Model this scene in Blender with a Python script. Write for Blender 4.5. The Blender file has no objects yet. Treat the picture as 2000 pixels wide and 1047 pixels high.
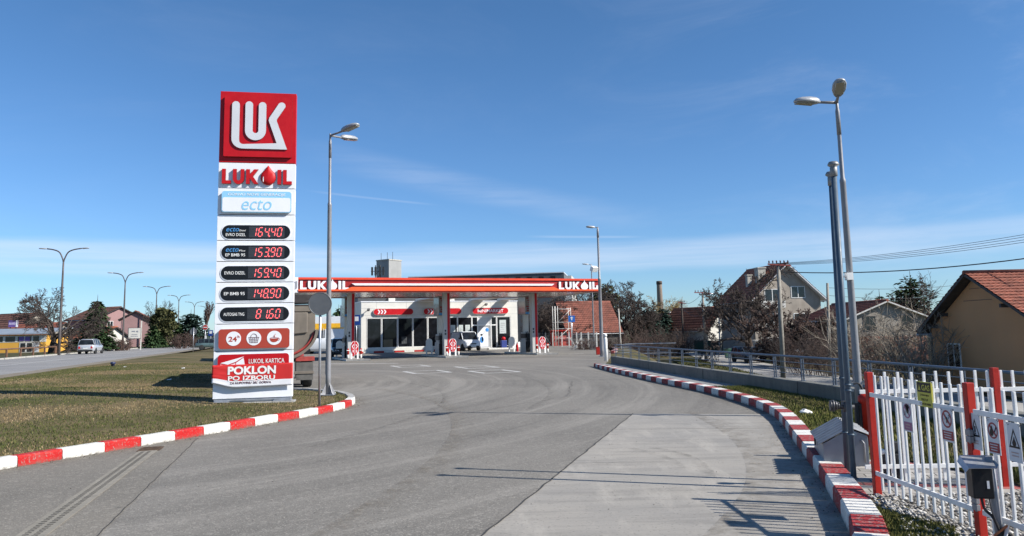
import bpy, bmesh, math, random
import numpy as np
from mathutils import Vector, Matrix
R = math.radians
PI = math.pi
S = bpy.context.scene
C = S.collection

# ------------------------------------------------------------------ camera
EYE = 1.75
FOC = 1506.0
PITCH = R(7.15)
ROLL = 0.0213
FW = Vector((0, math.cos(PITCH), math.sin(PITCH)))
RT0 = Vector((1, 0, 0))
UP0 = Vector((0, -math.sin(PITCH), math.cos(PITCH)))
RT = RT0 * math.cos(ROLL) - UP0 * math.sin(ROLL)
UP = UP0 * math.cos(ROLL) + RT0 * math.sin(ROLL)
cam = bpy.data.cameras.new('camera')
cam.sensor_width = 36.0
cam.lens = 36.0 * FOC / 2000.0
cam.shift_y = -64.5 / 2000.0
cam.clip_start = 0.1
cam.clip_end = 9000
camo = bpy.data.objects.new('camera', cam)
mt = Matrix((RT, UP, -FW)).transposed().to_4x4()
mt.translation = (0, 0, EYE)
camo.matrix_world = mt
C.objects.link(camo)
S.camera = camo

def at(px, py, Y):
    """where a sight line of the survey photo meets the depth Y (used to survey heights and places)"""
    d = FW + RT * ((px - 1000.0) / FOC) + UP * ((459.0 - py) / FOC)
    t = Y / d.y
    return d.x * t, EYE + d.z * t

# ------------------------------------------------------------------ sun, sky, exposure
SUN_EL = R(36.5)
SUN_AZ = math.atan2(0.95, -0.312)          # clockwise from +Y
sund = Vector((-0.95 * math.cos(SUN_EL), 0.312 * math.cos(SUN_EL), -math.sin(SUN_EL)))
sl = bpy.data.lights.new('sun', 'SUN')
sl.energy = 5.0
sl.angle = R(0.53)
sl.color = (1.0, 0.955, 0.89)
so = bpy.data.objects.new('sun', sl)
so.rotation_euler = sund.to_track_quat('-Z', 'Y').to_euler()
so.location = (30, -20, 40)
C.objects.link(so)
S.view_settings.view_transform = 'Standard'
S.view_settings.look = 'None'
S.view_settings.gamma = 1
S.view_settings.exposure = 0.6

class Nodes:
    """short-hand for building node trees"""
    def __init__(s, tree):
        s.t = tree
    def new(s, typ, **kw):
        n = s.t.nodes.new('ShaderNode' + typ)
        for k, v in kw.items():
            setattr(n, k, v)
        return n
    def link(s, a, b):
        s.t.links.new(a, b)
    def put(s, sock, v):
        if hasattr(v, 'is_output'):
            s.t.links.new(v, sock)
        else:
            sock.default_value = v
    def math(s, op, a, b=0.0, c=None, clamp=False):
        n = s.new('Math', operation=op, use_clamp=clamp)
        s.put(n.inputs[0], a); s.put(n.inputs[1], b)
        if c is not None: s.put(n.inputs[2], c)
        return n.outputs[0]
    def noise(s, vec, scale, detail=3.0, rough=0.55, dist=0.0):
        n = s.new('TexNoise')
        if vec is not None: s.link(vec, n.inputs['Vector'])
        n.inputs['Scale'].default_value = scale
        n.inputs['Detail'].default_value = detail
        n.inputs['Roughness'].default_value = rough
        n.inputs['Distortion'].default_value = dist
        return n.outputs['Fac']
    def ramp(s, fac, lo, hi, a=0.0, b=1.0, smooth=True):
        n = s.new('MapRange', interpolation_type='SMOOTHSTEP' if smooth else 'LINEAR', clamp=True)
        s.put(n.inputs['Value'], fac)
        n.inputs['From Min'].default_value = lo; n.inputs['From Max'].default_value = hi
        n.inputs['To Min'].default_value = a; n.inputs['To Max'].default_value = b
        return n.outputs['Result']
    def mix(s, fac, a, b, blend='MIX'):
        n = s.new('Mix', data_type='RGBA', blend_type=blend)
        s.put(n.inputs[0], fac)
        s.put(n.inputs[6], a if hasattr(a, 'is_output') else (*a, 1.0) if len(a) == 3 else a)
        s.put(n.inputs[7], b if hasattr(b, 'is_output') else (*b, 1.0) if len(b) == 3 else b)
        return n.outputs[2]
    def mapping(s, vec, scale=(1, 1, 1), rot=(0, 0, 0), loc=(0, 0, 0)):
        n = s.new('Mapping')
        s.link(vec, n.inputs['Vector'])
        n.inputs['Scale'].default_value = scale
        n.inputs['Rotation'].default_value = rot
        n.inputs['Location'].default_value = loc
        return n.outputs[0]

W = bpy.data.worlds.new('World')
S.world = W
W.use_nodes = True
wn = Nodes(W.node_tree)
W.node_tree.nodes.clear()
sky = wn.new('TexSky', sky_type='NISHITA')
sky.sun_disc = False
sky.sun_elevation = SUN_EL
sky.sun_rotation = SUN_AZ
sky.altitude = 200
sky.air_density = 1.0
sky.dust_density = 0.15
sky.ozone_density = 3.0
tc = wn.new('TexCoord')
sep = wn.new('SeparateXYZ')
wn.link(tc.outputs['Generated'], sep.inputs[0])
az = wn.math('MULTIPLY', wn.math('ARCTAN2', sep.outputs['X'], sep.outputs['Y']), 57.2958)
el = wn.math('MULTIPLY', wn.math('ARCSINE', sep.outputs['Z']), 57.2958)
cmb = wn.new('CombineXYZ')
wn.link(az, cmb.inputs[0]); wn.link(el, cmb.inputs[1])
ae = cmb.outputs[0]
def band(center, half, soft):
    d = wn.math('ABSOLUTE', wn.math('SUBTRACT', el, center))
    return wn.ramp(d, half, half + soft, 1.0, 0.0)
def azwin(a, b, soft):
    return wn.math('MULTIPLY', wn.ramp(az, a - soft, a + soft), wn.ramp(az, b - soft, b + soft, 1.0, 0.0))
wob = wn.math('MULTIPLY', wn.math('SUBTRACT', wn.noise(wn.mapping(ae, (0.05, 0.3, 1)), 1.0, 3), 0.5), 1.6)
streak = wn.noise(wn.mapping(ae, (0.035, 0.9, 1)), 1.0, 5, 0.6)
# low pale bank of thin cloud above the skyline, with a soft lower edge
lowb = wn.math('MULTIPLY', band(wn.math('ADD', wob, 5.4), 0.55, 0.9), wn.ramp(streak, 0.25, 0.65, 0.35, 1.0))
lowb = wn.math('MULTIPLY', lowb, wn.ramp(az, 4, 30, 0.40, 0.24))
# long thin cirrus streak falling to the right
line = wn.math('ADD', wn.math('MULTIPLY', az, -0.22), 10.0)
fib = wn.noise(wn.mapping(ae, (0.10, 1.2, 1), (0, 0, 0.18)), 1.0, 6, 0.62)
arc = wn.math('MULTIPLY', band(wn.math('ADD', line, wn.math('MULTIPLY', wob, 0.5)), 0.10, 1.3), azwin(-12, 7, 6))
arc = wn.math('MULTIPLY', wn.math('MULTIPLY', arc, wn.ramp(fib, 0.10, 0.8)), 0.17)
# contrails
def trail(c0, slope, half, a, b, amt):
    l = wn.math('ADD', wn.math('MULTIPLY', az, slope), c0)
    t = wn.math('MULTIPLY', band(l, half * 0.3, half), azwin(a, b, 1.5))
    return wn.math('MULTIPLY', t, amt)
tr = wn.math('ADD', trail(7.05, -0.035, 0.10, 2, 9, 0.14), trail(8.9, -0.10, 0.09, -14, -6.5, 0.10))
# high milky wisps, strongest to the right
hi = wn.noise(wn.mapping(ae, (0.05, 0.16, 1), (0, 0, -0.7)), 1.0, 6, 0.65, 0.6)
him = wn.math('MULTIPLY', wn.ramp(hi, 0.45, 0.8), wn.ramp(az, 2, 32, 0.03, 0.16))
sum_ = wn.math('ADD', wn.math('ADD', lowb, arc), wn.math('ADD', tr, him), clamp=True)
low_blue = wn.mix(wn.ramp(el, 0.0, 26.0), (0.70, 0.96, 1.30), (0.64, 0.97, 1.22))
tint = wn.mix(1.0, sky.outputs[0], low_blue, 'MULTIPLY')
cloud = wn.mix(sum_, tint, (8.3, 8.8, 9.9))
bg = wn.new('Background')
wn.link(cloud, bg.inputs['Color'])
bg.inputs['Strength'].default_value = 0.073
wo = wn.new('OutputWorld')
wn.link(bg.outputs[0], wo.inputs['Surface'])
# ------------------------------------------------------------------ materials
MATS = {}
def mat(name, rgb, rough=0.6, metal=0.0, var=0.12, scale=3.0, bump=0.0, bscale=40.0, spec=0.5, coat=0.0, dirt=0.0):
    """painted / stone / metal surface with uneven tone, faint dirt and optional bump"""
    if name in MATS: return MATS[name]
    m = bpy.data.materials.new(name); m.use_nodes = True
    n = Nodes(m.node_tree); b = m.node_tree.nodes['Principled BSDF']
    t = n.new('TexCoord').outputs['Object']
    f = n.noise(t, scale, 5, 0.6)
    lo = tuple(c * (1 - var) for c in rgb); hi = tuple(min(1, c * (1 + var)) for c in rgb)
    col = n.mix(n.ramp(f, 0.3, 0.7), lo, hi)
    if dirt:
        d = n.ramp(n.noise(n.mapping(t, (1, 1, 0.25)), scale * 2.3, 6, 0.7), 0.5, 0.8, 0, dirt)
        col = n.mix(d, col, tuple(c * 0.35 + 0.02 for c in rgb))
    n.link(col, b.inputs['Base Color'])
    r = n.ramp(n.noise(t, scale * 4, 3), 0.25, 0.75, max(0.02, rough - 0.08), min(1, rough + 0.08))
    n.link(r, b.inputs['Roughness'])
    b.inputs['Metallic'].default_value = metal
    b.inputs['Specular IOR Level'].default_value = spec
    b.inputs['Coat Weight'].default_value = coat
    if bump:
        bn = n.new('Bump'); bn.inputs['Strength'].default_value = bump; bn.inputs['Distance'].default_value = 0.02
        n.link(n.noise(t, bscale, 4, 0.7), bn.inputs['Height'])
        n.link(bn.outputs[0], b.inputs['Normal'])
    MATS[name] = m
    return m

def island_mat(name, cols, rough=0.8, trans=0.0):
    """many small pieces (leaves, blades, stones): each takes its own tone"""
    if name in MATS: return MATS[name]
    m = bpy.data.materials.new(name); m.use_nodes = True
    n = Nodes(m.node_tree); b = m.node_tree.nodes['Principled BSDF']
    g = n.new('NewGeometry').outputs['Random Per Island']
    rp = n.new('ValToRGB'); n.link(g, rp.inputs[0])
    e = rp.color_ramp.elements
    e[0].color = (*cols[0], 1); e[1].color = (*cols[-1], 1)
    for i, c in enumerate(cols[1:-1]):
        k = e.new((i + 1) / (len(cols) - 1)); k.color = (*c, 1)
    n.link(rp.outputs[0], b.inputs['Base Color'])
    b.inputs['Roughness'].default_value = rough
    b.inputs['Specular IOR Level'].default_value = 0.25
    MATS[name] = m
    return m

def emit_mat(name, rgb, strength):
    m = bpy.data.materials.new(name); m.use_nodes = True
    b = m.node_tree.nodes['Principled BSDF']
    b.inputs['Base Color'].default_value = (0.05, 0.01, 0.01, 1)
    b.inputs['Emission Color'].default_value = (*rgb, 1)
    b.inputs['Emission Strength'].default_value = strength
    return m

def asphalt_mat(name, base, warm, tracks=True):
    m = bpy.data.materials.new(name); m.use_nodes = True
    n = Nodes(m.node_tree); b = m.node_tree.nodes['Principled BSDF']
    t = n.new('TexCoord').outputs['Object']
    s = n.new('SeparateXYZ'); n.link(t, s.inputs[0])
    big = n.noise(t, 0.16, 4, 0.6)
    col = n.mix(n.ramp(big, 0.3, 0.72), tuple(c * 0.86 for c in base), warm)
    mid = n.noise(n.mapping(t, (1, 0.45, 1)), 1.3, 6, 0.7)
    col = n.mix(n.ramp(mid, 0.35, 0.75, 0.0, 0.30), col, tuple(c * 1.35 for c in base))
    if tracks:
        # worn wheel paths that sweep round the tip of the verge
        dx = n.math('ADD', s.outputs['X'], 13.0); dy = n.math('MULTIPLY', n.math('SUBTRACT', s.outputs['Y'], 27.0), 0.78)
        rad = n.math('SQRT', n.math('ADD', n.math('MULTIPLY', dx, dx), n.math('MULTIPLY', dy, dy)))
        cb = n.new('CombineXYZ'); n.link(rad, cb.inputs[0])
        n.link(n.math('MULTIPLY', n.math('ARCTAN2', dx, dy), 0.8), cb.inputs[1])
        tr = n.noise(cb.outputs[0], 1.15, 5, 0.66)
        fine = n.noise(cb.outputs[0], 4.5, 4, 0.7)
        col = n.mix(n.ramp(tr, 0.50, 0.66, 0.0, 0.55), col, tuple(c * 1.75 for c in base))
        col = n.mix(n.ramp(tr, 0.32, 0.47, 0.45, 0.0), col, tuple(c * 0.55 for c in base))
        col = n.mix(n.ramp(fine, 0.52, 0.75, 0.0, 0.22), col, tuple(c * 1.7 for c in base))
    # stains
    st = n.noise(t, 0.55, 5, 0.75, 0.5)
    col = n.mix(n.ramp(st, 0.62, 0.76, 0.0, 0.40), col, tuple(c * 0.45 for c in base))
    # oil drips
    vd = n.new('TexVoronoi'); n.link(t, vd.inputs['Vector']); vd.inputs['Scale'].default_value = 1.7
    sd = n.new('SeparateColor'); n.link(vd.outputs['Color'], sd.inputs[0])
    spot = n.math('MULTIPLY', n.ramp(n.math('ADD', vd.outputs['Distance'], n.math('MULTIPLY', n.noise(t, 14, 3), 0.06)), 0.06, 0.11, 0.55, 0.0), n.ramp(sd.outputs[0], 0.62, 0.7))
    col = n.mix(spot, col, tuple(c * 0.42 for c in base))
    # aggregate
    v = n.new('TexVoronoi'); n.link(t, v.inputs['Vector']); v.inputs['Scale'].default_value = 70
    sc = n.new('SeparateColor'); n.link(v.outputs['Color'], sc.inputs[0])
    col = n.mix(n.ramp(sc.outputs[0], 0.78, 1.0, 0.0, 0.50), col, tuple(min(1, c * 2.3) for c in base))
    col = n.mix(n.ramp(sc.outputs[1], 0.70, 1.0, 0.0, 0.45), col, tuple(c * 0.42 for c in base))
    v2 = n.new('TexVoronoi'); n.link(t, v2.inputs['Vector']); v2.inputs['Scale'].default_value = 19
    s2 = n.new('SeparateColor'); n.link(v2.outputs['Color'], s2.inputs[0])
    col = n.mix(n.ramp(s2.outputs[0], 0.86, 1.0, 0.0, 0.28), col, tuple(min(1, c * 2.0) for c in base))
    n.link(col, b.inputs['Base Color'])
    b.inputs['Roughness'].default_value = 0.88
    b.inputs['Specular IOR Level'].default_value = 0.3
    bn = n.new('Bump'); bn.inputs['Strength'].default_value = 0.35; bn.inputs['Distance'].default_value = 0.006
    n.link(v.outputs['Distance'], bn.inputs['Height']); n.link(bn.outputs[0], b.inputs['Normal'])
    return m

def concrete_mat(name, base, warm, strip=True):
    m = bpy.data.materials.new(name); m.use_nodes = True
    n = Nodes(m.node_tree); b = m.node_tree.nodes['Principled BSDF']
    t = n.new('TexCoord').outputs['Object']
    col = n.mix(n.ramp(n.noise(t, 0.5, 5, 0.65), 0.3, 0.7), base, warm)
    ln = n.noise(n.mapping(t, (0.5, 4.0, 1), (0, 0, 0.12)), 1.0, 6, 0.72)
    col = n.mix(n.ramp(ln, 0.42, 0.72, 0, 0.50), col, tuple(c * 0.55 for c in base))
    lw = n.noise(n.mapping(t, (2.4, 0.5, 1), (0, 0, -0.35)), 1.0, 5, 0.7)
    col = n.mix(n.ramp(lw, 0.48, 0.72, 0, 0.45), col, tuple(min(1, c * 1.35) for c in warm))
    st = n.noise(t, 1.4, 6, 0.8, 0.8)
    col = n.mix(n.ramp(st, 0.62, 0.8, 0, 0.35), col, tuple(c * 0.5 for c in base))
    v = n.new('TexVoronoi'); n.link(t, v.inputs['Vector']); v.inputs['Scale'].default_value = 60
    sc = n.new('SeparateColor'); n.link(v.outputs['Color'], sc.inputs[0])
    col = n.mix(n.ramp(sc.outputs[0], 0.9, 1.0, 0, 0.4), col, tuple(c * 0.4 for c in base))
    n.link(col, b.inputs['Base Color'])
    b.inputs['Roughness'].default_value = 0.85
    bn = n.new('Bump'); bn.inputs['Strength'].default_value = 0.25; bn.inputs['Distance'].default_value = 0.01
    n.link(n.noise(t, 25, 5, 0.7), bn.inputs['Height']); n.link(bn.outputs[0], b.inputs['Normal'])
    return m

def soil_mat(name, green, dry, soil, sc=0.35, thr=0.5):
    m = bpy.data.materials.new(name); m.use_nodes = True
    n = Nodes(m.node_tree); b = m.node_tree.nodes['Principled BSDF']
    t = n.new('TexCoord').outputs['Object']
    f = n.noise(t, sc, 6, 0.68, 0.3)
    col = n.mix(n.ramp(f, thr - 0.12, thr + 0.12), green, dry)
    g = n.noise(t, sc * 9, 6, 0.75)
    col = n.mix(n.ramp(g, 0.55, 0.75, 0, 0.6), col, soil)
    h = n.noise(t, 22, 4, 0.8)
    col = n.mix(n.ramp(h, 0.3, 0.7, 0.0, 0.55), col, tuple(c * 0.45 for c in green))
    n.link(col, b.inputs['Base Color'])
    b.inputs['Roughness'].default_value = 0.95
    b.inputs['Specular IOR Level'].default_value = 0.15
    bn = n.new('Bump'); bn.inputs['Strength'].default_value = 0.6; bn.inputs['Distance'].default_value = 0.04
    n.link(h, bn.inputs['Height']); n.link(bn.outputs[0], b.inputs['Normal'])
    return m

def brick_mat(name, c1, c2, mortar, scale=1.0, bw=0.24, bh=0.075):
    m = bpy.data.materials.new(name); m.use_nodes = True
    n = Nodes(m.node_tree); b = m.node_tree.nodes['Principled BSDF']
    t = n.new('TexCoord').outputs['Object']
    br = n.new('TexBrick'); n.link(n.mapping(t, (1, 1, 1), (R(90), 0, 0)), br.inputs['Vector'])
    br.inputs['Scale'].default_value = scale
    br.inputs['Brick Width'].default_value = bw; br.inputs['Row Height'].default_value = bh
    br.inputs['Mortar Size'].default_value = 0.008
    br.inputs['Color1'].default_value = (*c1, 1); br.inputs['Color2'].default_value = (*c2, 1)
    br.inputs['Mortar'].default_value = (*mortar, 1)
    n.link(br.outputs['Color'], b.inputs['Base Color'])
    b.inputs['Roughness'].default_value = 0.9
    return m

def paver_mat(name):
    m = bpy.data.materials.new(name); m.use_nodes = True
    n = Nodes(m.node_tree); b = m.node_tree.nodes['Principled BSDF']
    t = n.new('TexCoord').outputs['Object']
    br = n.new('TexBrick'); n.link(n.mapping(t, (1, 1, 1), (0, 0, R(14))), br.inputs['Vector'])
    br.inputs['Scale'].default_value = 1.0
    br.inputs['Brick Width'].default_value = 0.21; br.inputs['Row Height'].default_value = 0.165
    br.inputs['Mortar Size'].default_value = 0.008; br.inputs['Mortar Smooth'].default_value = 0.3
    br.inputs['Color1'].default_value = (0.25, 0.235, 0.21, 1); br.inputs['Color2'].default_value = (0.40, 0.37, 0.33, 1)
    br.inputs['Mortar'].default_value = (0.05, 0.045, 0.035, 1)
    s = n.new('SeparateXYZ'); n.link(n.mapping(t, (1, 1, 1), (0, 0, R(14))), s.inputs[0])
    # one course of red pavers every so often
    w = n.math('ABSOLUTE', n.math('SUBTRACT', n.math('MODULO', n.math('ADD', s.outputs['Y'], 0.0), 1.32), 0.9075))
    red = n.ramp(w, 0.081, 0.084, 1.0, 0.0)
    col = n.mix(n.math('MULTIPLY', red, n.math('SUBTRACT', 1.0, br.outputs['Fac'])), br.outputs['Color'], (0.34, 0.10, 0.085))
    g = n.noise(t, 5, 6, 0.75)
    col = n.mix(n.ramp(g, 0.5, 0.75, 0, 0.5), col, (0.16, 0.14, 0.10))
    n.link(col, b.inputs['Base Color']); b.inputs['Roughness'].default_value = 0.9
    bn = n.new('Bump'); bn.inputs['Strength'].default_value = 0.8; bn.inputs['Distance'].default_value = 0.01; bn.invert = True
    n.link(br.outputs['Fac'], bn.inputs['Height']); n.link(bn.outputs[0], b.inputs['Normal'])
    return m

def glass_mat(name, rgb=(0.012, 0.015, 0.018), rough=0.04):
    m = bpy.data.materials.new(name); m.use_nodes = True
    n = Nodes(m.node_tree); b = m.node_tree.nodes['Principled BSDF']
    t = n.new('TexCoord').outputs['Object']
    n.link(n.mix(n.ramp(n.noise(t, 1.7, 3), 0.4, 0.7), rgb, tuple(c * 2.2 for c in rgb)), b.inputs['Base Color'])
    b.inputs['Roughness'].default_value = rough
    b.inputs['IOR'].default_value = 1.5
    return m

def bark_mat(name, rgb, tip=None):
    return mat(name, rgb, 0.9, 0, 0.35, 6.0, 0.5, 30, 0.2)

def kerb_paint(name, rgb, thr):
    m = bpy.data.materials.new(name); m.use_nodes = True
    n = Nodes(m.node_tree); b = m.node_tree.nodes['Principled BSDF']
    t = n.new('TexCoord').outputs['Object']; s = n.new('SeparateXYZ'); n.link(t, s.inputs[0])
    col = n.mix(n.ramp(n.noise(t, 7, 5, 0.65), 0.3, 0.7), tuple(c * 0.82 for c in rgb), rgb)
    scr = n.noise(n.mapping(t, (9, 3, 60)), 1.0, 4, 0.7)
    col = n.mix(n.ramp(scr, 0.58, 0.75, 0, 0.35), col, tuple(c * 0.5 + 0.03 for c in rgb))
    chip = n.noise(t, 30, 6, 0.75)
    col = n.mix(n.ramp(chip, thr, thr + 0.06, 0, 0.85), col, (0.24, 0.225, 0.20))
    splash = n.math('MULTIPLY', n.ramp(n.noise(t, 14, 5, 0.7), 0.35, 0.65), n.ramp(s.outputs['Z'], 0.0, 0.07, 0.9, 0.0))
    col = n.mix(splash, col, (0.11, 0.095, 0.075))
    dust = n.ramp(n.noise(t, 3.2, 6, 0.75), 0.48, 0.75, 0, 0.35)
    col = n.mix(dust, col, (0.20, 0.17, 0.14))
    n.link(col, b.inputs['Base Color']); b.inputs['Roughness'].default_value = 0.75; b.inputs['Specular IOR Level'].default_value = 0.25
    bn = n.new('Bump'); bn.inputs['Strength'].default_value = 0.5; bn.inputs['Distance'].default_value = 0.004
    n.link(chip, bn.inputs['Height']); n.link(bn.outputs[0], b.inputs['Normal'])
    MATS[name] = m
    return m
def dust_mat(name, rgb, amt=0.9):
    m = bpy.data.materials.new(name); m.use_nodes = True
    n = Nodes(m.node_tree); b = m.node_tree.nodes['Principled BSDF']
    t = n.new('TexCoord').outputs['Object']
    n.link(n.mix(n.noise(t, 30, 4, 0.7), tuple(c * 0.6 for c in rgb), tuple(c * 1.3 for c in rgb)), b.inputs['Base Color']); b.inputs['Roughness'].default_value = 0.95
    b.inputs['Specular IOR Level'].default_value = 0.1
    g = n.new('Attribute', attribute_name='fade')
    a = n.math('MULTIPLY', n.ramp(n.noise(t, 4.5, 7, 0.78), 0.38, 0.72), g.outputs['Fac'], clamp=True)
    n.link(n.math('MULTIPLY', a, amt), b.inputs['Alpha'])
    MATS[name] = m
    return m

WHITE = mat('white_panel', (0.78, 0.79, 0.81), 0.34, 0, 0.04, 0.8, dirt=0.12)
WHITEP = mat('white_paint', (0.78, 0.77, 0.74), 0.45, 0, 0.06, 6, dirt=0.18)
WALLW = mat('white_cladding', (0.61, 0.59, 0.53), 0.5, 0, 0.05, 1.2, dirt=0.06)
RED = mat('red_panel', (0.46, 0.006, 0.011), 0.42, 0, 0.08, 1.5, spec=0.3)
REDL = mat('red_letter', (0.48, 0.007, 0.009), 0.42, 0, 0.06, 3, spec=0.35)
REDP = mat('red_paint', (0.40, 0.022, 0.013), 0.5, 0, 0.15, 7, dirt=0.3, spec=0.3)
REDK = kerb_paint('kerb_red', (0.46, 0.014, 0.013), 0.565)
REDK2 = kerb_paint('kerb_red_faded', (0.33, 0.022, 0.024), 0.52)
WHTK = kerb_paint('kerb_white', (0.74, 0.72, 0.66), 0.555)
GRYK = mat('kerb_grey', (0.34, 0.33, 0.31), 0.85, 0, 0.2, 6, 0.3, 50, dirt=0.2)
ORANGE = mat('orange_panel', (0.85, 0.11, 0.025), 0.35, 0, 0.06, 1)
ORNGD = mat('orange_red_panel', (0.66, 0.055, 0.018), 0.4, 0, 0.06, 1)
DKRED = mat('dark_red_panel', (0.30, 0.010, 0.008), 0.4, 0, 0.08, 1)
BRICKRED = mat('rust_red_panel', (0.38, 0.05, 0.028), 0.4, 0, 0.05, 1.5)
BLACK = mat('black_panel', (0.009, 0.010, 0.012), 0.35, 0, 0.2, 3, spec=0.3)
BLACKM = mat('black_rubber', (0.016, 0.016, 0.017), 0.65, 0, 0.25, 9)
DARK = mat('dark_metal', (0.05, 0.05, 0.052), 0.5, 0.4, 0.2, 6)
LBLUE = mat('pale_blue_print', (0.27, 0.56, 0.78), 0.35, 0, 0.03, 2)
ECTO = mat('blue_print', (0.08, 0.30, 0.62), 0.4, 0, 0.04, 2)
GREYL = mat('logo_grey', (0.60, 0.61, 0.63), 0.35, 0, 0.03, 2)
EDGE = mat('dark_edge', (0.10, 0.012, 0.012), 0.5, 0, 0.1, 2)
GREYE = mat('grey_edge', (0.25, 0.26, 0.29), 0.5, 0, 0.05, 2)
GALV = mat('galvanised_steel', (0.46, 0.47, 0.49), 0.42, 0.75, 0.12, 5, dirt=0.12)
PAINTG = mat('grey_lamp_paint', (0.25, 0.25, 0.26), 0.45, 0.2, 0.08, 4, dirt=0.1)
HEADG = mat('lamp_head_grey', (0.36, 0.37, 0.38), 0.4, 0.2, 0.08, 6)
PIPEB = mat('blue_grey_pipe', (0.060, 0.092, 0.125), 0.5, 0.0, 0.12, 5, dirt=0.2)
RAILB = mat('blue_grey_rail', (0.11, 0.14, 0.18), 0.5, 0.0, 0.12, 5, dirt=0.15)
CABG = mat('grey_cabinet', (0.24, 0.26, 0.29), 0.45, 0.2, 0.10, 3, dirt=0.15)
LENS = mat('lamp_lens', (0.30, 0.30, 0.27), 0.15, 0, 0.1, 6)
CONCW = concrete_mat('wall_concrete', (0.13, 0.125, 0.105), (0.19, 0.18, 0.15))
CONCP = mat('concrete_post', (0.42, 0.40, 0.35), 0.9, 0, 0.18, 3, 0.3, 40, dirt=0.25)
CONCO = mat('old_concrete_pole', (0.25, 0.23, 0.195), 0.9, 0, 0.18, 3, 0.3, 40, dirt=0.3)
CONCD = mat('concrete_grey', (0.30, 0.29, 0.27), 0.9, 0, 0.18, 3, 0.3, 40, dirt=0.25)
PALEC = mat('pale_post', (0.60, 0.58, 0.53), 0.85, 0, 0.12, 3)
WOODD = mat('dark_pole_wood', (0.045, 0.035, 0.028), 0.9, 0, 0.3, 6)
GLASS = glass_mat('dark_glass')
CARGL = glass_mat('car_glass', (0.010, 0.012, 0.015), 0.05); CARGL.node_tree.nodes['Principled BSDF'].inputs['Specular IOR Level'].default_value = 0.3
TYRE = mat('tyre', (0.02, 0.02, 0.02), 0.85, 0, 0.25, 12)
RIM = mat('rim', (0.42, 0.42, 0.43), 0.35, 0.7, 0.1, 10)
BARK = bark_mat('bark', (0.055, 0.042, 0.034))
TWIG = mat('twig', (0.062, 0.046, 0.038), 0.9, 0, 0.35, 1.5)
TWIGP = mat('pale_twig', (0.26, 0.22, 0.17), 0.85, 0, 0.4, 1.5)
TWIGR = mat('red_brown_twig', (0.085, 0.053, 0.042), 0.9, 0, 0.35, 1.5)
TWIGY = mat('yellow_twig', (0.27, 0.19, 0.07), 0.9, 0, 0.35, 1.5)
NEED = island_mat('needles', [(0.012, 0.030, 0.012), (0.030, 0.060, 0.020), (0.055, 0.085, 0.030)])
NEEDB = island_mat('blue_needles', [(0.010, 0.024, 0.018), (0.022, 0.045, 0.032), (0.045, 0.075, 0.055)])
NEEDO = island_mat('olive_needles', [(0.020, 0.026, 0.010), (0.055, 0.060, 0.022), (0.10, 0.095, 0.035)])
ROOFR = mat('roof_tile_red', (0.27, 0.085, 0.05), 0.85, 0, 0.35, 2.2, dirt=0.35)
ROOFS = mat('roof_tile_shed', (0.19, 0.062, 0.040), 0.85, 0, 0.30, 1.5, dirt=0.3)
ROOFO = mat('roof_tile_orange', (0.34, 0.11, 0.055), 0.85, 0, 0.30, 1.5, dirt=0.3)
ROOFB = mat('roof_tile_brown', (0.17, 0.075, 0.05), 0.85, 0, 0.35, 1.5, dirt=0.3)
PLANKD = mat('dark_wood', (0.05, 0.045, 0.042), 0.7, 0, 0.25, 4)
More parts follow.
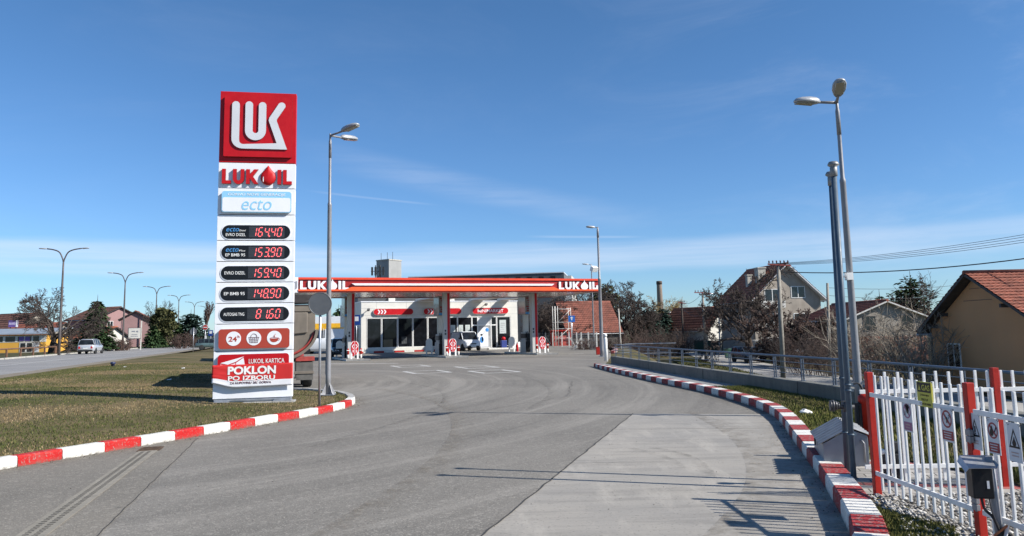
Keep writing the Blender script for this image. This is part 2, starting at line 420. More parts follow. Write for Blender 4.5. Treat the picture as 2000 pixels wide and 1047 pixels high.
# ------------------------------------------------------------------ mesh helpers
class MB:
    def __init__(s):
        s.v = []; s.f = []; s.m = []; s.s = []
    def add(s, vs, fs, m=0, smooth=False):
        o = len(s.v)
        s.v.extend(tuple(p) for p in vs)
        for f in fs:
            s.f.append(tuple(i + o for i in f)); s.m.append(m); s.s.append(smooth)
        return s
    def box(s, x0, y0, z0, x1, y1, z1, m=0):
        v = [(x0,y0,z0),(x1,y0,z0),(x1,y1,z0),(x0,y1,z0),(x0,y0,z1),(x1,y0,z1),(x1,y1,z1),(x0,y1,z1)]
        return s.add(v, [(3,2,1,0),(4,5,6,7),(0,1,5,4),(1,2,6,5),(2,3,7,6),(3,0,4,7)], m)
    def cbox(s, c, d, rz=0.0, m=0, rx=0.0):
        M = Matrix.Translation(c) @ Matrix.Rotation(rz, 4, 'Z') @ Matrix.Rotation(rx, 4, 'X')
        a, b, e = d[0] / 2, d[1] / 2, d[2] / 2
        v = [M @ Vector(p) for p in ((-a,-b,-e),(a,-b,-e),(a,b,-e),(-a,b,-e),(-a,-b,e),(a,-b,e),(a,b,e),(-a,b,e))]
        return s.add(v, [(3,2,1,0),(4,5,6,7),(0,1,5,4),(1,2,6,5),(2,3,7,6),(3,0,4,7)], m)
    def hexa(s, v, m=0):
        return s.add(v, [(3,2,1,0),(4,5,6,7),(0,1,5,4),(1,2,6,5),(2,3,7,6),(3,0,4,7)], m)
    def bar(s, p, q, w, h=None, m=0):
        """square bar from p to q"""
        p = Vector(p); q = Vector(q); d = (q - p).normalized()
        a = d.cross(Vector((0, 0, 1)))
        if a.length < 1e-3: a = Vector((1, 0, 0))
        a.normalize(); b = a.cross(d)
        h = h or w
        a = a * w / 2; b = b * h / 2
        return s.hexa([p-a-b, p+a-b, p+a+b, p-a+b, q-a-b, q+a-b, q+a+b, q-a+b], m)
    def tube(s, pts, rad, n=8, m=0, cap=True, smooth=True):
        pts = [Vector(p) for p in pts]
        if not hasattr(rad, '__len__'): rad = [rad] * len(pts)
        vs = []; fs = []
        d0 = (pts[1] - pts[0]).normalized()
        ref = Vector((0, 0, 1)) if abs(d0.z) < 0.9 else Vector((1, 0, 0))
        a = d0.cross(ref).normalized()
        for i, p in enumerate(pts):
            d = (pts[min(i + 1, len(pts) - 1)] - pts[max(i - 1, 0)])
            if d.length < 1e-9: d = d0
            d.normalize()
            a = (a - d * a.dot(d))
            if a.length < 1e-6: a = d.orthogonal()
            a.normalize(); b = d.cross(a)
            for k in range(n):
                t = 2 * PI * k / n
                vs.append(p + (a * math.cos(t) + b * math.sin(t)) * rad[i])
        for i in range(len(pts) - 1):
            for k in range(n):
                k2 = (k + 1) % n
                fs.append((i*n+k, i*n+k2, (i+1)*n+k2, (i+1)*n+k))
        s.add(vs, fs, m, smooth)
        if cap:
            o = len(s.v) - len(vs)
            s.f.append(tuple(o + k for k in reversed(range(n)))); s.m.append(m); s.s.append(False)
            e = o + (len(pts) - 1) * n
            s.f.append(tuple(e + k for k in range(n))); s.m.append(m); s.s.append(False)
        return s
    def cyl(s, p, q, r0, r1=None, n=12, m=0):
        return s.tube([p, q], [r0, r0 if r1 is None else r1], n, m)
    def lathe(s, prof, n=16, m=0, c=(0, 0, 0), smooth=True):
        vs = []; fs = []
        for r, z in prof:
            for k in range(n):
                t = 2 * PI * k / n
                vs.append((c[0] + r * math.cos(t), c[1] + r * math.sin(t), c[2] + z))
        for i in range(len(prof) - 1):
            for k in range(n):
                k2 = (k + 1) % n
                fs.append((i*n+k, i*n+k2, (i+1)*n+k2, (i+1)*n+k))
        fs.append(tuple(reversed(range(n)))); fs.append(tuple((len(prof)-1)*n + k for k in range(n)))
        return s.add(vs, fs, m, smooth)
    def prism(s, poly, y0, y1, m=0, side=None):
        """outline in the x-z plane given thickness from y0 (front) to y1"""
        n = len(poly)
        vs = [(a, y0, b) for a, b in poly] + [(a, y1, b) for a, b in poly]
        s.add(vs, [tuple(range(n)), tuple(reversed(range(n, 2 * n)))], m)
        o = len(s.v) - 2 * n
        for i in range(n):
            j = (i + 1) % n
            s.f.append((o+i, o+n+i, o+n+j, o+j)); s.m.append(m if side is None else side); s.s.append(False)
        return s
    def flat(s, poly, z=0.0, m=0):
        return s.add([(p[0], p[1], z if len(p) < 3 else p[2]) for p in poly], [tuple(range(len(poly)))], m)
    def loft(s, rings, m=0, smooth=True, cap=True):
        n = len(rings[0]); vs = [p for r in rings for p in r]; fs = []
        for i in range(len(rings) - 1):
            for k in range(n):
                k2 = (k + 1) % n
                fs.append((i*n+k, i*n+k2, (i+1)*n+k2, (i+1)*n+k))
        if cap:
            fs.append(tuple(reversed(range(n)))); fs.append(tuple((len(rings)-1)*n + k for k in range(n)))
        return s.add(vs, fs, m, smooth)
    def ell(s, c, r, nu=10, nv=7, m=0):
        rings = []
        for j in range(nv + 1):
            ph = -PI / 2 + PI * (j + 0.001 if j == 0 else j - 0.001 if j == nv else j) / nv
            rings.append([(c[0] + r[0]*math.cos(ph)*math.cos(2*PI*k/nu), c[1] + r[1]*math.cos(ph)*math.sin(2*PI*k/nu), c[2] + r[2]*math.sin(ph)) for k in range(nu)])
        return s.loft(rings, m)
    def build(s, name, mats, parent=None, bevel=0.0, recalc=True):
        me = bpy.data.meshes.new(name)
        me.from_pydata(s.v, [], s.f)
        if not isinstance(mats, (list, tuple)): mats = [mats]
        for x in mats: me.materials.append(x)
        me.polygons.foreach_set('material_index', s.m)
        me.polygons.foreach_set('use_smooth', s.s)
        if recalc:
            b = bmesh.new(); b.from_mesh(me)
            bmesh.ops.recalc_face_normals(b, faces=b.faces)
            b.to_mesh(me); b.free()
        me.update()
        o = bpy.data.objects.new(name, me)
        C.objects.link(o)
        if parent: o.parent = parent
        if bevel:
            md = o.modifiers.new('bevel', 'BEVEL'); md.width = bevel; md.segments = 2; md.limit_method = 'ANGLE'; md.angle_limit = R(40)
        return o

def np_mesh(name, verts, k, mats, parent=None, midx=None):
    """fast mesh of equal faces with k corners each; verts is (n*k, 3)"""
    me = bpy.data.meshes.new(name)
    nv = len(verts); nf = nv // k
    me.vertices.add(nv); me.vertices.foreach_set('co', np.asarray(verts, dtype=np.float32).ravel())
    me.loops.add(nv); me.loops.foreach_set('vertex_index', np.arange(nv, dtype=np.int32))
    me.polygons.add(nf)
    me.polygons.foreach_set('loop_start', np.arange(nf, dtype=np.int32) * k)
    if not isinstance(mats, (list, tuple)): mats = [mats]
    for x in mats: me.materials.append(x)
    if midx is not None: me.polygons.foreach_set('material_index', np.asarray(midx, dtype=np.int32))
    me.update(calc_edges=True); me.validate()
    o = bpy.data.objects.new(name, me); C.objects.link(o)
    if parent: o.parent = parent
    return o

def thing(name, label, cat, loc=(0, 0, 0), rz=0.0, group=None):
    o = bpy.data.objects.new(name, None); C.objects.link(o)
    o.empty_display_size = 0.3
    o.location = loc; o.rotation_euler = (0, 0, rz)
    return tag(o, label, cat, group)
def tag(o, label=None, cat=None, group=None, kind=None):
    if label: o['label'] = label
    if cat: o['category'] = cat
    if group: o['group'] = group
    if kind: o['kind'] = kind
    return o
def struct(o): return tag(o, kind='structure')
def dup(root, loc, rz, label=None, group=None, scale=None):
    kids = {}
    for o in ALLOBJ(): 
        if o.parent: kids.setdefault(o.parent.name, []).append(o)
    def rec(o, parent):
        c = o.copy(); C.objects.link(c)
        if parent: c.parent = parent
        for ch in kids.get(o.name, []): rec(ch, c)
        return c
    r = rec(root, None)
    r.location = loc; r.rotation_euler = (0, 0, rz)
    if scale: r.scale = scale if hasattr(scale, '__len__') else (scale,) * 3
    if label: r['label'] = label
    if group: r['group'] = group
    return r
def ALLOBJ(): return list(C.objects)

def text(parent, name, s, x, z, w, h, y, m, bold=0.0, shear=0.0, depth=0.004, loc=None):
    """lettering in the x-z plane facing -y, fitted to a width and height about (x, z)"""
    cu = bpy.data.curves.new(name, 'FONT'); cu.body = s; cu.size = 1.0; cu.offset = bold; cu.shear = shear
    cu.resolution_u = 4; cu.extrude = 0.5
    ob = bpy.data.objects.new('tmp_text', cu); C.objects.link(ob)
    bpy.context.view_layer.update()
    dg = bpy.context.evaluated_depsgraph_get()
    me = bpy.data.meshes.new_from_object(ob.evaluated_get(dg))
    bpy.data.objects.remove(ob); bpy.data.curves.remove(cu)
    n = len(me.vertices); co = np.empty(n * 3, dtype=np.float32); me.vertices.foreach_get('co', co); co = co.reshape(-1, 3)
    lo = co.min(0); hi = co.max(0)
    out = np.empty_like(co)
    out[:, 0] = (co[:, 0] - (lo[0] + hi[0]) / 2) / (hi[0] - lo[0]) * w + x
    out[:, 2] = (co[:, 1] - (lo[1] + hi[1]) / 2) / (hi[1] - lo[1]) * h + z
    out[:, 1] = y - (co[:, 2] - lo[2]) / (hi[2] - lo[2]) * depth
    me.vertices.foreach_set('co', out.ravel()); me.materials.clear(); me.materials.append(m); me.update()
    me.name = name
    o = bpy.data.objects.new(name, me); C.objects.link(o)
    if parent: o.parent = parent
    return o

def arcpts(cx, cz, r, a0, a1, n=8):
    return [(cx + r * math.cos(R(a0 + (a1 - a0) * i / n)), cz + r * math.sin(R(a0 + (a1 - a0) * i / n))) for i in range(n + 1)]
def rrect(x0, z0, x1, z1, r, n=5):
    return arcpts(x1 - r, z0 + r, r, -90, 0, n) + arcpts(x1 - r, z1 - r, r, 0, 90, n) + arcpts(x0 + r, z1 - r, r, 90, 180, n) + arcpts(x0 + r, z0 + r, r, 180, 270, n)
def spline(pts, n=8):
    """Catmull-Rom through the points"""
    P = [Vector(p) for p in pts]; P = [P[0] * 2 - P[1]] + P + [P[-1] * 2 - P[-2]]
    out = []
    for i in range(1, len(P) - 2):
        a, b, c, d = P[i-1], P[i], P[i+1], P[i+2]
        for k in range(n):
            t = k / n
            out.append(0.5 * ((2*b) + (c-a)*t + (2*a-5*b+4*c-d)*t*t + (3*b-a-3*c+d)*t*t*t))
    out.append(P[-2]); return out
def resample(pts, step):
    out = [pts[0].copy()]; need = step
    for a, b in zip(pts, pts[1:]):
        L = (b - a).length; pos = 0.0
        while L - pos >= need:
            pos += need; out.append(a.lerp(b, pos / L)); need = step
        need -= L - pos
    return out
def interp(tab, y):
    for (y0, x0), (y1, x1) in zip(tab, tab[1:]):
        if y <= y1: return x0 + (x1 - x0) * (y - y0) / (y1 - y0)
    return tab[-1][1]
def smooth01(t):
    t = max(0.0, min(1.0, t)); return t * t * (3 - 2 * t)

LETTERS = {
 'L': (0.62, [[(0,0),(0.62,0),(0.62,0.22),(0.25,0.22),(0.25,1),(0,1)]]),
 'I': (0.26, [[(0,0),(0.26,0),(0.26,1),(0,1)]]),
 'U': (0.78, [[(0,1),(0,0.37)] + arcpts(0.39,0.37,0.39,180,360,12)[1:] + [(0.78,1),(0.53,1),(0.53,0.36)] + arcpts(0.39,0.36,0.14,0,-180,8)[1:] + [(0.25,1)]]),
 'K': (0.86, [[(0,0),(0.25,0),(0.25,0.40),(0.56,0),(0.86,0),(0.47,0.52),(0.84,1),(0.54,1),(0.25,0.62),(0.25,1),(0,1)]]),
}
def drop_outline(w, h):
    """a drop: round belly and a pointed top"""
    r = w / 2
    pts = arcpts(r, r, r, -220, 40, 24)
    pts = pts + [(r * 1.42, r * 1.98), (r * 1.14, r * 2.36), (r, h), (r * 0.86, r * 2.36), (r * 0.58, r * 1.98)]
    return pts
def brand_word(parent, x0, x1, z0, z1, y, depth, mface, mside, mdrop):
    """the six-letter word with a drop for its O; every letter its own part"""
    gap = 0.13; dw = 0.90 if mdrop is None else 1.06
    total = 0.62 + 0.78 + 0.86 + dw + 0.26 + 0.62 + gap * 5
    sx = (x1 - x0) / total; sz = z1 - z0; x = x0
    for ch in ('L', 'U', 'K', 'O', 'I', 'L'):
        if ch == 'O':
            b = MB()
            out = [(x + a * sx, z0 - 0.05 * sz + c * sz) for a, c in drop_outline(dw, 1.34)]
            if mdrop is None:
                b.prism(out, y - depth, y, 0, 1)
                b.build('drop', [mface, mside], parent)
            else:
                # swollen drop
                n = len(out); cx = x + dw * sx / 2; cz = z0 + 0.30 * sz; rings = []
                for f, dy in ((1, 0), (1, 0.6), (0.86, 0.92), (0.6, 1.2), (0.3, 1.36), (0.03, 1.4)):
                    rings.append([(cx + (a - cx) * f, y - depth * dy, cz + (c - cz) * f) for a, c in out])
                b.loft(rings, 0)
                d = b.build('drop', [mdrop], parent)
                g = MB()
                g.prism([(cx - 0.30*dw*sx + 0.035*sx*math.cos(R(t)), cz + 0.02*sz + 0.19*sz*math.sin(R(t))) for t in range(0, 360, 24)], y - depth * 1.22, y - depth * 1.05)
                g.build('highlight', [WHITE], d)
            x += (dw + gap) * sx
            continue
        w, polys = LETTERS[ch]
        b = MB()
        for p in polys: b.prism([(x + a * sx, z0 + c * sz) for a, c in p], y - depth, y, 0, 1)
        b.build('letter', [mface, mside], parent)
        x += (w + gap) * sx
# ------------------------------------------------------------------ the lie of the land
KERBL = [(5.0,-10.6),(7.0,-9.3),(9.0,-8.15),(10.98,-7.16),(11.72,-6.85),(12.39,-6.52),(13.62,-5.99),(14.92,-5.46),(16.23,-4.93),(17.39,-4.47),(18.3,-4.2)]
KL_PTS = [(-12.0,2.6),(-10.6,5.0),(-9.3,7.0),(-8.15,9.0),(-7.16,10.95),(-6.85,11.65),(-6.49,12.42),(-5.96,13.62),(-5.44,14.92),(-4.93,16.23),(-4.46,17.4),(-4.16,18.5),(-4.07,19.5),(-4.2,20.6),(-4.6,21.9),(-5.3,23.1),(-6.4,24.3),(-8.0,25.2),(-9.4,26.0),(-10.1,27.6),(-10.3,31),(-10.5,36),(-14,46),(-19,58),(-25,72),(-33,90)]
LAWN_R = [(2.6,-12.2),(5.0,-10.8),(7.0,-9.5),(9.0,-8.35),(10.95,-7.36),(12.42,-6.70),(13.62,-6.17),(14.92,-5.65),(16.23,-5.14),(17.4,-4.67),(18.5,-4.38),(19.5,-4.29),(20.6,-4.42),(21.9,-4.80),(23.1,-5.5),(24.3,-6.6),(25.2,-8.2),(26.0,-9.6),(27.6,-10.3),(31,-10.5),(36,-10.7),(46,-14.2),(58,-19.2),(72,-25.2),(90,-33.2)]
def road_near(y): return -31.3 - 0.293 * (y - 60)
def road_far(y): return road_near(y) - 12.3
WALL = [(-6,7.3),(6,7.2),(10,7.1),(13.5,6.95),(16.5,6.82),(20,6.5),(24,6.08),(31,5.42),(38.5,4.72)]
RB = WALL + [(39.5,5.3),(51,6.6),(60,8.6),(75,11),(103,12),(140,13),(4000,400)]
KR_PTS = [(1.4,3.2),(2.05,4.9),(2.76,6.7),(2.99,7.44),(3.47,9.15),(3.82,10.5),(4.33,12.5),(4.86,14.6),(5.13,16.2),(5.23,17.8),(5.2,20.2),(5.05,22.2),(4.69,25.0),(4.35,28.5),(4.06,32.0),(3.85,35.5),(3.77,37.7)]
KRB = [(y, x) for x, y in KR_PTS]

def ground_z(x, y):
    z = -0.07
    rn = road_near(max(y, 0))
    z += 0.19 * smooth01((rn + 1.0 - x) / 3.0)
    rb = interp(RB, y) + 0.35
    if x > rb: z = -0.3 - 1.42 * smooth01((x - rb) / 3.4)
    return z
def axis(a, b, step, lim, g=1.35):
    v = list(np.arange(a, b + step / 2, step)); d = step
    while v[-1] < lim: d *= g; v.append(v[-1] + d)
    d = step; lo = [v[0]]
    while lo[0] > -lim: d *= g; lo.insert(0, lo[0] - d)
    return lo[:-1] + v
gx = axis(-60, 42, 1.0, 3500); gy = [y for y in axis(-6, 130, 1.5, 4500) if y > -400]
b = MB(); nx = len(gx)
b.v = [(x, y, ground_z(x, y)) for y in gy for x in gx]
for j in range(len(gy) - 1):
    for i in range(nx - 1):
        b.f.append((j*nx+i, j*nx+i+1, (j+1)*nx+i+1, (j+1)*nx+i)); b.m.append(0); b.s.append(True)
GRND = soil_mat('rough_ground', (0.055, 0.060, 0.022), (0.15, 0.115, 0.065), (0.10, 0.075, 0.05), 0.12)
struct(b.build('ground', GRND, recalc=False))

def ruled(name, left, right, ys, zf, m, nx=1, kind='structure'):
    """sheet between two edge curves given as x(y)"""
    b = MB(); n = nx + 1
    for y in ys:
        l = left(y); r = right(y)
        for i in range(n):
            x = l + (r - l) * i / nx
            b.v.append((x, y, zf(x, y)))
    for j in range(len(ys) - 1):
        for i in range(nx):
            b.f.append((j*n+i, j*n+i+1, (j+1)*n+i+1, (j+1)*n+i)); b.m.append(0); b.s.append(True)
    return tag(b.build(name, m, recalc=False), kind=kind)

ASPH = asphalt_mat('asphalt', (0.164, 0.152, 0.132), (0.201, 0.186, 0.160))
ASPH2 = asphalt_mat('asphalt_old', (0.168, 0.154, 0.130), (0.205, 0.185, 0.152), False)
ROADM = asphalt_mat('road_asphalt', (0.21, 0.205, 0.20), (0.25, 0.24, 0.225), False)
ys = sorted(set([-6, -2, 2.6] + [y for y, x in LAWN_R] + [38, 39.5, 45, 51, 60, 66, 75, 85, 90, 103, 112, 122]))
def st_left(y):
    if y < 2.6: return -12.2 - (2.6 - y) * 0.6
    if y > 90: return max(-33.2 - (y - 90) * 0.42, road_near(y) - 0.3)
    return interp(LAWN_R, y) + 0.05
def st_right(y):
    if y < 3.2: return 1.4 + (y - 3.2) * 0.38 + 0.12
    if y < 37.7: return interp(KRB, y) + 0.12
    return interp([(37.7, 3.9), (39.6, 4.6), (51, 6.3), (60, 7.4), (75, 9.0), (103, 5.2), (122, 2)], y)
ruled('asphalt_forecourt', st_left, st_right, ys, lambda x, y: 0.0, ASPH, 4)

# older strip of asphalt outside the joint on the left, and the joint itself
j0 = Vector((-3.2, 5.0)); j1 = Vector((-5.62, 13.95))
ruled('asphalt_strip', lambda y: st_left(y) + 0.1, lambda y: j0.x + (j1.x - j0.x) * (y - j0.y) / (j1.y - j0.y), [3, 5, 7, 9, 10.95, 12.42, 13.62, 13.9], lambda x, y: 0.004, ASPH2, 3)
b = MB(); rng = random.Random(3)
pts = [j0.lerp(j1, i / 40) + Vector((rng.uniform(-0.012, 0.012), 0)) for i in range(41)]
for p, q in zip(pts, pts[1:]):
    b.add([(p.x - 0.007, p.y, 0.008), (p.x + 0.007, p.y, 0.008), (q.x + 0.007, q.y, 0.008), (q.x - 0.007, q.y, 0.008)], [(0, 1, 2, 3)])
struct(b.build('asphalt_joint', mat('bitumen', (0.045, 0.042, 0.037), 0.8), recalc=False))

# concrete apron in front of the gas compound
CONC = concrete_mat('apron_concrete', (0.262, 0.245, 0.217), (0.32, 0.293, 0.25))
def cl(y): return -1.0 + (2.45 + 1.0) * (y - 4.6) / (16.42 - 4.6)
cy = [3.4, 4.9, 6.7, 7.44, 9.15, 10.5, 12.5, 14.6, 15.8]
o = ruled('concrete_apron', cl, lambda y: interp(KRB, y) + 0.1, cy, lambda x, y: 0.006, CONC, 4)
b = MB()
b.add([(cl(15.8), 15.8, 0.006), (interp(KRB, 15.8) + 0.1, 15.8, 0.006), (cl(16.42), 16.42, 0.006)], [(0, 1, 2)])
struct(b.build('concrete_apron_tip', CONC, recalc=False))
b = MB(); BIT = MATS['bitumen']
def crack(pts, w, z=0.011):
    for p, q in zip(pts, pts[1:]):
        d = Vector((q[0]-p[0], q[1]-p[1])); nn = Vector((-d.y, d.x)).normalized() * w / 2
        b.add([(p[0]-nn.x, p[1]-nn.y, z), (p[0]+nn.x, p[1]+nn.y, z), (q[0]+nn.x, q[1]+nn.y, z), (q[0]-nn.x, q[1]-nn.y, z)], [(0, 1, 2, 3)])
def wig(p, q, n, a, r=random.Random(8)):
    p = Vector(p); q = Vector(q); d = (q - p); nn = Vector((-d.y, d.x)).normalized()
    return [p.lerp(q, i / n) + nn * r.uniform(-a, a) for i in range(n + 1)]
crack(wig((cl(4.6), 4.6), (cl(16.42), 16.42), 60, 0.012), 0.020, 0.012)
crack(wig((cl(16.42), 16.42), (5.1, 15.8), 16, 0.01), 0.018, 0.012)
crack(wig((1.72, 13.9), (3.3, 13.75), 14, 0.02), 0.014); crack(wig((3.3, 13.75), (4.7, 13.5), 14, 0.02), 0.009)
crack(wig((0.7, 10.5), (2.0, 10.45), 8, 0.02), 0.008)
# thin cracks in the asphalt
for p, q in (((-1.2, 17), (1.4, 21)), ((1.4, 21), (2.0, 27)), ((-2.6, 22), (-0.4, 23.4)), ((-0.9, 24.0), (-0.5, 26.5))):
    crack(wig(p, q, 26, 0.06), 0.012)
crack(wig((-2.0, 28.5), (4.2, 27.6), 30, 0.03), 0.03)
struct(b.build('surface_cracks', BIT, recalc=False))

# drainage channel in the left lane: cast strip, two rows of slots and an end grate
t = thing('drain_channel', 'long pale slotted drainage channel set in the asphalt by the left kerb', 'drain', (-4.42, 7.28, 0.006))
dv = Vector((-1.50, 5.6)); L = dv.length; t.rotation_euler = (0, 0, math.atan2(dv.y, dv.x) - PI / 2)
b = MB(); b.box(-0.135, -2.6, 0, 0.135, L - 0.42, 0.006)
y = -2.55
while y < L - 0.5:
    for s_ in (-0.06, 0.035): b.box(s_ - 0.022, y, 0.004, s_ + 0.03, y + 0.022, 0.0085, 1)
    y += 0.075
b.build('channel_edge', [concrete_mat('channel_concrete', (0.215, 0.195, 0.155), (0.26, 0.235, 0.19)), mat('slot_dark', (0.03, 0.028, 0.024), 0.9)], t)
b = MB()
b.box(-0.17, L - 0.42, 0, 0.17, L, 0.008)
for i in range(9): b.box(-0.13, L - 0.39 + i * 0.042, 0.008, 0.13, L - 0.37 + i * 0.042, 0.016)
b.build('end_grate', mat('rusty_iron', (0.10, 0.065, 0.04), 0.8, 0.3, 0.3, 9), t)

# worn painted frames and lines in front of the pumps
b = MB(); rng = random.Random(5)
RDW = mat('worn_road_paint', (0.50, 0.49, 0.46), 0.8, 0, 0.25, 5, dirt=0.55)
def pline(p, q, w):
    p = Vector(p); q = Vector(q); nn = Vector((-(q-p).y, (q-p).x)).normalized() * w / 2
    b.add([(*(p-nn), 0.005), (*(p+nn), 0.005), (*(q+nn), 0.005), (*(q-nn), 0.005)], [(0, 1, 2, 3)])
for fx, fy in ((-5.7, 42.7), (-4.05, 35.9), (-1.95, 39.8), (-0.95, 35.0)):
    a = R(21); u = Vector((math.cos(a), math.sin(a))); v = Vector((-u.y, u.x)); c = Vector((fx, fy))
    q = [c - u*0.8 - v*1.2, c + u*0.8 - v*1.2, c + u*0.8 + v*1.2, c - u*0.8 + v*1.2]
    for i in range(4): pline(q[i], q[(i+1) % 4], 0.20)
pline((-11.9, 49.3), (-7.0, 47.0), 0.28)
for p in ((-8.5, 53.0), (-6.6, 53.8), (-1.7, 55.2), (-0.4, 55.7), (4.0, 58.2)): pline(p, (p[0] + 1.2, p[1] + 0.45), 0.25)
struct(b.build('road_markings', RDW, recalc=False))

# the main road on the left, its worn white lines and dusty edge
ry = [y for y in range(0, 300, 6)]
ruled('main_road', road_far, road_near, ry, lambda x, y: 0.20, ROADM, 4)
ruled('road_shoulder', road_near, lambda y: road_near(y) + 1.1, ry, lambda x, y: 0.205 - 0.05 * (x - road_near(y)), soil_mat('dusty_shoulder', (0.22, 0.19, 0.15), (0.27, 0.24, 0.19), (0.15, 0.12, 0.09), 0.6), 2)
ruled('lane_line', lambda y: road_near(y) - 5.6, lambda y: road_near(y) - 5.44, ry, lambda x, y: 0.206, RDW, 1)
ruled('edge_line', lambda y: road_far(y) + 0.3, lambda y: road_far(y) + 0.46, ry, lambda x, y: 0.206, RDW, 1)
b = MB()
for y in ry[4:]:
    b.hexa([(road_far(y)-0.25, y, 0.1), (road_far(y), y, 0.1), (road_far(y+6), y+5.9, 0.1), (road_far(y+6)-0.25, y+5.9, 0.1),
            (road_far(y)-0.25, y, 0.34), (road_far(y), y, 0.34), (road_far(y+6), y+5.9, 0.34), (road_far(y+6)-0.25, y+5.9, 0.34)])
struct(b.build('road_kerb', CONCP))
VERGE = soil_mat('verge_grass', (0.045, 0.058, 0.020), (0.13, 0.105, 0.055), (0.08, 0.06, 0.04), 0.4)
ruled('far_verge', lambda y: road_far(y) - 7, lambda y: road_far(y) - 0.25, ry, lambda x, y: 0.30, VERGE, 2)

# the lawn
def lawn_z(x, y):
    d = interp(LAWN_R, y) - x
    dn = x - (road_near(y) + 1.0)
    return 0.10 + 0.24 * smooth01(d / 9.0) - 0.16 * smooth01((4.0 - dn) / 4.0)
LAWN = soil_mat('lawn_soil', (0.070, 0.074, 0.024), (0.20, 0.148, 0.08), (0.15, 0.11, 0.062), 0.30, 0.47)
ly = sorted(set([y for y, x in LAWN_R] + list(np.arange(3, 60, 1.0))))
ruled('lawn', lambda y: min(road_near(y) + 1.0, interp(LAWN_R, y) - 0.3), lambda y: interp(LAWN_R, y) + 0.03, ly, lawn_z, LAWN, 26)

# the residential road on the lower ground to the right
RN = [(5, 16.2), (37, 16.8), (50, 17.0), (63, 18.0), (75, 19.0), (100, 22.3), (140, 29)]
RF = [(5, 21.4), (37, 21.5), (50, 21.8), (63, 22.6), (75, 23.6), (100, 27), (140, 34)]
ruled('residential_road', lambda y: interp(RN, y), lambda y: interp(RF, y), [5, 20, 37, 43, 50, 56, 63, 69, 75, 88, 100, 120, 140], lambda x, y: -1.66, asphalt_mat('pale_road', (0.30, 0.285, 0.26), (0.36, 0.34, 0.30), False), 3)
ruled('stream', lambda y: interp(WALL, min(y, 38.5)) + 3.6, lambda y: interp(WALL, min(y, 38.5)) + 5.4, [22, 28, 34, 40, 48, 56, 64], lambda x, y: -1.69, mat('dark_water', (0.015, 0.018, 0.015), 0.12, 0, 0.3, 2), 1)
ruled('roadside_grass', lambda y: interp(RN, y) - 3.2, lambda y: interp(RN, y) - 0.05, [8, 20, 30, 37, 43, 50, 56, 63, 69, 75, 88], lambda x, y: -1.64, VERGE, 2)

# right-hand verge inside the kerb: grass, then a bare concrete strip along the wall
VZ = 0.12
ruled('grass_patch', lambda y: interp(KRB, y) + 0.26, lambda y: interp(WALL, y), [9.6, 10.5, 11.5, 12.5, 14.6, 16.2, 17.8, 19, 20.2, 21.5], lambda x, y: VZ + 0.02 * math.sin(x * 3 + y), soil_mat('patch_grass', (0.085, 0.095, 0.024), (0.17, 0.145, 0.065), (0.09, 0.07, 0.04), 0.5, 0.55), 8)
ruled('footway_strip', lambda y: interp(KRB, y) + 0.2, lambda y: interp(WALL, y), [21.5, 22.2, 25, 28.5, 32, 35.5, 37.7], lambda x, y: VZ, CONCD, 2)
ruled('paving', lambda y: interp(KRB, y) + 0.26, lambda y: interp(WALL, y), [3.2, 4.9, 6.0, 6.7, 7.44, 8.4, 9.15, 9.62], lambda x, y: VZ, paver_mat('pavers'), 4)
MOSS = soil_mat('moss_soil', (0.085, 0.085, 0.024), (0.16, 0.125, 0.07), (0.11, 0.085, 0.055), 1.5, 0.5)
ruled('moss_patch', lambda y: interp(KRB, y) + 0.27, lambda y: 3.42 + 0.05 * math.sin(9 * y), [5.95, 6.2, 6.5, 6.8, 7.1, 7.4, 7.62], lambda x, y: VZ + 0.018, MOSS, 4)
ruled('gravel_bed', lambda y: 3.35 + 0.05 * math.sin(9 * y), lambda y: interp(WALL, y), [4.2, 5.0, 5.6, 6.2, 6.5, 6.8, 7.1, 7.4, 7.58], lambda x, y: VZ + 0.012, mat('gravel_base', (0.20, 0.185, 0.16), 0.95, 0, 0.5, 22, 0.8, 40), 2)
ruled('enclosure_grass', lambda y: 5.0 - 0.1 * (y - 7.6) ** 2, lambda y: interp(WALL, y), [7.6, 8.2, 8.8, 9.62], lambda x, y: VZ + 0.02, MATS['patch_grass'] if 'patch_grass' in MATS else VERGE, 3)

# far hills on the skyline
b = MB(); rng = random.Random(11); n = 120; rings = []
for rr, hh in ((1300, 0.0), (1450, 0.5), (1650, 1.0), (2100, 0.9)):
    rings.append([(rr * math.sin(R(-60 + 120 * i / n)), rr * math.cos(R(-60 + 120 * i / n)), -2 + hh * (16 + 10 * math.sin(i * 0.13 + 1) + 9 * math.sin(i * 0.31 + 0.5) + rng.uniform(0, 3) + (14 if 68 < i < 82 else 0))) for i in range(n + 1)])
for j in range(3):
    o0 = len(b.v)
    b.add(rings[j] + rings[j+1], [(i, i+1, n+2+i, n+1+i) for i in range(n)], 0, True)
struct(b.build('hills', mat('hazed_hill_woods', (0.10, 0.105, 0.105), 0.95, 0, 0.25, 0.01, spec=0.1), recalc=False))  # bluish tone of distance haze mixed into the woods' own colour

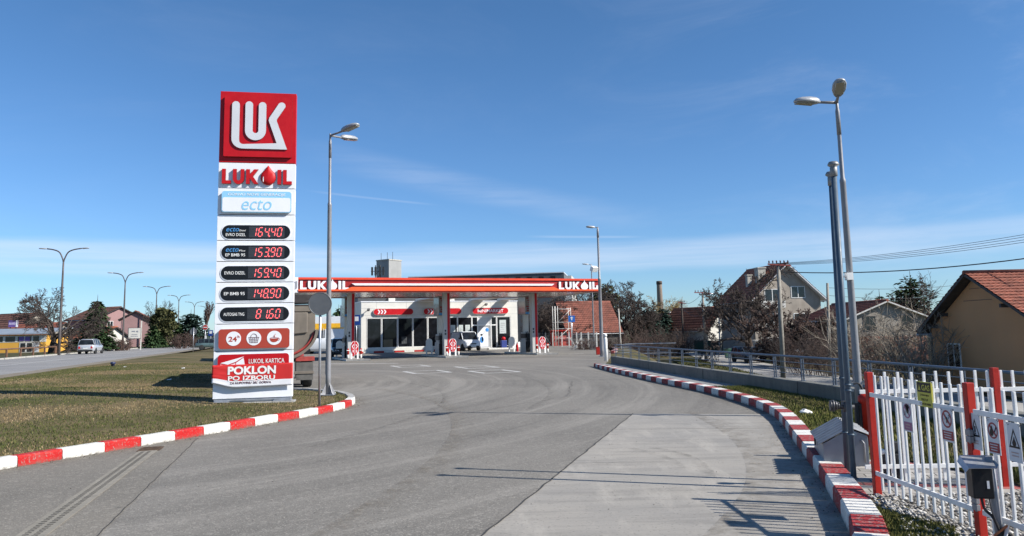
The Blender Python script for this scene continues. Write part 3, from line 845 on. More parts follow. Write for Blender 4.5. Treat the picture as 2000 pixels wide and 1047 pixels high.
# ------------------------------------------------------------------ kerbs
def kerb(name, pts, first, stone, w, h, side, ncol, mats, seed):
    """painted kerb stones laid along a line, colours taking turns after `first` metres"""
    rng = random.Random(seed); P = spline([(x, y, 0) for x, y in pts], 10)
    dense = resample(P, 0.02); b = MB(); pos = -first; L = len(dense) * 0.02; k = -1
    cuts = [first + i * stone for i in range(-60, 200) if 0.0 <= first + i * stone <= L - 0.05]
    idx0 = int(round((cuts[0] - first) / stone))
    for q, (c0, c1) in enumerate(zip(cuts, cuts[1:])):
        i0 = int(c0 / 0.02); i1 = min(int(c1 / 0.02), len(dense) - 1)
        p = dense[i0]; e = dense[i1]; d = (e - p).normalized(); nn = Vector((d.y, -d.x, 0)) * side
        n0 = Vector((lambda t: (t.y, -t.x, 0))((dense[min(i0+8, len(dense)-1)] - dense[max(i0-8, 0)]).normalized())) * side
        n1 = Vector((lambda t: (t.y, -t.x, 0))((dense[min(i1+8, len(dense)-1)] - dense[max(i1-8, 0)]).normalized())) * side
        p = p + d * 0.004; e = e - d * 0.004
        dz = rng.uniform(-0.004, 0.004); do = rng.uniform(-0.004, 0.004)
        prof = [(0.0, -0.06), (0.006, h - 0.025), (0.022, h), (w - 0.01, h), (w, h - 0.01), (w, -0.06)]
        r0 = [p + n0 * (a + do) + Vector((0, 0, z + dz)) for a, z in prof]; r1 = [e + n1 * (a + do) + Vector((0, 0, z + dz)) for a, z in prof]
        b.loft([r0, r1], (q + idx0) % 2 if (q + idx0) < ncol else 2, False)
    return struct(b.build(name, mats))
# the joint white -> red that falls at survey point (-7.08, 11.2)
kerb('kerb_verge', KL_PTS[:21], 9.92, 0.69, 0.20, 0.155, -1, 14, [REDK, WHTK, GRYK], 4)
kerb('kerb_plain', KL_PTS[20:], 0.0, 1.0, 0.15, 0.12, -1, -999, [GRYK, GRYK, GRYK], 5)
kerb('kerb_compound', KR_PTS, 5.1, 0.62, 0.27, 0.165, 1, 999, [WHTK, REDK2, GRYK], 6)
# low kerb round the back edge of the forecourt
b = MB(); P = resample(spline([(7.4, 59, 0), (8.6, 66, 0), (9.0, 75, 0), (7.6, 88, 0), (5.2, 103, 0), (2, 120, 0)], 8), 1.0)
for i, (p, q) in enumerate(zip(P, P[1:])):
    b.bar(p + Vector((0, 0, 0.05)), q + Vector((0, 0, 0.05)), 0.25, 0.22, i % 2)
struct(b.build('kerb_exit', [REDK2, GRYK]))

# ------------------------------------------------------------------ grass, moss and stones (uncountable)
def vnoise(x, y, s, seed):
    r = np.random.RandomState(seed); out = 0
    for _ in range(5):
        a = r.uniform(0, 6.28); k = s * r.uniform(0.6, 1.8); out = out + np.sin((x * np.cos(a) + y * np.sin(a)) * k + r.uniform(0, 6.28))
    return out / 5
def blades(name, xs, ys, zs, h, w, cols, label=None, seed=1, lean=0.5):
    r = np.random.RandomState(seed); n = len(xs)
    a = r.uniform(0, 2 * np.pi, n); hh = h * r.uniform(0.5, 1.3, n); ww = w * r.uniform(0.6, 1.4, n)
    la = r.uniform(0, 2 * np.pi, n); ll = hh * r.uniform(0, lean, n)
    v = np.empty((n, 3, 3)); dx = np.cos(a) * ww / 2; dy = np.sin(a) * ww / 2
    v[:, 0] = np.stack([xs - dx, ys - dy, zs - 0.004], 1); v[:, 1] = np.stack([xs + dx, ys + dy, zs - 0.004], 1)
    v[:, 2] = np.stack([xs + np.cos(la) * ll, ys + np.sin(la) * ll, zs + hh], 1)
    o = np_mesh(name, v.reshape(-1, 3), 3, island_mat(name + '_tone', cols, 0.85))
    return tag(o, label, None, None, 'stuff')
def lawn_samples(n, seed, y0, y1):
    r = np.random.RandomState(seed); xs = []; ys_ = []; zs = []
    while len(xs) < n:
        y = y0 + (y1 - y0) * r.rand() ** 1.4
        l = road_near(y) + 1.2; rr = interp(LAWN_R, y) - 0.02
        l = max(l, -0.75 * y - 4)
        if rr - l < 0.2: continue
        x = l + (rr - l) * r.rand()
        xs.append(x); ys_.append(y); zs.append(lawn_z(x, y))
    return np.array(xs), np.array(ys_), np.array(zs)
x, y, z = lawn_samples(110000, 2, 8, 48)
edge = np.array([interp(LAWN_R, b_) for b_ in y]) - x
dryness = vnoise(x, y, 0.55, 4) + 0.5 * vnoise(x, y, 1.7, 9) + 0.95 * np.exp(-edge / 1.6) - 0.10 + 0.20 * (y < 16)
r_ = np.random.RandomState(5).normal(0, 0.18, len(x))
dm = dryness + r_ * 0.9 > 0.10
u_, v_ = math.cos(R(11.5)), math.sin(R(11.5))
lx_ = (x + 7.51) * u_ + (y - 19.45) * v_; ly_ = -(x + 7.51) * v_ + (y - 19.45) * u_
off = ~((lx_ > -0.12) & (lx_ < 2.03) & (ly_ > -0.22) & (ly_ < 0.45))
bare = vnoise(x, y, 1.1, 21) + 0.5 * vnoise(x, y, 3.1, 22) > 0.62
off &= ~bare
x, y, z, dm = x[off], y[off], z[off], dm[off]
blades('lawn_grass', x[~dm], y[~dm], z[~dm], 0.034, 0.020, [(0.036, 0.050, 0.012), (0.072, 0.088, 0.022), (0.13, 0.125, 0.044)], 'short green winter grass on the verge by the price sign', 3)
blades('dry_grass', x[dm], y[dm], z[dm], 0.030, 0.020, [(0.15, 0.105, 0.050), (0.24, 0.175, 0.09), (0.34, 0.26, 0.145)], 'dry straw coloured grass along the painted kerb', 4, 1.0)
# longer tufts leaning over the kerb and standing about the lawn
r_ = np.random.RandomState(91); tx = []; ty = []; tz = []
for k_ in range(300):
    yy = r_.uniform(9.5, 23) if k_ < 260 else r_.uniform(10, 34); q_ = interp(LAWN_R, yy)
    xx = q_ - r_.uniform(0.0, 0.22) if k_ < 260 else q_ - 0.3 - abs(r_.normal(0, 5))
    m_ = r_.randint(8, 26); tx += list(xx + r_.normal(0, 0.045, m_)); ty += list(yy + r_.normal(0, 0.045, m_)); tz += [lawn_z(xx, yy)] * m_
blades('grass_tufts', np.array(tx), np.array(ty), np.array(tz), 0.075, 0.014, [(0.05, 0.06, 0.016), (0.12, 0.115, 0.04), (0.26, 0.21, 0.12)], 'longer grass tufts along the edge of the painted kerb', 92, 0.8)
def fade_strip(name, line, w, side, z, m):
    b = MB(); P = resample(spline([(a, c, 0) for a, c in line], 8), 0.3); f = []
    for i, p in enumerate(P):
        d = (P[min(i+1, len(P)-1)] - P[max(i-1, 0)]).normalized(); nn = Vector((d.y, -d.x, 0)) * side
        for a, g in ((-0.02, 1.0), (w * 0.4, 0.55), (w, 0.0)): b.v.append(tuple(p + nn * a + Vector((0, 0, z)))); f.append(g)
    for i in range(len(P) - 1):
        for k in range(2): b.f.append((3*i+k, 3*i+k+1, 3*i+k+4, 3*i+k+3)); b.m.append(0); b.s.append(False)
    o = b.build(name, m, recalc=False); at_ = o.data.attributes.new('fade', 'FLOAT', 'POINT'); at_.data.foreach_set('value', f)
    return struct(o)
DUST = dust_mat('kerb_grit', (0.24, 0.21, 0.17), 0.6)
fade_strip('grit_verge', KL_PTS[:22], 0.55, 1, 0.0125, DUST)
RUB = dust_mat('tyre_rubber', (0.07, 0.065, 0.058), 0.38)
fade_strip('tyre_mark', [(2.05, 11.7), (2.3, 11.2), (2.42, 10.6), (2.4, 9.9), (2.3, 9.2)], 0.16, 1, 0.0135, RUB)
fade_strip('tyre_mark', [(1.72, 11.7), (1.98, 11.1), (2.1, 10.5), (2.1, 9.8)], 0.12, 1, 0.0135, RUB)
fade_strip('tyre_mark', [(-3.3, 12.5), (-2.2, 16.5), (-1.9, 20.5), (-2.6, 25), (-4.4, 29)], 0.20, 1, 0.0125, RUB)
fade_strip('tyre_mark', [(0.2, 17.5), (0.9, 21.5), (0.9, 26), (0.1, 31), (-1.6, 36)], 0.22, 1, 0.0125, RUB)
fade_strip('dust_trail', [(-2.0, 6.0), (-1.2, 11.0), (-1.3, 16.0), (-2.4, 21.0), (-4.6, 25.5)], 0.45, 1, 0.0122, DUST)
fade_strip('dust_trail', [(1.2, 6.0), (2.6, 9.0), (3.4, 12.5), (3.6, 16.5)], 0.6, 1, 0.0128, DUST)
fade_strip('grit_compound', KR_PTS, 0.5, -1, 0.0135, DUST)
def strip_samples(n, seed, y0, y1, lf, rf, zz):
    r = np.random.RandomState(seed); y = r.uniform(y0, y1, n); u = r.rand(n)
    l = np.array([lf(v) for v in y]); rr = np.array([rf(v) for v in y])
    return l + (rr - l) * u, y, np.full(n, zz)
x, y, z = strip_samples(30000, 6, 9.7, 21.4, lambda v: interp(KRB, v) + 0.28, lambda v: interp(WALL, v), VZ + 0.01)
k = vnoise(x, y, 0.9, 3) + np.random.RandomState(1).normal(0, 0.3, len(x)) > 0.25
blades('patch_grass_blades', x[~k], y[~k], z[~k], 0.055, 0.02, [(0.05, 0.062, 0.012), (0.115, 0.125, 0.026), (0.19, 0.18, 0.05)], 'sunlit green grass between the kerb and the concrete wall', 7)
blades('patch_dry_blades', x[k], y[k], z[k], 0.045, 0.018, [(0.11, 0.085, 0.04), (0.22, 0.18, 0.09)], 'yellowish dry grass between the kerb and the concrete wall', 8, 1.0)
x, y, z = strip_samples(7000, 16, 7.65, 9.6, lambda v: 5.0 - 0.1 * (v - 7.6) ** 2, lambda v: interp(WALL, v), VZ + 0.02)
blades('compound_grass', x, y, z, 0.07, 0.016, [(0.03, 0.045, 0.01), (0.075, 0.09, 0.02), (0.15, 0.13, 0.05)], 'grass inside the white picket compound', 17)
x, y, z = strip_samples(9000, 26, 5.98, 7.6, lambda v: interp(KRB, v) + 0.28, lambda v: 3.42 + 0.12 * math.sin(5 * v), VZ + 0.018)
k = vnoise(x, y, 2.2, 13) > -0.25
blades('moss', x[k], y[k], z[k], 0.028, 0.014, [(0.05, 0.055, 0.012), (0.12, 0.125, 0.028), (0.20, 0.18, 0.06)], 'moss and weeds between the red and white kerb and the gravel', 27)
x, y, z = strip_samples(9000, 36, 24, 88, lambda v: interp(RN, v) - 3.2, lambda v: interp(RN, v) - 0.1, -1.64)
blades('roadside_blades', x, y, z, 0.12, 0.05, [(0.03, 0.04, 0.01), (0.07, 0.08, 0.02), (0.13, 0.115, 0.045)], 'rough grass beside the residential road', 37)
def stones(name, xs, ys, z0, r0, r1, cols, label, seed):
    r = np.random.RandomState(seed); n = len(xs)
    t = (1 + 5 ** 0.5) / 2
    base = np.array([(1,1,1),(1,-1,-1),(-1,1,-1),(-1,-1,1),(-1,-1,-1),(-1,1,1),(1,-1,1),(1,1,-1)], dtype=float) / 1.732
    cube = [(7,1,4,2),(0,5,3,6),(7,0,6,1),(2,4,3,5),(7,2,5,0),(1,6,3,4)]
    oc = np.array([(1,0,0),(-1,0,0),(0,1,0),(0,-1,0),(0,0,1),(0,0,-1)], dtype=float)
    tri = np.array([(4,0,2),(4,2,1),(4,1,3),(4,3,0),(5,2,0),(5,1,2),(5,3,1),(5,0,3)])
    me = bpy.data.meshes.new(name)
    rad = r.uniform(r0, r1, (n, 1)) * r.uniform(0.7, 1.3, (n, 3)); rad[:, 2] *= 0.65
    an = r.uniform(0, 6.28, n); ca, sa = np.cos(an), np.sin(an)
    p = oc[None] * r.uniform(0.8, 1.15, (n, 6, 1)) * rad[:, None, :]
    q = p.copy(); q[..., 0] = p[..., 0] * ca[:, None] - p[..., 1] * sa[:, None]; q[..., 1] = p[..., 0] * sa[:, None] + p[..., 1] * ca[:, None]
    q += np.stack([xs, ys, z0 + rad[:, 2] * r.uniform(0.2, 0.8, n)], 1)[:, None, :]
    v = q.reshape(-1, 3); f = (tri[None] + (np.arange(n) * 6)[:, None, None]).reshape(-1, 3)
    me.vertices.add(len(v)); me.vertices.foreach_set('co', v.ravel())
    me.loops.add(f.size); me.loops.foreach_set('vertex_index', f.ravel().astype(np.int32))
    me.polygons.add(len(f)); me.polygons.foreach_set('loop_start', (np.arange(len(f)) * 3).astype(np.int32))
    me.polygons.foreach_set('use_smooth', np.ones(len(f), dtype=bool))
    me.materials.append(island_mat(name + '_tone', cols, 0.85)); me.update(calc_edges=True)
    o = bpy.data.objects.new(name, me); C.objects.link(o)
    return tag(o, label, None, None, 'stuff')
x, y, z = strip_samples(9000, 46, 4.6, 7.56, lambda v: 3.30 + 0.14 * math.sin(5 * v), lambda v: min(6.4, interp(WALL, v)), 0)
stones('gravel', x, y, VZ + 0.012, 0.010, 0.026, [(0.07, 0.066, 0.06), (0.20, 0.185, 0.165), (0.38, 0.36, 0.33), (0.58, 0.56, 0.52)], 'pale rounded gravel under the picket fence', 4)
x, y, z = strip_samples(500, 56, 5.98, 7.6, lambda v: interp(KRB, v) + 0.4, lambda v: 3.4, 0)
stones('scattered_gravel', x, y, VZ + 0.018, 0.008, 0.02, [(0.10, 0.095, 0.09), (0.35, 0.33, 0.30), (0.6, 0.58, 0.54)], 'loose stones scattered over the moss', 5)

r_ = np.random.RandomState(63); P_ = resample(spline([(a, c, 0) for a, c in KL_PTS[1:21]], 8), 0.05); n_ = 700
i_ = r_.randint(0, len(P_) - 1, n_); o_ = np.abs(r_.normal(0, 0.10, n_)); xs_ = []; ys_ = []
for k_, w_ in zip(i_, o_):
    d_ = (P_[k_+1] - P_[k_]).normalized(); q_ = P_[k_] + Vector((d_.y, -d_.x, 0)) * (w_ + 0.01); xs_.append(q_.x); ys_.append(q_.y)
stones('gutter_debris', np.array(xs_), np.array(ys_), 0.006, 0.004, 0.013, [(0.03, 0.025, 0.02), (0.10, 0.075, 0.05), (0.22, 0.19, 0.15)], 'crumbs of soil and dead leaves in the gutter of the left kerb', 64)
P_ = resample(spline([(a, c, 0) for a, c in KR_PTS[:14]], 8), 0.05); i_ = r_.randint(0, len(P_) - 1, 400); o_ = np.abs(r_.normal(0, 0.12, 400)); xs_ = []; ys_ = []
for k_, w_ in zip(i_, o_):
    d_ = (P_[k_+1] - P_[k_]).normalized(); q_ = P_[k_] - Vector((d_.y, -d_.x, 0)) * (w_ + 0.01); xs_.append(q_.x); ys_.append(q_.y)
stones('kerb_debris', np.array(xs_), np.array(ys_), 0.012, 0.004, 0.012, [(0.04, 0.035, 0.03), (0.14, 0.12, 0.10), (0.30, 0.27, 0.23)], 'small stones and grit along the foot of the right kerb', 65)
x, y = r_.uniform(-6, 5, 900), r_.uniform(6.2, 24, 900); k = (x > np.array([interp(LAWN_R, v) + 0.4 for v in y])) & (x < np.array([interp(KRB, v) - 0.3 for v in y]))
stones('loose_chippings', x[k], y[k], 0.008, 0.003, 0.008, [(0.05, 0.045, 0.04), (0.25, 0.23, 0.20), (0.45, 0.42, 0.37)], 'loose chippings scattered over the asphalt and concrete', 66)
# ------------------------------------------------------------------ the price tower
t = thing('price_sign', 'tall red and white fuel price tower standing on the grass verge', 'price sign', (-7.51, 19.45, 0), R(11.5))
SW = 1.91
def panel(name, z0, z1, m, y0=0.0, y1=0.24, gap=0.008):
    b = MB(); b.box(0, y0, z0 + gap, SW, y1, z1 - gap)
    return b.build(name, m, t, 0.006)
b = MB(); b.box(0.05, 0.03, 0.26, SW - 0.05, 0.21, 8.05)
b.build('frame', DARK, t)
lp = panel('logo_panel', 6.24, 8.14, RED)
n = []
b = MB(); b.prism(rrect(0.117, 6.385, SW - 0.095, 8.0, 0.03), -0.075, 0.0, 0, 1)
bd = b.build('logo_board', [RED, EDGE], lp)
BX0, BX1, BZ0, BZ1 = 0.117, SW - 0.095, 6.385, 8.0
def uv(u, v): return (BX0 + u * (BX1 - BX0), BZ0 + v * (BZ1 - BZ0))
asp = (BX1 - BX0) / (BZ1 - BZ0)
r = 0.056
def cap(cu, cv, a0, a1, rr=r, k=8): return [(cu + rr * math.cos(R(a0 + (a1-a0)*i/k)), cv + rr * asp * math.sin(R(a0 + (a1-a0)*i/k))) for i in range(k + 1)]
lk = cap(0.17, 0.845, 180, 0) + [(0.226, 0.29)] + cap(0.284, 0.262, 180, 270, 0.058, 5)[1:] + [(0.775, 0.228), (0.655, 0.625)]
lk = lk[:-1] + [(0.665, 0.560), (0.652, 0.60), (0.660, 0.645)] + [(0.795, 0.880)] + cap(0.843, 0.85, 150, -28)[1:] + [(0.775, 0.625), (0.772, 0.595), (0.93, 0.128)] + [(0.265, 0.128)] + cap(0.265, 0.290, 270, 180, 0.151, 7)[1:]
b = MB(); b.prism([uv(*p) for p in lk], -0.110, -0.075, 0, 1)
b.build('emblem', [GREYL, EDGE], bd)
uu = cap(0.364, 0.85, 180, 0) + [(0.42, 0.43)] + cap(0.462, 0.43, 180, 360, 0.042, 8)[1:] + [(0.504, 0.85)] + cap(0.560, 0.845, 180, 0)[1:] + [(0.616, 0.43)] + cap(0.462, 0.43, 0, -180, 0.154, 14)[1:]
uu = [p for p in uu]
b = MB(); b.prism([uv(*p) for p in uu], -0.110, -0.075, 0, 1)
b.build('emblem', [GREYL, EDGE], bd)
np_ = panel('name_panel', 5.57, 6.24, WHITE)
brand_word(np_, 0.095, SW - 0.085, 5.675, 6.06, -0.001, 0.065, REDL, EDGE, REDL)
pp = panel('product_panel', 4.88, 5.57, WHITE)
b = MB(); b.prism(rrect(0.105, 4.93, SW - 0.09, 5.48, 0.07), -0.07, 0, 0, 1)
pb = b.build('product_board', [LBLUE, GREYE], pp)
b = MB(); b.prism(rrect(0.125, 4.95, SW - 0.11, 5.315, 0.05), -0.075, -0.07)
b.build('white_field', WHITE, pb)
text(pb, 'lettering', 'GORIVO NOVE GENERACIJE', 0.965, 5.39, 1.42, 0.085, -0.0705, WHITE, 0.006, 0.2)
text(pb, 'lettering', 'ecto', 0.965, 5.125, 0.74, 0.27, -0.0755, LBLUE, 0.0, 0.25)
LED = emit_mat('led_red', (1.0, 0.13, 0.14), 1.5)
SEG = {'0': 'abcdef', '1': 'bc', '2': 'abged', '3': 'abgcd', '4': 'fgbc', '5': 'afgcd', '6': 'afgedc', '7': 'abc', '8': 'abcdefg', '9': 'abcdfg'}
def digits(parent, s, x, z, h, y):
    w = h * 0.43; st = h * 0.085; sl = 0.16
    pos = x
    for i, ch in enumerate(s):
        if ch == '.':
            b = MB(); b.prism([(pos - 0.046, z - 0.012), (pos - 0.016, z - 0.012), (pos - 0.012, z + 0.020), (pos - 0.042, z + 0.020)], y - 0.003, y); b.build('point', LED, parent); continue
        b = MB()
        def seg(p, q):
            (x0, z0), (x1, z1) = p, q; g = st * 0.62
            if abs(z1 - z0) < 1e-6:
                pl = [(x0 + g, z0), (x0 + g + st/2, z0 - st/2), (x1 - g - st/2, z0 - st/2), (x1 - g, z0), (x1 - g - st/2, z0 + st/2), (x0 + g + st/2, z0 + st/2)]
            else:
                lo, hi = min(z0, z1), max(z0, z1)
                pl = [(x0, lo + g), (x0 + st/2, lo + g + st/2), (x0 + st/2, hi - g - st/2), (x0, hi - g), (x0 - st/2, hi - g - st/2), (x0 - st/2, lo + g + st/2)]
            b.prism([(pos + a + sl * c, z + c) for a, c in pl], y - 0.003, y)
        K = {'a': ((0,h),(w,h)), 'b': ((w,h/2),(w,h)), 'c': ((w,0),(w,h/2)), 'd': ((0,0),(w,0)), 'e': ((0,0),(0,h/2)), 'f': ((0,h/2),(0,h)), 'g': ((0,h/2),(w,h/2))}
        for k in SEG[ch]: seg(*K[k])
        b.build('digit', LED, parent)
        pos += 0.156
SCR = mat('led_screen', (0.035, 0.036, 0.04), 0.3, 0, 0.15, 4)
zz = [4.88, 4.21, 3.67, 3.14, 2.61, 2.09]
PR = [('164.40', 'Diesel', 'EVRO DIZEL', 4.43), ('153.90', 'Plus', 'EP BMB 95', 3.91), ('159.40', None, 'EVRO DIZEL', 3.38), ('148.90', None, 'EP BMB 95', 2.855), ('81.60', None, 'AUTOGAS TNG', 2.335)]
for i, (pr, sub, nm, zc) in enumerate(PR):
    p = panel('price_panel', zz[i + 1], zz[i], WHITE)
    b = MB(); b.prism(rrect(0.10, zc - 0.200, SW - 0.085, zc + 0.200, 0.199, 9), -0.010, 0)
    b.build('display_rim', WHITE, p)
    b = MB(); b.prism(rrect(0.125, zc - 0.175, SW - 0.11, zc + 0.175, 0.174, 9), -0.016, -0.010)
    d = b.build('price_display', BLACK, p)
    b = MB(); b.box(0.78, -0.020, zc - 0.14, 1.66, -0.016, zc + 0.14); b.build('screen', SCR, d)
    digits(d, pr, 0.845 if len(pr) == 6 else 0.99, zc - 0.112, 0.225, -0.020)
    if sub:
        text(d, 'lettering', 'ecto', 0.385, zc + 0.062, 0.31, 0.10, -0.016, ECTO, 0.0, 0.25)
        text(d, 'lettering', sub, 0.625, zc + 0.040, 0.155, 0.045, -0.016, WHITEP, 0.0, 0.2)
        text(d, 'lettering', nm, 0.46, zc - 0.07, 0.48, 0.075, -0.016, WHITEP, 0.008)
    else:
        text(d, 'lettering', nm, 0.46, zc, 0.50, 0.080, -0.016, WHITEP, 0.008)
sp = panel('service_panel', 1.42, 2.09, WHITE)
b = MB(); b.prism(rrect(0.115, 1.475, SW - 0.085, 1.965, 0.07), -0.06, 0, 0, 1)
sb = b.build('service_board', [BRICKRED, GREYE], sp)
for cx in (0.475, 0.96, 1.455):
    b = MB(); b.prism([(cx + 0.178 * math.cos(R(a)), 1.725 + 0.178 * math.sin(R(a))) for a in range(0, 360, 12)], -0.065, -0.06)
    b.build('round_field', WHITE, sb)
text(sb, 'lettering', '24', 0.455, 1.715, 0.20, 0.125, -0.066, BRICKRED, 0.02)
text(sb, 'lettering', 'h', 0.595, 1.775, 0.045, 0.065, -0.066, BRICKRED, 0.02)
b = MB()                                                         # shopping basket pictogram
cx, cz = 0.96, 1.69
for i in range(6): b.bar((cx - 0.115 + i*0.046, -0.067, cz + 0.055), (cx - 0.09 + i*0.036, -0.067, cz - 0.075), 0.009, 0.004)
for z0, w in ((0.055, 0.13), (0.015, 0.115), (-0.03, 0.105), (-0.075, 0.095)): b.box(cx - w, -0.0695, cz + z0 - 0.006, cx + w, -0.0655, cz + z0 + 0.006)
b.tube([(cx + 0.075*math.cos(R(a)), -0.067, cz + 0.06 + 0.085*math.sin(R(a))) for a in range(0, 181, 15)], 0.006, 5)
b.build('basket_pictogram', EDGE, sb)
b = MB(); cx, cz = 1.45, 1.69                                    # cup pictogram
b.prism([(cx - 0.10, cz + 0.02)] + [(cx + 0.10*math.cos(R(a)), cz - 0.0 + 0.075*math.sin(R(a))) for a in range(190, 351, 12)] + [(cx + 0.10, cz + 0.02)], -0.069, -0.065)
b.tube([(cx + 0.10 + 0.03*math.cos(R(a)), -0.067, cz + 0.0 + 0.03*math.sin(R(a))) for a in range(-100, 101, 20)], 0.007, 5)
b.tube([(cx + 0.10*math.cos(R(a)), -0.067, cz + 0.022 + 0.022*math.sin(R(a))) for a in range(0, 361, 20)], 0.005, 5)
b.tube([(cx + 0.02, -0.067, cz + 0.055), (cx - 0.005, -0.067, cz + 0.085), (cx + 0.025, -0.067, cz + 0.11), (cx + 0.03, -0.067, cz + 0.14)], [0.012, 0.010, 0.008, 0.003], 5)
b.build('cup_pictogram', BRICKRED, sb)
lo = panel('lower_panel', 0.235, 1.42, WHITE)
b = MB(); b.prism(rrect(0.11, 0.72, SW - 0.09, 1.335, 0.08), -0.06, 0, 0, 1)
cb = b.build('promo_board', [RED, GREYE], lo)
text(cb, 'lettering', 'LUKOIL KARTICA', 1.28, 1.155, 0.86, 0.115, -0.061, WHITEP, 0.008)
b = MB()
b.prism([(0.20, 1.125), (0.82, 1.28), (0.60, 1.15), (0.40, 1.085)], -0.064, -0.06); b.prism([(0.20, 1.09), (0.39, 1.065), (0.39, 1.04), (0.20, 1.04)], -0.064, -0.06)
b.prism([(0.41, 1.068), (0.59, 1.115), (0.59, 1.04), (0.41, 1.04)], -0.064, -0.06); b.prism([(0.61, 1.125), (0.80, 1.245), (0.84, 1.04), (0.61, 1.04)], -0.064, -0.06)
b.v = [(0.17 + (x - 0.20) * 0.92, y, z) for x, y, z in b.v]; b.build('gift_picture', WHITE, cb)
# the strapped-on cloth banner, sagging to the left
b = MB(); NX, NZ = 48, 14; rngb = random.Random(9)
def ban(u, v):
    x = -0.012 + u * (SW + 0.024)
    top = 1.075 + 0.018 * u + 0.004 * math.sin(u * 9)
    bot = 0.63 - 0.115 * smooth01(u / 0.28) + 0.03 * max(0.0, u - 0.3)
    z = bot + (top - bot) * v
    wr = math.exp(-(u / 0.13) ** 2) * 0.026 * math.sin(v * 19 + u * 9) + 0.004 * math.sin(v * 5 + u * 7) * (1 - u)
    bulge = 0.018 * math.exp(-((u - 0.3) / 0.3) ** 2) * (1 - v)
    return (x, -0.075 - abs(wr) - bulge - 0.006, z)
vs = [ban(i / NX, j / NZ) for j in range(NZ + 1) for i in range(NX + 1)]
fs = [(j*(NX+1)+i, j*(NX+1)+i+1, (j+1)*(NX+1)+i+1, (j+1)*(NX+1)+i) for j in range(NZ) for i in range(NX)]
b.v = vs; b.f = fs; b.m = [1 if (k // NX) < 4 else 0 for k in range(len(fs))]; b.s = [True] * len(fs)
BANR = mat('banner_red', (0.54, 0.018, 0.016), 0.6, 0, 0.06, 3); BANW = mat('banner_white', (0.74, 0.74, 0.75), 0.55, 0, 0.05, 3)
bn = b.build('banner', [BANR, BANW], lo, recalc=False)
sol = bn.modifiers.new('thickness', 'SOLIDIFY'); sol.thickness = 0.004; sol.offset = 1
def onban(o, dy=0.013):
    me = o.data; n_ = len(me.vertices); co = np.empty(n_*3, dtype=np.float32); me.vertices.foreach_get('co', co); co = co.reshape(-1, 3)
    for k in range(n_):
        u = (co[k, 0] + 0.012) / (SW + 0.024); top = 1.075 + 0.018*u; bot = 0.63 - 0.115 * smooth01(u / 0.28) + 0.03 * max(0.0, u - 0.3)
        v = max(0, min(1, (co[k, 2] - bot) / (top - bot))); co[k, 1] = ban(u, v)[1] - dy + (co[k, 1] + 0.004)
    me.vertices.foreach_set('co', co.ravel()); me.update()
for s_, x_, z_, w_, h_, bo in (('POKLON', 0.935, 0.935, 1.15, 0.205, 0.04), ('PO IZBORU', 0.93, 0.745, 1.12, 0.115, 0.028)):
    onban(text(bn, 'lettering', s_, x_, z_, w_, h_, 0, WHITEP, bo))
onban(text(bn, 'lettering', "ZA KUPOVINU 20L' GORIVA", 0.91, 0.632, 0.98, 0.055, 0, EDGE, 0.004))
b = MB(); b.box(0.04, 0.05, 0.15, SW - 0.04, 0.19, 0.24); b.box(0.02, 0.01, 0.185, SW - 0.02, 0.23, 0.222)
b.build('base_beam', GALV, t, 0.004)
for x0, x1 in ((0.02, 0.40), (1.45, SW - 0.02)):
    b = MB(); b.box(x0, -0.07, 0.146, x1, 0.28, 0.172); b.box(x0 + 0.02, -0.03, 0.172, x1 - 0.02, 0.005, 0.215); b.build('foot', GALV, t, 0.006)
b = MB(); b.box(-0.07, -0.16, 0.0, SW + 0.07, 0.38, 0.145); b.build('footing', CONCD, t, 0.015)

# ------------------------------------------------------------------ street lamps
def lamp_head(parent, base, d, L=0.62, w=0.24, tilt=0.1):
    """a cobra head: rounded shell with a flat lens below, and the arm that carries it"""
    d = Vector((d[0], d[1], 0)).normalized(); s_ = Vector((-d.y, d.x, 0)); up = Vector((0, 0, 1))
    f = (d + up * tilt).normalized(); k = s_.cross(f); k = -k if k.z < 0 else k
    B = Vector(base); rings = []; lens = []
    for u, ww, hh, dz in ((0, 0.20, 0.30, 0), (0.06, 0.42, 0.75, 0), (0.2, 0.72, 1.0, 0), (0.45, 1.0, 1.05, 0), (0.75, 0.98, 0.9, 0), (0.93, 0.72, 0.62, 0), (1.0, 0.35, 0.28, 0)):
        c = B + f * (u * L); hw = w / 2 * ww; ht = 0.095 * hh; lo_ = 0.035 * hh
        rings.append([c + s_ * (hw * a) + k * (ht * e if e > 0 else lo_ * e) for a, e in ((-0.9, -1), (-1, -0.2), (-0.95, 0.35), (-0.6, 0.85), (0, 1), (0.6, 0.85), (0.95, 0.35), (1, -0.2), (0.9, -1))])
    b = MB(); b.loft(rings, 0); h = b.build('lamp_head', HEADG, parent)
    b = MB(); c0 = B + f * (0.28 * L) - k * 0.042; c1 = B + f * (0.95 * L) - k * 0.036
    b.loft([[c0 - s_*w*0.36, c0 + s_*w*0.36, c0 + s_*w*0.33 - k*0.018, c0 - s_*w*0.33 - k*0.018], [c1 - s_*w*0.30, c1 + s_*w*0.30, c1 + s_*w*0.26 - k*0.014, c1 - s_*w*0.26 - k*0.014]], 0, False)
    b.build('lens', LENS, h)
    return h
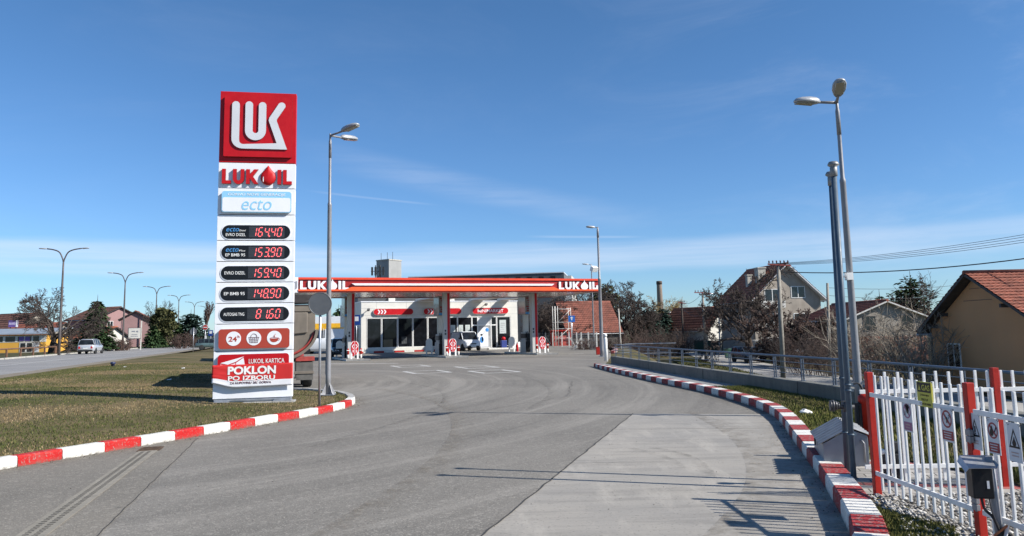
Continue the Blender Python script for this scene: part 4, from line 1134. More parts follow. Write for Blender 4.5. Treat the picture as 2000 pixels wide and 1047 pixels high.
def modern_lamp(loc, label, H, step, r0, r1, heads, group, collar=True, gusset=False, flange=True):
    t = thing('street_lamp', label, 'street lamp', loc, 0, group)
    b = MB(); prof = [(r0*1.02, 0), (r0, 0.5), (r0*0.80, step - 0.06), (r0*0.84, step - 0.05), (r0*0.82, step), (r1, step + 0.05), (r1*0.9, H - 0.35), (r1*0.85, H)]
    b.lathe(prof, 18); b.build('pole', PAINTG, t)
    b = MB(); b.lathe([(r1*1.02, H - 0.5), (r1*1.02, H - 0.02), (r1*0.7, H + 0.05), (r1*0.62, H + 0.22), (0.01, H + 0.23)], 12); b.build('top_collar', PAINTG, t)
    b = MB(); b.box(-r0 - 0.003, -0.045, 0.55, -r0*0.4, 0.045, 0.95); b.build('hatch', PAINTG, t, 0.004)
    b = MB(); b.box(-0.2, -0.2, 0.0, 0.2, 0.2, 0.02); 
    for sx, sy in ((1,1),(1,-1),(-1,1),(-1,-1)): b.cyl((sx*0.16, sy*0.16, 0.02), (sx*0.16, sy*0.16, 0.055), 0.016, n=6)
    pl = b.build('base_plate', GALV, t)
    if gusset:
        b = MB()
        for a in range(4):
            c, s_ = math.cos(R(45 + 90*a)), math.sin(R(45 + 90*a)); q = Vector((-s_, c, 0)) * 0.006
            p = [Vector((c*r0*0.9, s_*r0*0.9, 0.02)), Vector((c*0.23, s_*0.23, 0.02)), Vector((c*r0*0.9, s_*r0*0.9, 0.34))]
            b.add([v - q for v in p] + [v + q for v in p], [(0,1,2),(5,4,3),(0,3,4,1),(1,4,5,2),(2,5,3,0)])
        b.build('gusset', PAINTG, t)
    for d, arm, tilt, L in heads:
        dd = Vector((d[0], d[1], 0)).normalized(); st = Vector((0, 0, H + 0.16)); en = st + dd * arm + Vector((0, 0, arm * tilt))
        b = MB(); b.tube([st, st.lerp(en, 0.3), en + dd * 0.1], [0.032, 0.030, 0.028], 8); b.build('arm', PAINTG, t)
        lamp_head(t, en, d, L, 0.26, tilt)
    return t
LG = 'grey steel lamps round the forecourt'
modern_lamp((-5.19, 21.74, 0.12), 'grey lamp with two heads on the tip of the grass verge behind the round sign', 7.2, 5.36, 0.072, 0.042, [((0.86, -0.5), 0.42, 0.16, 0.66), ((0.55, 0.85), 0.42, 0.10, 0.66)], LG, gusset=True)
tl = modern_lamp((6.525, 14.93, 0.12), 'tall grey lamp with two heads standing by the two blue grey vent pipes', 5.86, 4.45, 0.070, 0.042, [((-1, -0.05), 0.34, 0.04, 0.52), ((-0.30, -1), 0.20, 0.32, 0.58)], LG)
b = MB(); b.bar((0, 0, 2.55), (-0.26, -0.10, 2.55), 0.035); b.cbox((-0.24, -0.10, 2.62), (0.10, 0.12, 0.10)); b.ell((-0.24, -0.10, 2.72), (0.065, 0.065, 0.075)); b.box(-0.1, -0.1, 2.48, 0.02, 0.02, 2.62)
b.build('camera_bracket', WHITEP, tl, 0.004)
t2 = modern_lamp((5.72, 51.0, 0.0), 'grey single head lamp at the far end of the railing beside the canopy', 8.35, 5.1, 0.13, 0.075, [((-1, -0.1), 0.16, 0.1, 0.62)], LG)
b = MB(); b.cbox((-0.35, -0.12, 5.75), (0.42, 0.30, 0.34), 0.5, 0, 0.5); b.bar((0, 0, 5.7), (-0.3, -0.1, 5.72), 0.05); b.build('floodlight', WHITEP, t2, 0.02)
modern_lamp((9.0, 88.0, 0.0), 'distant grey single head lamp behind the lamp at the canopy end', 9.0, 5.5, 0.10, 0.07, [((-1, -0.1), 0.3, 0.1, 0.75)], LG)

# round sign seen from behind
t = thing('round_sign', 'round traffic sign seen from its grey back on a thin post', 'traffic sign', (-4.57, 18.30, 0.14), R(8))
b = MB(); b.cyl((0, 0, -0.05), (0, 0, 2.62), 0.030, n=10); b.build('post', GALV, t)
b = MB(); b.cyl((0, -0.052, 2.36), (0, -0.040, 2.36), 0.262, n=36); b.tube([(0.262*math.cos(R(a)), -0.046, 2.36 + 0.262*math.sin(R(a))) for a in range(0, 361, 10)], 0.013, 6, cap=False)
b.cbox((0.19, -0.033, 2.27), (0.09, 0.003, 0.03))
sd = b.build('sign_disc', mat('sign_back', (0.13, 0.135, 0.14), 0.5, 0.4, 0.08, 3), t)
for z in (2.17, 2.55):
    b = MB(); b.box(-0.10, -0.039, z - 0.012, 0.10, -0.028, z + 0.012); b.tube([(-0.05, -0.03, z), (-0.04, 0.036, z), (0.04, 0.036, z), (0.05, -0.03, z)], 0.009, 5); b.build('clamp', DARK, t)
# the disc faces away from the viewer: its back and clamps show
for o in [sd]: o.location.y = 0.0

# ------------------------------------------------------------------ the canopy
CAN = (-14.38, 50.59, 0.0); CR = R(21)
def cw(x, y, z=0.0):
    c, s_ = math.cos(CR), math.sin(CR)
    return (CAN[0] + x*c - y*s_, CAN[1] + x*s_ + y*c, z)
t = thing('fuel_canopy', 'flat red and orange fuel station canopy on three columns', 'canopy', CAN, CR)
CL, CD = 22.36, 8.8
b = MB(); b.box(0.15, 0.15, 4.72, CL - 0.15, CD - 0.15, 5.5)
b.build('roof_slab', GREYE, t)
SOF = mat('soffit', (0.62, 0.61, 0.58), 0.18, 0.25, 0.05, 1)
b = MB(); k = 0
while k * 0.3 < CD - 0.4: b.box(0.16, 0.17 + k*0.3, 4.66, CL - 0.16, 0.17 + k*0.3 + 0.262, 4.715); k += 1
tag(b.build('soffit_panels', SOF, t))
for nm, y0, y1 in (('fascia', 0.0, 0.15), ('rear_fascia', CD - 0.15, CD)):
    b = MB(); b.box(0, y0, 4.62, CL, y1, 5.56); fa = b.build(nm, DKRED, t)
    if nm == 'fascia': fr = fa
for nm, x0, x1 in (('end_fascia', -0.06, -0.002), ('end_fascia', CL + 0.002, CL + 0.06)):
    b = MB(); b.box(x0, 0, 4.6, x1, CD, 5.6); b.box(x0 - 0.004, 0.3, 4.68, x1 + 0.004, CD, 4.98, 1); b.box(x0 - 0.004, 0.3, 5.1, x1 + 0.004, CD, 5.45, 2); b.build(nm, [WHITE, ORANGE, DKRED], t)
b = MB(); b.box(0.26, -0.10, 5.455, CL, 0.0, 5.60); b.build('top_strip', ORNGD, fr)
b = MB(); b.box(0.26, -0.06, 4.60, CL, 0.0, 4.70); b.build('bottom_strip', ORNGD, fr)
b = MB(); b.box(0.0, -0.102, 4.60, 0.255, 0.0, 5.60); b.prism([(0.0, 4.72), (0.20, 4.88), (0.20, 5.36), (0.0, 5.30)], -0.104, -0.102, 1); b.build('corner_cap', [WHITE, GREYE], fr)
b = MB(); b.prism([(0.26, 4.70), (CL, 4.70), (CL, 4.80), (CL - 3.35, 4.80), (CL - 3.8, 4.965), (3.75, 4.965), (3.30, 4.80), (0.26, 4.80)], -0.16, 0.0); b.build('orange_band', ORANGE, fr)
b = MB(); b.prism([(3.95, 5.06), (CL - 3.95, 5.06), (CL - 3.75, 5.20), (3.72, 5.20)], -0.20, 0.0); b.build('light_bar', WHITE, fr, 0.01)
b = MB(); b.box(CL - 0.25, -0.09, 4.72, CL + 0.0, -0.002, 5.10); b.build('corner_cap', WHITE, fr)
brand_word(fr, 0.38, 3.55, 4.80, 5.36, -0.012, 0.10, WHITE, DKRED, None)
brand_word(fr, CL - 3.35, CL - 0.16, 4.80, 5.36, -0.012, 0.10, WHITE, DKRED, None)
COLG = mat('column_grey', (0.46, 0.45, 0.43), 0.4, 0, 0.05, 1, dirt=0.1)
for s_ in (4.2, 11.2, 18.2):
    b = MB(); b.box(s_ - 0.24, 2.76, 0.13, s_ + 0.24, 3.24, 4.66); c = b.build('column', COLG, t, 0.01)
    b = MB(); b.box(s_ + 0.02, 2.735, 0.3, s_ + 0.20, 2.758, 4.66); b.build('red_trim', RED, c)
    b = MB(); b.box(s_ - 0.20, 2.752, 1.62, s_ - 0.08, 2.757, 1.78); b.box(s_ - 0.20, 2.752, 1.85, s_ - 0.08, 2.757, 2.0); b.build('notice', DARK, c)
for px0, px1 in ((812, 862), (917, 941), (972, 991)):  # link slabs added and spaced to throw slanting shade bands on the shop front
    def lx(px):
        k = (px - 1000.0) / FOC; q = (k * 75.2 + 14.8) / (math.cos(R(23)) - k * math.sin(R(23)))
        X, Y = -14.8 + q * math.cos(R(23)) - CAN[0], 75.2 + q * math.sin(R(23)) - CAN[1]
        return X * math.cos(CR) + Y * math.sin(CR), -X * math.sin(CR) + Y * math.cos(CR)
    (xa, ya), (xb, yb) = lx(px0), lx(px1)
    b = MB(); b.box(xa, CD + 0.02, 5.02, xb, max(ya, yb) + 0.5, 5.22); b.build('link_shade_roof', WALLW, t)

# ------------------------------------------------------------------ pumps, islands, number boards
GRP_P = 'fuel dispensers under the canopy'
def make_pump():
    t = thing('fuel_pump', 'x', 'fuel pump', (0, 0, 0), 0, GRP_P)
    b = MB(); b.box(-0.26, -0.62, 0, 0.26, 0.62, 0.95); b.box(-0.24, -0.42, 0.95, 0.24, 0.42, 1.55); b.build('cabinet', mat('pump_grey', (0.42, 0.42, 0.41), 0.4, 0.1, 0.06, 3, dirt=0.15), t, 0.02)
    b = MB(); b.box(-0.265, -0.5, 1.10, -0.242, 0.5, 1.45); b.box(-0.2, -0.445, 1.12, 0.2, -0.422, 1.45); b.build('display', BLACK, t)
    b = MB(); b.box(-0.20, -0.16, 1.55, 0.20, 0.16, 2.95); b.build('mast', WALLW, t, 0.015)
    b = MB(); b.box(-0.30, -0.75, 2.95, 0.30, 0.75, 4.40)
    hp = b.build('header_panel', mat('header_gloss', (0.30, 0.27, 0.26), 0.12, 0, 0.2, 0.8), t, 0.02)
    b = MB(); rg = random.Random(4)
    for i in range(7): b.box(-0.24 + rg.uniform(0, 0.25), -0.765, 3.2 + i * 0.16, -0.02 + rg.uniform(0, 0.25), -0.752, 3.30 + i * 0.16)
    b.build('header_print', mat('header_red', (0.30, 0.05, 0.05), 0.2, 0, 0.2, 2), hp)
    b = MB(); b.box(-0.29, -0.756, 2.97, 0.29, -0.752, 3.12); b.build('header_strip', ECTO, hp)
    b = MB(); b.box(-0.275, -0.632, 0.02, 0.275, -0.622, 0.85); b.build('plinth_panel', BLACK, t)
    for i in range(4):
        x = -0.20 + i * 0.13
        b = MB(); b.tube(spline([(x, -0.66, 0.98), (x - 0.02, -0.78, 0.65), (x + 0.03, -0.80, 0.25), (x + 0.06, -0.74, 0.35), (x + 0.05, -0.66, 1.3), (x, -0.5, 1.62)], 5), 0.026, 6); b.build('hose', BLACKM, t)
        b = MB(); b.bar((x, -0.64, 0.92), (x, -0.70, 1.14), 0.05, 0.09); b.bar((x, -0.70, 1.12), (x, -0.78, 1.02), 0.03, 0.04); b.build('nozzle', BLACKM, t, 0.008)
    return t
pump = make_pump()
lab = ['pump with hoses on the left island behind the board marked 1 2', 'pump with hoses on the middle island behind the board marked 3 4', 'pump with hoses on the right island behind the board marked 5 6']
for i, s_ in enumerate((4.2, 11.2, 18.2)):
    o = pump if i == 0 else dup(pump, (0, 0, 0), 0)
    o.location = cw(s_, 4.7, 0.13); o.rotation_euler = (0, 0, CR); o['label'] = 'grey fuel ' + lab[i]
    t = thing('pump_island', 'raised concrete island with a pointed white tip under the ' + ('left', 'middle', 'right')[i] + ' canopy column', 'pump island', cw(s_, 0, 0), CR, 'pump islands')
    b = MB(); pl = [(-0.6, 1.0), (0.1, 0.85), (0.95, 0.6), (0.6, 1.3), (0.6, 8.0), (-0.6, 8.0)]
    b.add([(a, c, 0) for a, c in pl] + [(a, c, 0.13) for a, c in pl], [tuple(range(6, 12)), tuple(reversed(range(6)))] + [(k, (k+1) % 6, 6 + (k+1) % 6, 6 + k) for k in range(6)])
    b.build('slab', CONCD, t, 0.01)
    b = MB(); b.box(-0.62, 1.0, 0.0, -0.60, 8.0, 0.135); b.box(0.60, 1.3, 0.0, 0.62, 8.0, 0.135); b.build('edge_band', WHTK, t)
def number_board(nums, label, loc, rz, face):
    t = thing('number_board', label, 'pump number board', loc, rz, 'oval pump number boards')
    ov = [(0.25*math.cos(R(a))*(1.0), 0.74 + 0.47*math.sin(R(a))) for a in range(0, 360, 10)]
    b = MB(); b.prism([(-0.27, 0), (-0.16, 0), (-0.16, 0.30), (0.16, 0.30), (0.16, 0), (0.27, 0), (0.27, 0.95)] + arcpts(0, 0.95, 0.27, 15, 165, 10) + [(-0.27, 0.95)], 0.0, 0.05)
    b.build('back_board', WHITEP, t)
    if face:
        b = MB(); b.prism(ov, -0.03, -0.001); f = b.build('oval_plate', RED, t)
        b = MB(); b.box(-0.012, -0.034, 0.28, 0.012, -0.031, 1.2); b.build('divider', WHITE, f)
        for s_ in (-1, 1):
            b = MB(); b.prism([(s_*0.20, 0.84), (s_*0.10, 0.99), (s_*0.05, 0.99), (s_*0.14, 0.84), (s_*0.05, 0.69), (s_*0.10, 0.69)], -0.035, -0.0305); b.build('arrow', WHITE, f)
        text(f, 'number', nums[0], -0.11, 0.53, 0.10 if nums[0] != '1' else 0.05, 0.18, -0.0305, WHITE, 0.03); text(f, 'number', nums[1], 0.11, 0.53, 0.10, 0.18, -0.0305, WHITE, 0.03)
    return t
def bollard(loc, rz, label):
    t = thing('bollard', label, 'bollard', loc, rz, 'red and white bollards at the pump islands')
    b = MB(); b.lathe([(0.07, 0), (0.07, 0.30)], 12); b.lathe([(0.07, 0.3005), (0.07, 0.68), (0.055, 0.71), (0.01, 0.715)], 12, 1); b.build('post', [WHTK, REDP], t)
    b = MB(); b.box(-0.10, -0.075, 0.56, 0.10, -0.02, 0.61); b.build('reflector', WHITEP, t)
for i, (s_, nn) in enumerate(((4.2, '12'), (11.2, '34'), (18.2, '56'))):
    w = ('left', 'middle', 'right')[i]
    number_board(nn, 'red oval board with the numbers %s and %s at the front of the %s island' % (nn[0], nn[1], w), cw(s_ + 0.02, 1.45, 0.13), CR, True)
    for d, sd_ in ((-0.42, 'left'), (0.46, 'right')): bollard(cw(s_ + d, 1.5, 0.13), CR, 'red topped white bollard %s of the board numbered %s and %s' % (sd_, nn[0], nn[1]))
    number_board(nn, 'white rounded back of a number board at the rear of the %s island' % w, cw(s_ - 0.1, 7.6, 0.13), CR, False)
t = thing('fire_extinguisher', 'red fire extinguisher standing at the rear of the right pump island', 'fire extinguisher', cw(18.45, 7.3, 0.13), CR)
b = MB(); b.lathe([(0.09, 0), (0.10, 0.05), (0.10, 0.5), (0.05, 0.6), (0.03, 0.66), (0.01, 0.67)], 12); b.build('cylinder', RED, t)
b = MB(); b.tube([(0, 0, 0.64), (-0.1, -0.02, 0.6), (-0.13, -0.02, 0.35)], 0.015, 5); b.box(-0.06, -0.02, 0.66, 0.05, 0.02, 0.72); b.build('hose', BLACKM, t)
# ------------------------------------------------------------------ the shop
BLD = (-14.8, 75.2, 0.0); BR = R(23)
def bw_(x, y, z=0.0):
    c, s_ = math.cos(BR), math.sin(BR)
    return (BLD[0] + x*c - y*s_, BLD[1] + x*s_ + y*c, z)
def sx(px):
    k = (px - 1000.0) / FOC
    return (k * BLD[1] - BLD[0]) / (math.cos(BR) - k * math.sin(BR))
t = thing('minimarket', 'white flat roofed shop with red pill signs behind the fuel pumps', 'shop building', BLD, BR)
BWID = 16.5
g0, g1, gT, gB = sx(713.5), sx(993.5), 3.36, 0.50
b = MB()
b.box(0, 0, 0, g0, 0.3, 4.92); b.box(g1, 0, 0, BWID, 0.3, 4.92); b.box(g0, 0, gT, g1, 0.3, 4.92)
b.box(0, 0.3, 0, 0.3, 11, 4.92); b.box(BWID - 0.3, 0.3, 0, BWID, 11, 4.92); b.box(0.3, 10.7, 0, BWID - 0.3, 11, 4.92); b.box(0.3, 0.3, 4.5, BWID - 0.3, 10.7, 4.7)
w = b.build('wall', WALLW, t)
b = MB(); b.box(-0.05, -0.05, 4.92, BWID + 0.05, 0.32, 5.0); b.box(-0.05, 0.32, 4.92, 0.32, 11.05, 5.0); b.box(BWID - 0.32, 0.32, 4.92, BWID + 0.05, 11.05, 5.0); b.build('coping', WHITE, t)
b = MB()
for z in (3.62, 4.3): b.box(-0.004, -0.006, z, BWID, 0, z + 0.012)
x = 1.5
while x < BWID: b.box(x, -0.006, gT + 0.05, x + 0.012, 0, 4.9); x += 3.0
b.build('panel_joint', GREYE, w)
b = MB(); b.box(g0 - 0.15, -0.03, 0.16, sx(872), 0.3, gB - 0.06); b.build('sill_wall', WALLW, t)
# low kerb in front
b = MB(); x = -1.0; k = 0
while x < 9.0: b.box(x, -1.1, 0, x + 0.98, -0.8, 0.16, k % 2); x += 1.0; k += 1
b.build('kerb', [REDK, WHTK], t)
b = MB(); b.box(12.6, -1.6, 0, 15.6, -1.2, 0.15); b.build('step', WHTK, t)
b = MB(); b.box(-1.2, -0.8, 0, BWID + 1, -0.002, 0.14); b.build('plinth', CONCD, t)
PANE = glass_mat('shop_glass', (0.006, 0.007, 0.009), 0.03); PANE.node_tree.nodes['Principled BSDF'].inputs['Specular IOR Level'].default_value = 0.22
def window(px0, px1, z0, z1, name='window', m=None):
    x0, x1 = sx(px0), sx(px1); b = MB(); f = 0.05
    b.box(x0 - f, 0.02, z0 - f, x0, 0.16, z1 + f); b.box(x1, 0.02, z0 - f, x1 + f, 0.16, z1 + f); b.box(x0, 0.02, z1, x1, 0.16, z1 + f); b.box(x0, 0.02, z0 - f, x1, 0.16, z0)
    fr = b.build(name, WHITEP, t)
    b = MB(); b.box(x0, 0.07, z0, x1, 0.10, z1); b.build('pane', m or PANE, fr)
    return fr
wins = [window(a, c, gB, gT - 0.06) for a, c in ((715.5, 742), (745, 773), (776, 802.5), (805.5, 831.5), (834.5, 872))]
wins += [window(875, 889.5, 1.15, gT - 0.06), window(892, 917.5, 1.15, gT - 0.06)]
window(920, 929, 2.55, gT - 0.06); window(957, 965.5, 2.55, gT - 0.06)
wd = window(968, 992.5, 0.35, gT - 0.06)
window(931, 954.5, 2.55, gT - 0.06, 'transom', mat('frosted_panel', (0.55, 0.55, 0.54), 0.35, 0, 0.1, 1))
door = window(920, 929, 0.2, 2.44, 'door'); window(957, 965.5, 0.2, 2.44, 'door')
slide = window(931, 954.5, 0.2, 2.44, 'sliding_door', mat('frosted_door', (0.33, 0.33, 0.33), 0.3, 0, 0.15, 1))
b = MB(); x0 = sx(931.5); x1 = sx(950)
b.prism([(x0, 0.3), (x1, 0.3), (x1, 2.25), (x0 + 0.55, 2.25), (x0, 1.7)], 0.055, 0.068); ad = b.build('advert', WHITE, slide)
b = MB(); b.ell((x0 + 0.35, 0.05, 1.0), (0.22, 0.012, 0.33), 12, 8); b.build('blue_print', mat('advert_blue', (0.03, 0.22, 0.55), 0.5), ad); b = MB(); b.ell((x0 + 0.95, 0.05, 2.0), (0.2, 0.012, 0.2), 12, 8); b.build('blue_disc', mat('advert_blue', (0.03, 0.22, 0.55), 0.5), ad)
b = MB(); b.ell((x0 + 0.32, 0.045, 1.5), (0.13, 0.012, 0.11), 10, 6); b.bar((x0 + 0.4, 0.045, 1.5), (x0 + 0.72, 0.045, 1.85), 0.05, 0.02); b.ell((x0 + 0.42, 0.04, 1.05), (0.1, 0.012, 0.26), 10, 6); b.build('dark_print', BLACK, ad)
GR = mat('poster_grey', (0.35, 0.36, 0.36), 0.6, 0, 0.3, 8)
def poster(parent, px0, px1, z0, z1, title=None):
    x0, x1 = sx(px0), sx(px1); b = MB(); b.box(x0, 0.05, z0, x1, 0.066, z1); p = b.build('poster', mat('poster_paper', (0.46, 0.50, 0.48), 0.5, 0, 0.1, 2), parent)
    b = MB(); w = x1 - x0; h = z1 - z0; rg = random.Random(int(px0))
    for i in range(5): b.box(x0 + w*0.15, 0.044, z0 + h*(0.12 + 0.15*i), x0 + w*rg.uniform(0.5, 0.85), 0.049, z0 + h*(0.18 + 0.15*i))
    b.build('poster_print', GR, p)
poster(wins[5], 877.5, 886.5, 1.75, 2.55); poster(wins[6], 893.5, 901.5, 1.75, 2.55); poster(wins[6], 906, 915, 1.75, 2.55); poster(wd, 972.5, 985, 1.6, 3.0)
# things seen dimly just inside the glass
b = MB(); b.box(sx(747), 0.045, gB + 0.02, sx(765), 0.06, 1.25); b.build('counter_panel', mat('counter_wood', (0.10, 0.085, 0.05), 0.5), wins[1])
b = MB()
b.box(sx(782), 0.05, 0.8, sx(782) + 0.55, 0.062, 1.5)
b.build('display_stand', mat('dim_goods', (0.035, 0.038, 0.04), 0.6, 0, 0.8, 6), wins[2])
def pill(px0, px1, kind, label=None):
    x0, x1 = sx(px0), sx(px1); z0, z1 = 3.66, 4.24
    b = MB(); b.prism(rrect(x0 - 0.03, z0 - 0.03, x1 + 0.03, z1 + 0.03, 0.319, 9), -0.20, -0.01); c = b.build('sign_case', WALLW, t)
    b = MB(); b.prism(rrect(x0, z0, x1, z1, 0.289, 9), -0.215, -0.20); p = b.build('sign_face', RED, c)
    if kind == 'arrows':
        for i in range(3):
            a = x0 + 0.38 + i * 0.30; b = MB(); b.prism([(a, 3.74), (a + 0.13, 3.74), (a + 0.27, 3.95), (a + 0.13, 4.16), (a, 4.16), (a + 0.14, 3.95)], -0.221, -0.215); b.build('arrow', WHITE, p)
    else:
        text(p, 'lettering', 'MINIMARKET', (x0 + x1) / 2, 3.95, (x1 - x0) * 0.72, 0.32, -0.2155, WHITE, 0.012)
pill(727, 803.5, 'arrows'); pill(824, 897, 'arrows'); pill(919, 988, 'word')
for px, z in ((735, 4.10), (943, 4.55)):
    b = MB(); x = sx(px) - (1.0 if px < 800 else 0); b.bar((x, 0, z), (x, -0.45, z + 0.1), 0.05); b.cbox((x, -0.55, z + 0.05), (0.22, 0.36, 0.18), 0, 0, -0.3); b.build('spotlight', DARK, t)
b = MB(); rg = random.Random(2); x = 1.2
b.box(0.8, 5.5, 4.72, 14.5, 8.5, 5.62); b.build('roof_plant', mat('roof_plant_dark', (0.06, 0.065, 0.07), 0.6, 0.2, 0.3, 1), t)
b = MB()
for x in (4.0, 9.6, 10.6): b.box(x, 5.2, 4.9, x + 0.7, 5.48, 5.62)
b.build('roof_unit', WALLW, t)
# goods outside the door
t = thing('canister_stack', 'red, blue and white canisters stacked outside the shop door', 'canisters', bw_(sx(972), -0.55, 0.14), BR)
b = MB(); b.box(-0.1, -0.2, 0, 0.5, 0.2, 0.75); b.build('crate', mat('crate_blue', (0.02, 0.04, 0.20), 0.5), t, 0.03)
b = MB(); b.ell((0.2, 0, 0.92), (0.24, 0.2, 0.2)); b.build('canister', RED, t)
for i in range(3):
    b = MB(); b.box(0.75 + i*0.5, -0.15, 0, 1.12 + i*0.5, 0.15, 0.5); b.cyl((0.93 + i*0.5, 0, 0.5), (0.93 + i*0.5, 0, 0.58), 0.05); b.build('canister', WHITEP, t, 0.05)

# ------------------------------------------------------------------ vehicles
def wheel(parent, x, y, r, w, side):
    b = MB(); n = 20
    prof = [(r*0.62, -w/2), (r*0.93, -w/2), (r, -w*0.36), (r, w*0.36), (r*0.93, w/2), (r*0.62, w/2)]
    rings = [[(x + dx, y + rr*math.cos(2*PI*k/n), r + rr*math.sin(2*PI*k/n)) for k in range(n)] for rr, dx in prof]
    b.loft(rings, 0); wo = b.build('wheel', TYRE, parent)
    b = MB(); xo = x + side * w * 0.42
    b.cyl((xo - side*0.03, y, r), (xo, y, r), r*0.60, n=16)
    for k in range(5): b.cbox((xo + side*0.006, y + r*0.32*math.cos(2*PI*k/5), r + r*0.32*math.sin(2*PI*k/5)), (0.012, r*0.2, r*0.5), 0, 1, 2*PI*k/5 - PI/2)
    b.build('rim', [RIM, DARK], wo)
def car(name, label, cat, loc, rz, paint, L=4.3, Wd=1.8, H=1.68, kind='suv', group=None, rack=False):
    """local +y is the front; body, glasshouse, roof, pillars, lights, bumpers, plates and wheels"""
    t = thing(name, label, cat, loc, rz, group); h = L / 2; w = Wd / 2; r = 0.33 if kind != 'hatch' else 0.30
    belt = H * 0.62; hood = {'suv': H*0.62, 'hatch': H*0.60, 'van': H*0.60}[kind]
    if kind == 'van': st = [(-h, .42, belt*.98, .90), (-h+.06, .30, belt*1.02, .96), (-h*.4, .26, belt*1.02, 1), (h*.30, .26, belt, 1), (h*.62, .27, hood*.98, .98), (h*.86, .30, hood*.86, .93), (h*.97, .34, hood*.70, .84), (h, .44, hood*.56, .72)]
    else: st = [(-h, .46, belt*.84, .84), (-h+.09, .32, belt*1.0, .95), (-h*.5, .27, belt*1.02, 1), (h*.1, .26, belt*.99, 1), (h*.48, .27, hood*.97, .99), (h*.78, .29, hood*.92, .95), (h*.95, .33, hood*.80, .86), (h, .45, hood*.62, .74)]
    rings = [[(-w*q*.90, y, zb), (-w*q, y, zb + (zt-zb)*.22), (-w*q, y, zb + (zt-zb)*.62), (-w*q*.955, y, zt - .05), (-w*q*.88, y, zt), (w*q*.88, y, zt), (w*q*.955, y, zt - .05), (w*q, y, zb + (zt-zb)*.62), (w*q, y, zb + (zt-zb)*.22), (w*q*.90, y, zb)] for y, zb, zt, q in st]
    b = MB(); b.loft(rings, 0)
    for ys in (-h*.60, h*.62):                           # dark wheel arches
        for s_ in (-1, 1): b.cyl((s_*(w*.86), ys, r), (s_*(w*1.006), ys, r), r*1.16, n=18, m=1)
    body = b.build('body', [paint, BLACKM], t)
    if kind == 'van': gs = [(-h+.05, belt, H*.96, .93, .80), (-h+.12, belt, H, .94, .82), (h*.05, belt, H, .94, .82), (h*.30, belt, H*.97, .94, .80), (h*.62, belt*.96, belt*1.0, .90, .86)]
    elif kind == 'suv': gs = [(-h+.10, belt*.98, belt*1.02, .88, .86), (-h+.30, belt, H*.95, .93, .74), (-h*.6, belt, H*.99, .94, .76), (h*.05, belt, H*.985, .94, .76), (h*.16, belt, H*.95, .93, .75), (h*.48, belt*.96, belt*.99, .88, .84)]
    else: gs = [(-h+.12, belt*.98, belt*1.02, .86, .84), (-h+.42, belt, H*.94, .92, .70), (-h*.45, belt, H, .93, .72), (h*.05, belt, H*.985, .93, .72), (h*.14, belt, H*.95, .92, .71), (h*.50, belt*.95, belt*.99, .86, .82)]
    rg = [[(-w*a, y, zb - .03), (-w*c, y, zt - .04), (-w*c*.9, y, zt), (w*c*.9, y, zt), (w*c, y, zt - .04), (w*a, y, zb - .03)] for y, zb, zt, a, c in gs]
    b = MB(); b.loft(rg, 0, False); gl = b.build('windows', CARGL, t)
    top = gs[1:-1]
    b = MB(); b.loft([[(-w*c*1.005, y, zt - .055), (-w*c*.9, y, zt + .012), (w*c*.9, y, zt + .012), (w*c*1.005, y, zt - .055), (w*c*.8, y, zt - .05), (-w*c*.8, y, zt - .05)] for y, zb, zt, a, c in top], 0)
    def edge(i, s_): y, zb, zt, a, c = gs[i]; return Vector((s_*w*a, y, zb)), Vector((s_*w*c, y, zt - .03))
    for s_ in (-1, 1):
        for i, wd in ((1, .10), (2, .07)):
            p, q = edge(i, s_); b.bar(p + Vector((s_*.008, 0, 0)), q + Vector((s_*.008, 0, 0)), .05, wd)
        p, q = edge(len(gs) - 2, s_); p2 = Vector((s_*w*gs[-1][3], gs[-1][0], gs[-1][1] - .02)); b.bar(p2 + Vector((s_*.008, 0, .0)), q + Vector((s_*.008, 0, 0)), .06, .08)
        m_ = (edge(2, s_)[0] + edge(len(gs)-2, s_)[0]) / 2; n_ = (edge(2, s_)[1] + edge(len(gs)-2, s_)[1]) / 2; b.bar(m_ + Vector((s_*.008, 0, 0)), n_ + Vector((s_*.008, 0, 0)), .05, .09)
        if kind == 'van':
            y0, y1 = gs[0][0], h*.0
            p = [(s_*(w*.945), y0, belt - .02), (s_*(w*.945), y1, belt - .02), (s_*(w*.835), y1, H - .06), (s_*(w*.835), y0 + .04, H - .06)]; q = [(a - s_*.03, c, d) for a, c, d in p]
            b.add(p + q, [(0,1,2,3), (7,6,5,4), (0,4,5,1), (1,5,6,2), (2,6,7,3), (3,7,4,0)])
    b.build('roof', paint, t)
    for s_ in (-1, 1):
        b = MB(); zt_ = st[0][2]; b.box(s_*w*.60 if s_ > 0 else -w*.82, -h - .012, zt_*.70, w*.82 if s_ > 0 else -w*.60, -h + .05, zt_*.99); b.build('tail_light', mat('tail_red', (0.42, 0.02, 0.02), 0.2), t, .01)
        b = MB(); b.loft([[(s_*w*.42, h*.985, hood*.58), (s_*w*.74, h*.965, hood*.60), (s_*w*.76, h*.955, hood*.76), (s_*w*.46, h*.965, hood*.72)], [(s_*w*.42, h*1.0, hood*.58), (s_*w*.74, h*.985, hood*.60), (s_*w*.78, h*.965, hood*.76), (s_*w*.46, h*.985, hood*.72)]], 0, False); b.build('headlight', mat('headlight_glass', (0.62, 0.64, 0.66), 0.12), t)
        b = MB(); b.ell((s_*(w + .09), h*.38, belt + .06), (.11, .07, .075), 8, 6); b.build('mirror', BLACKM if kind != 'hatch' else paint, t)
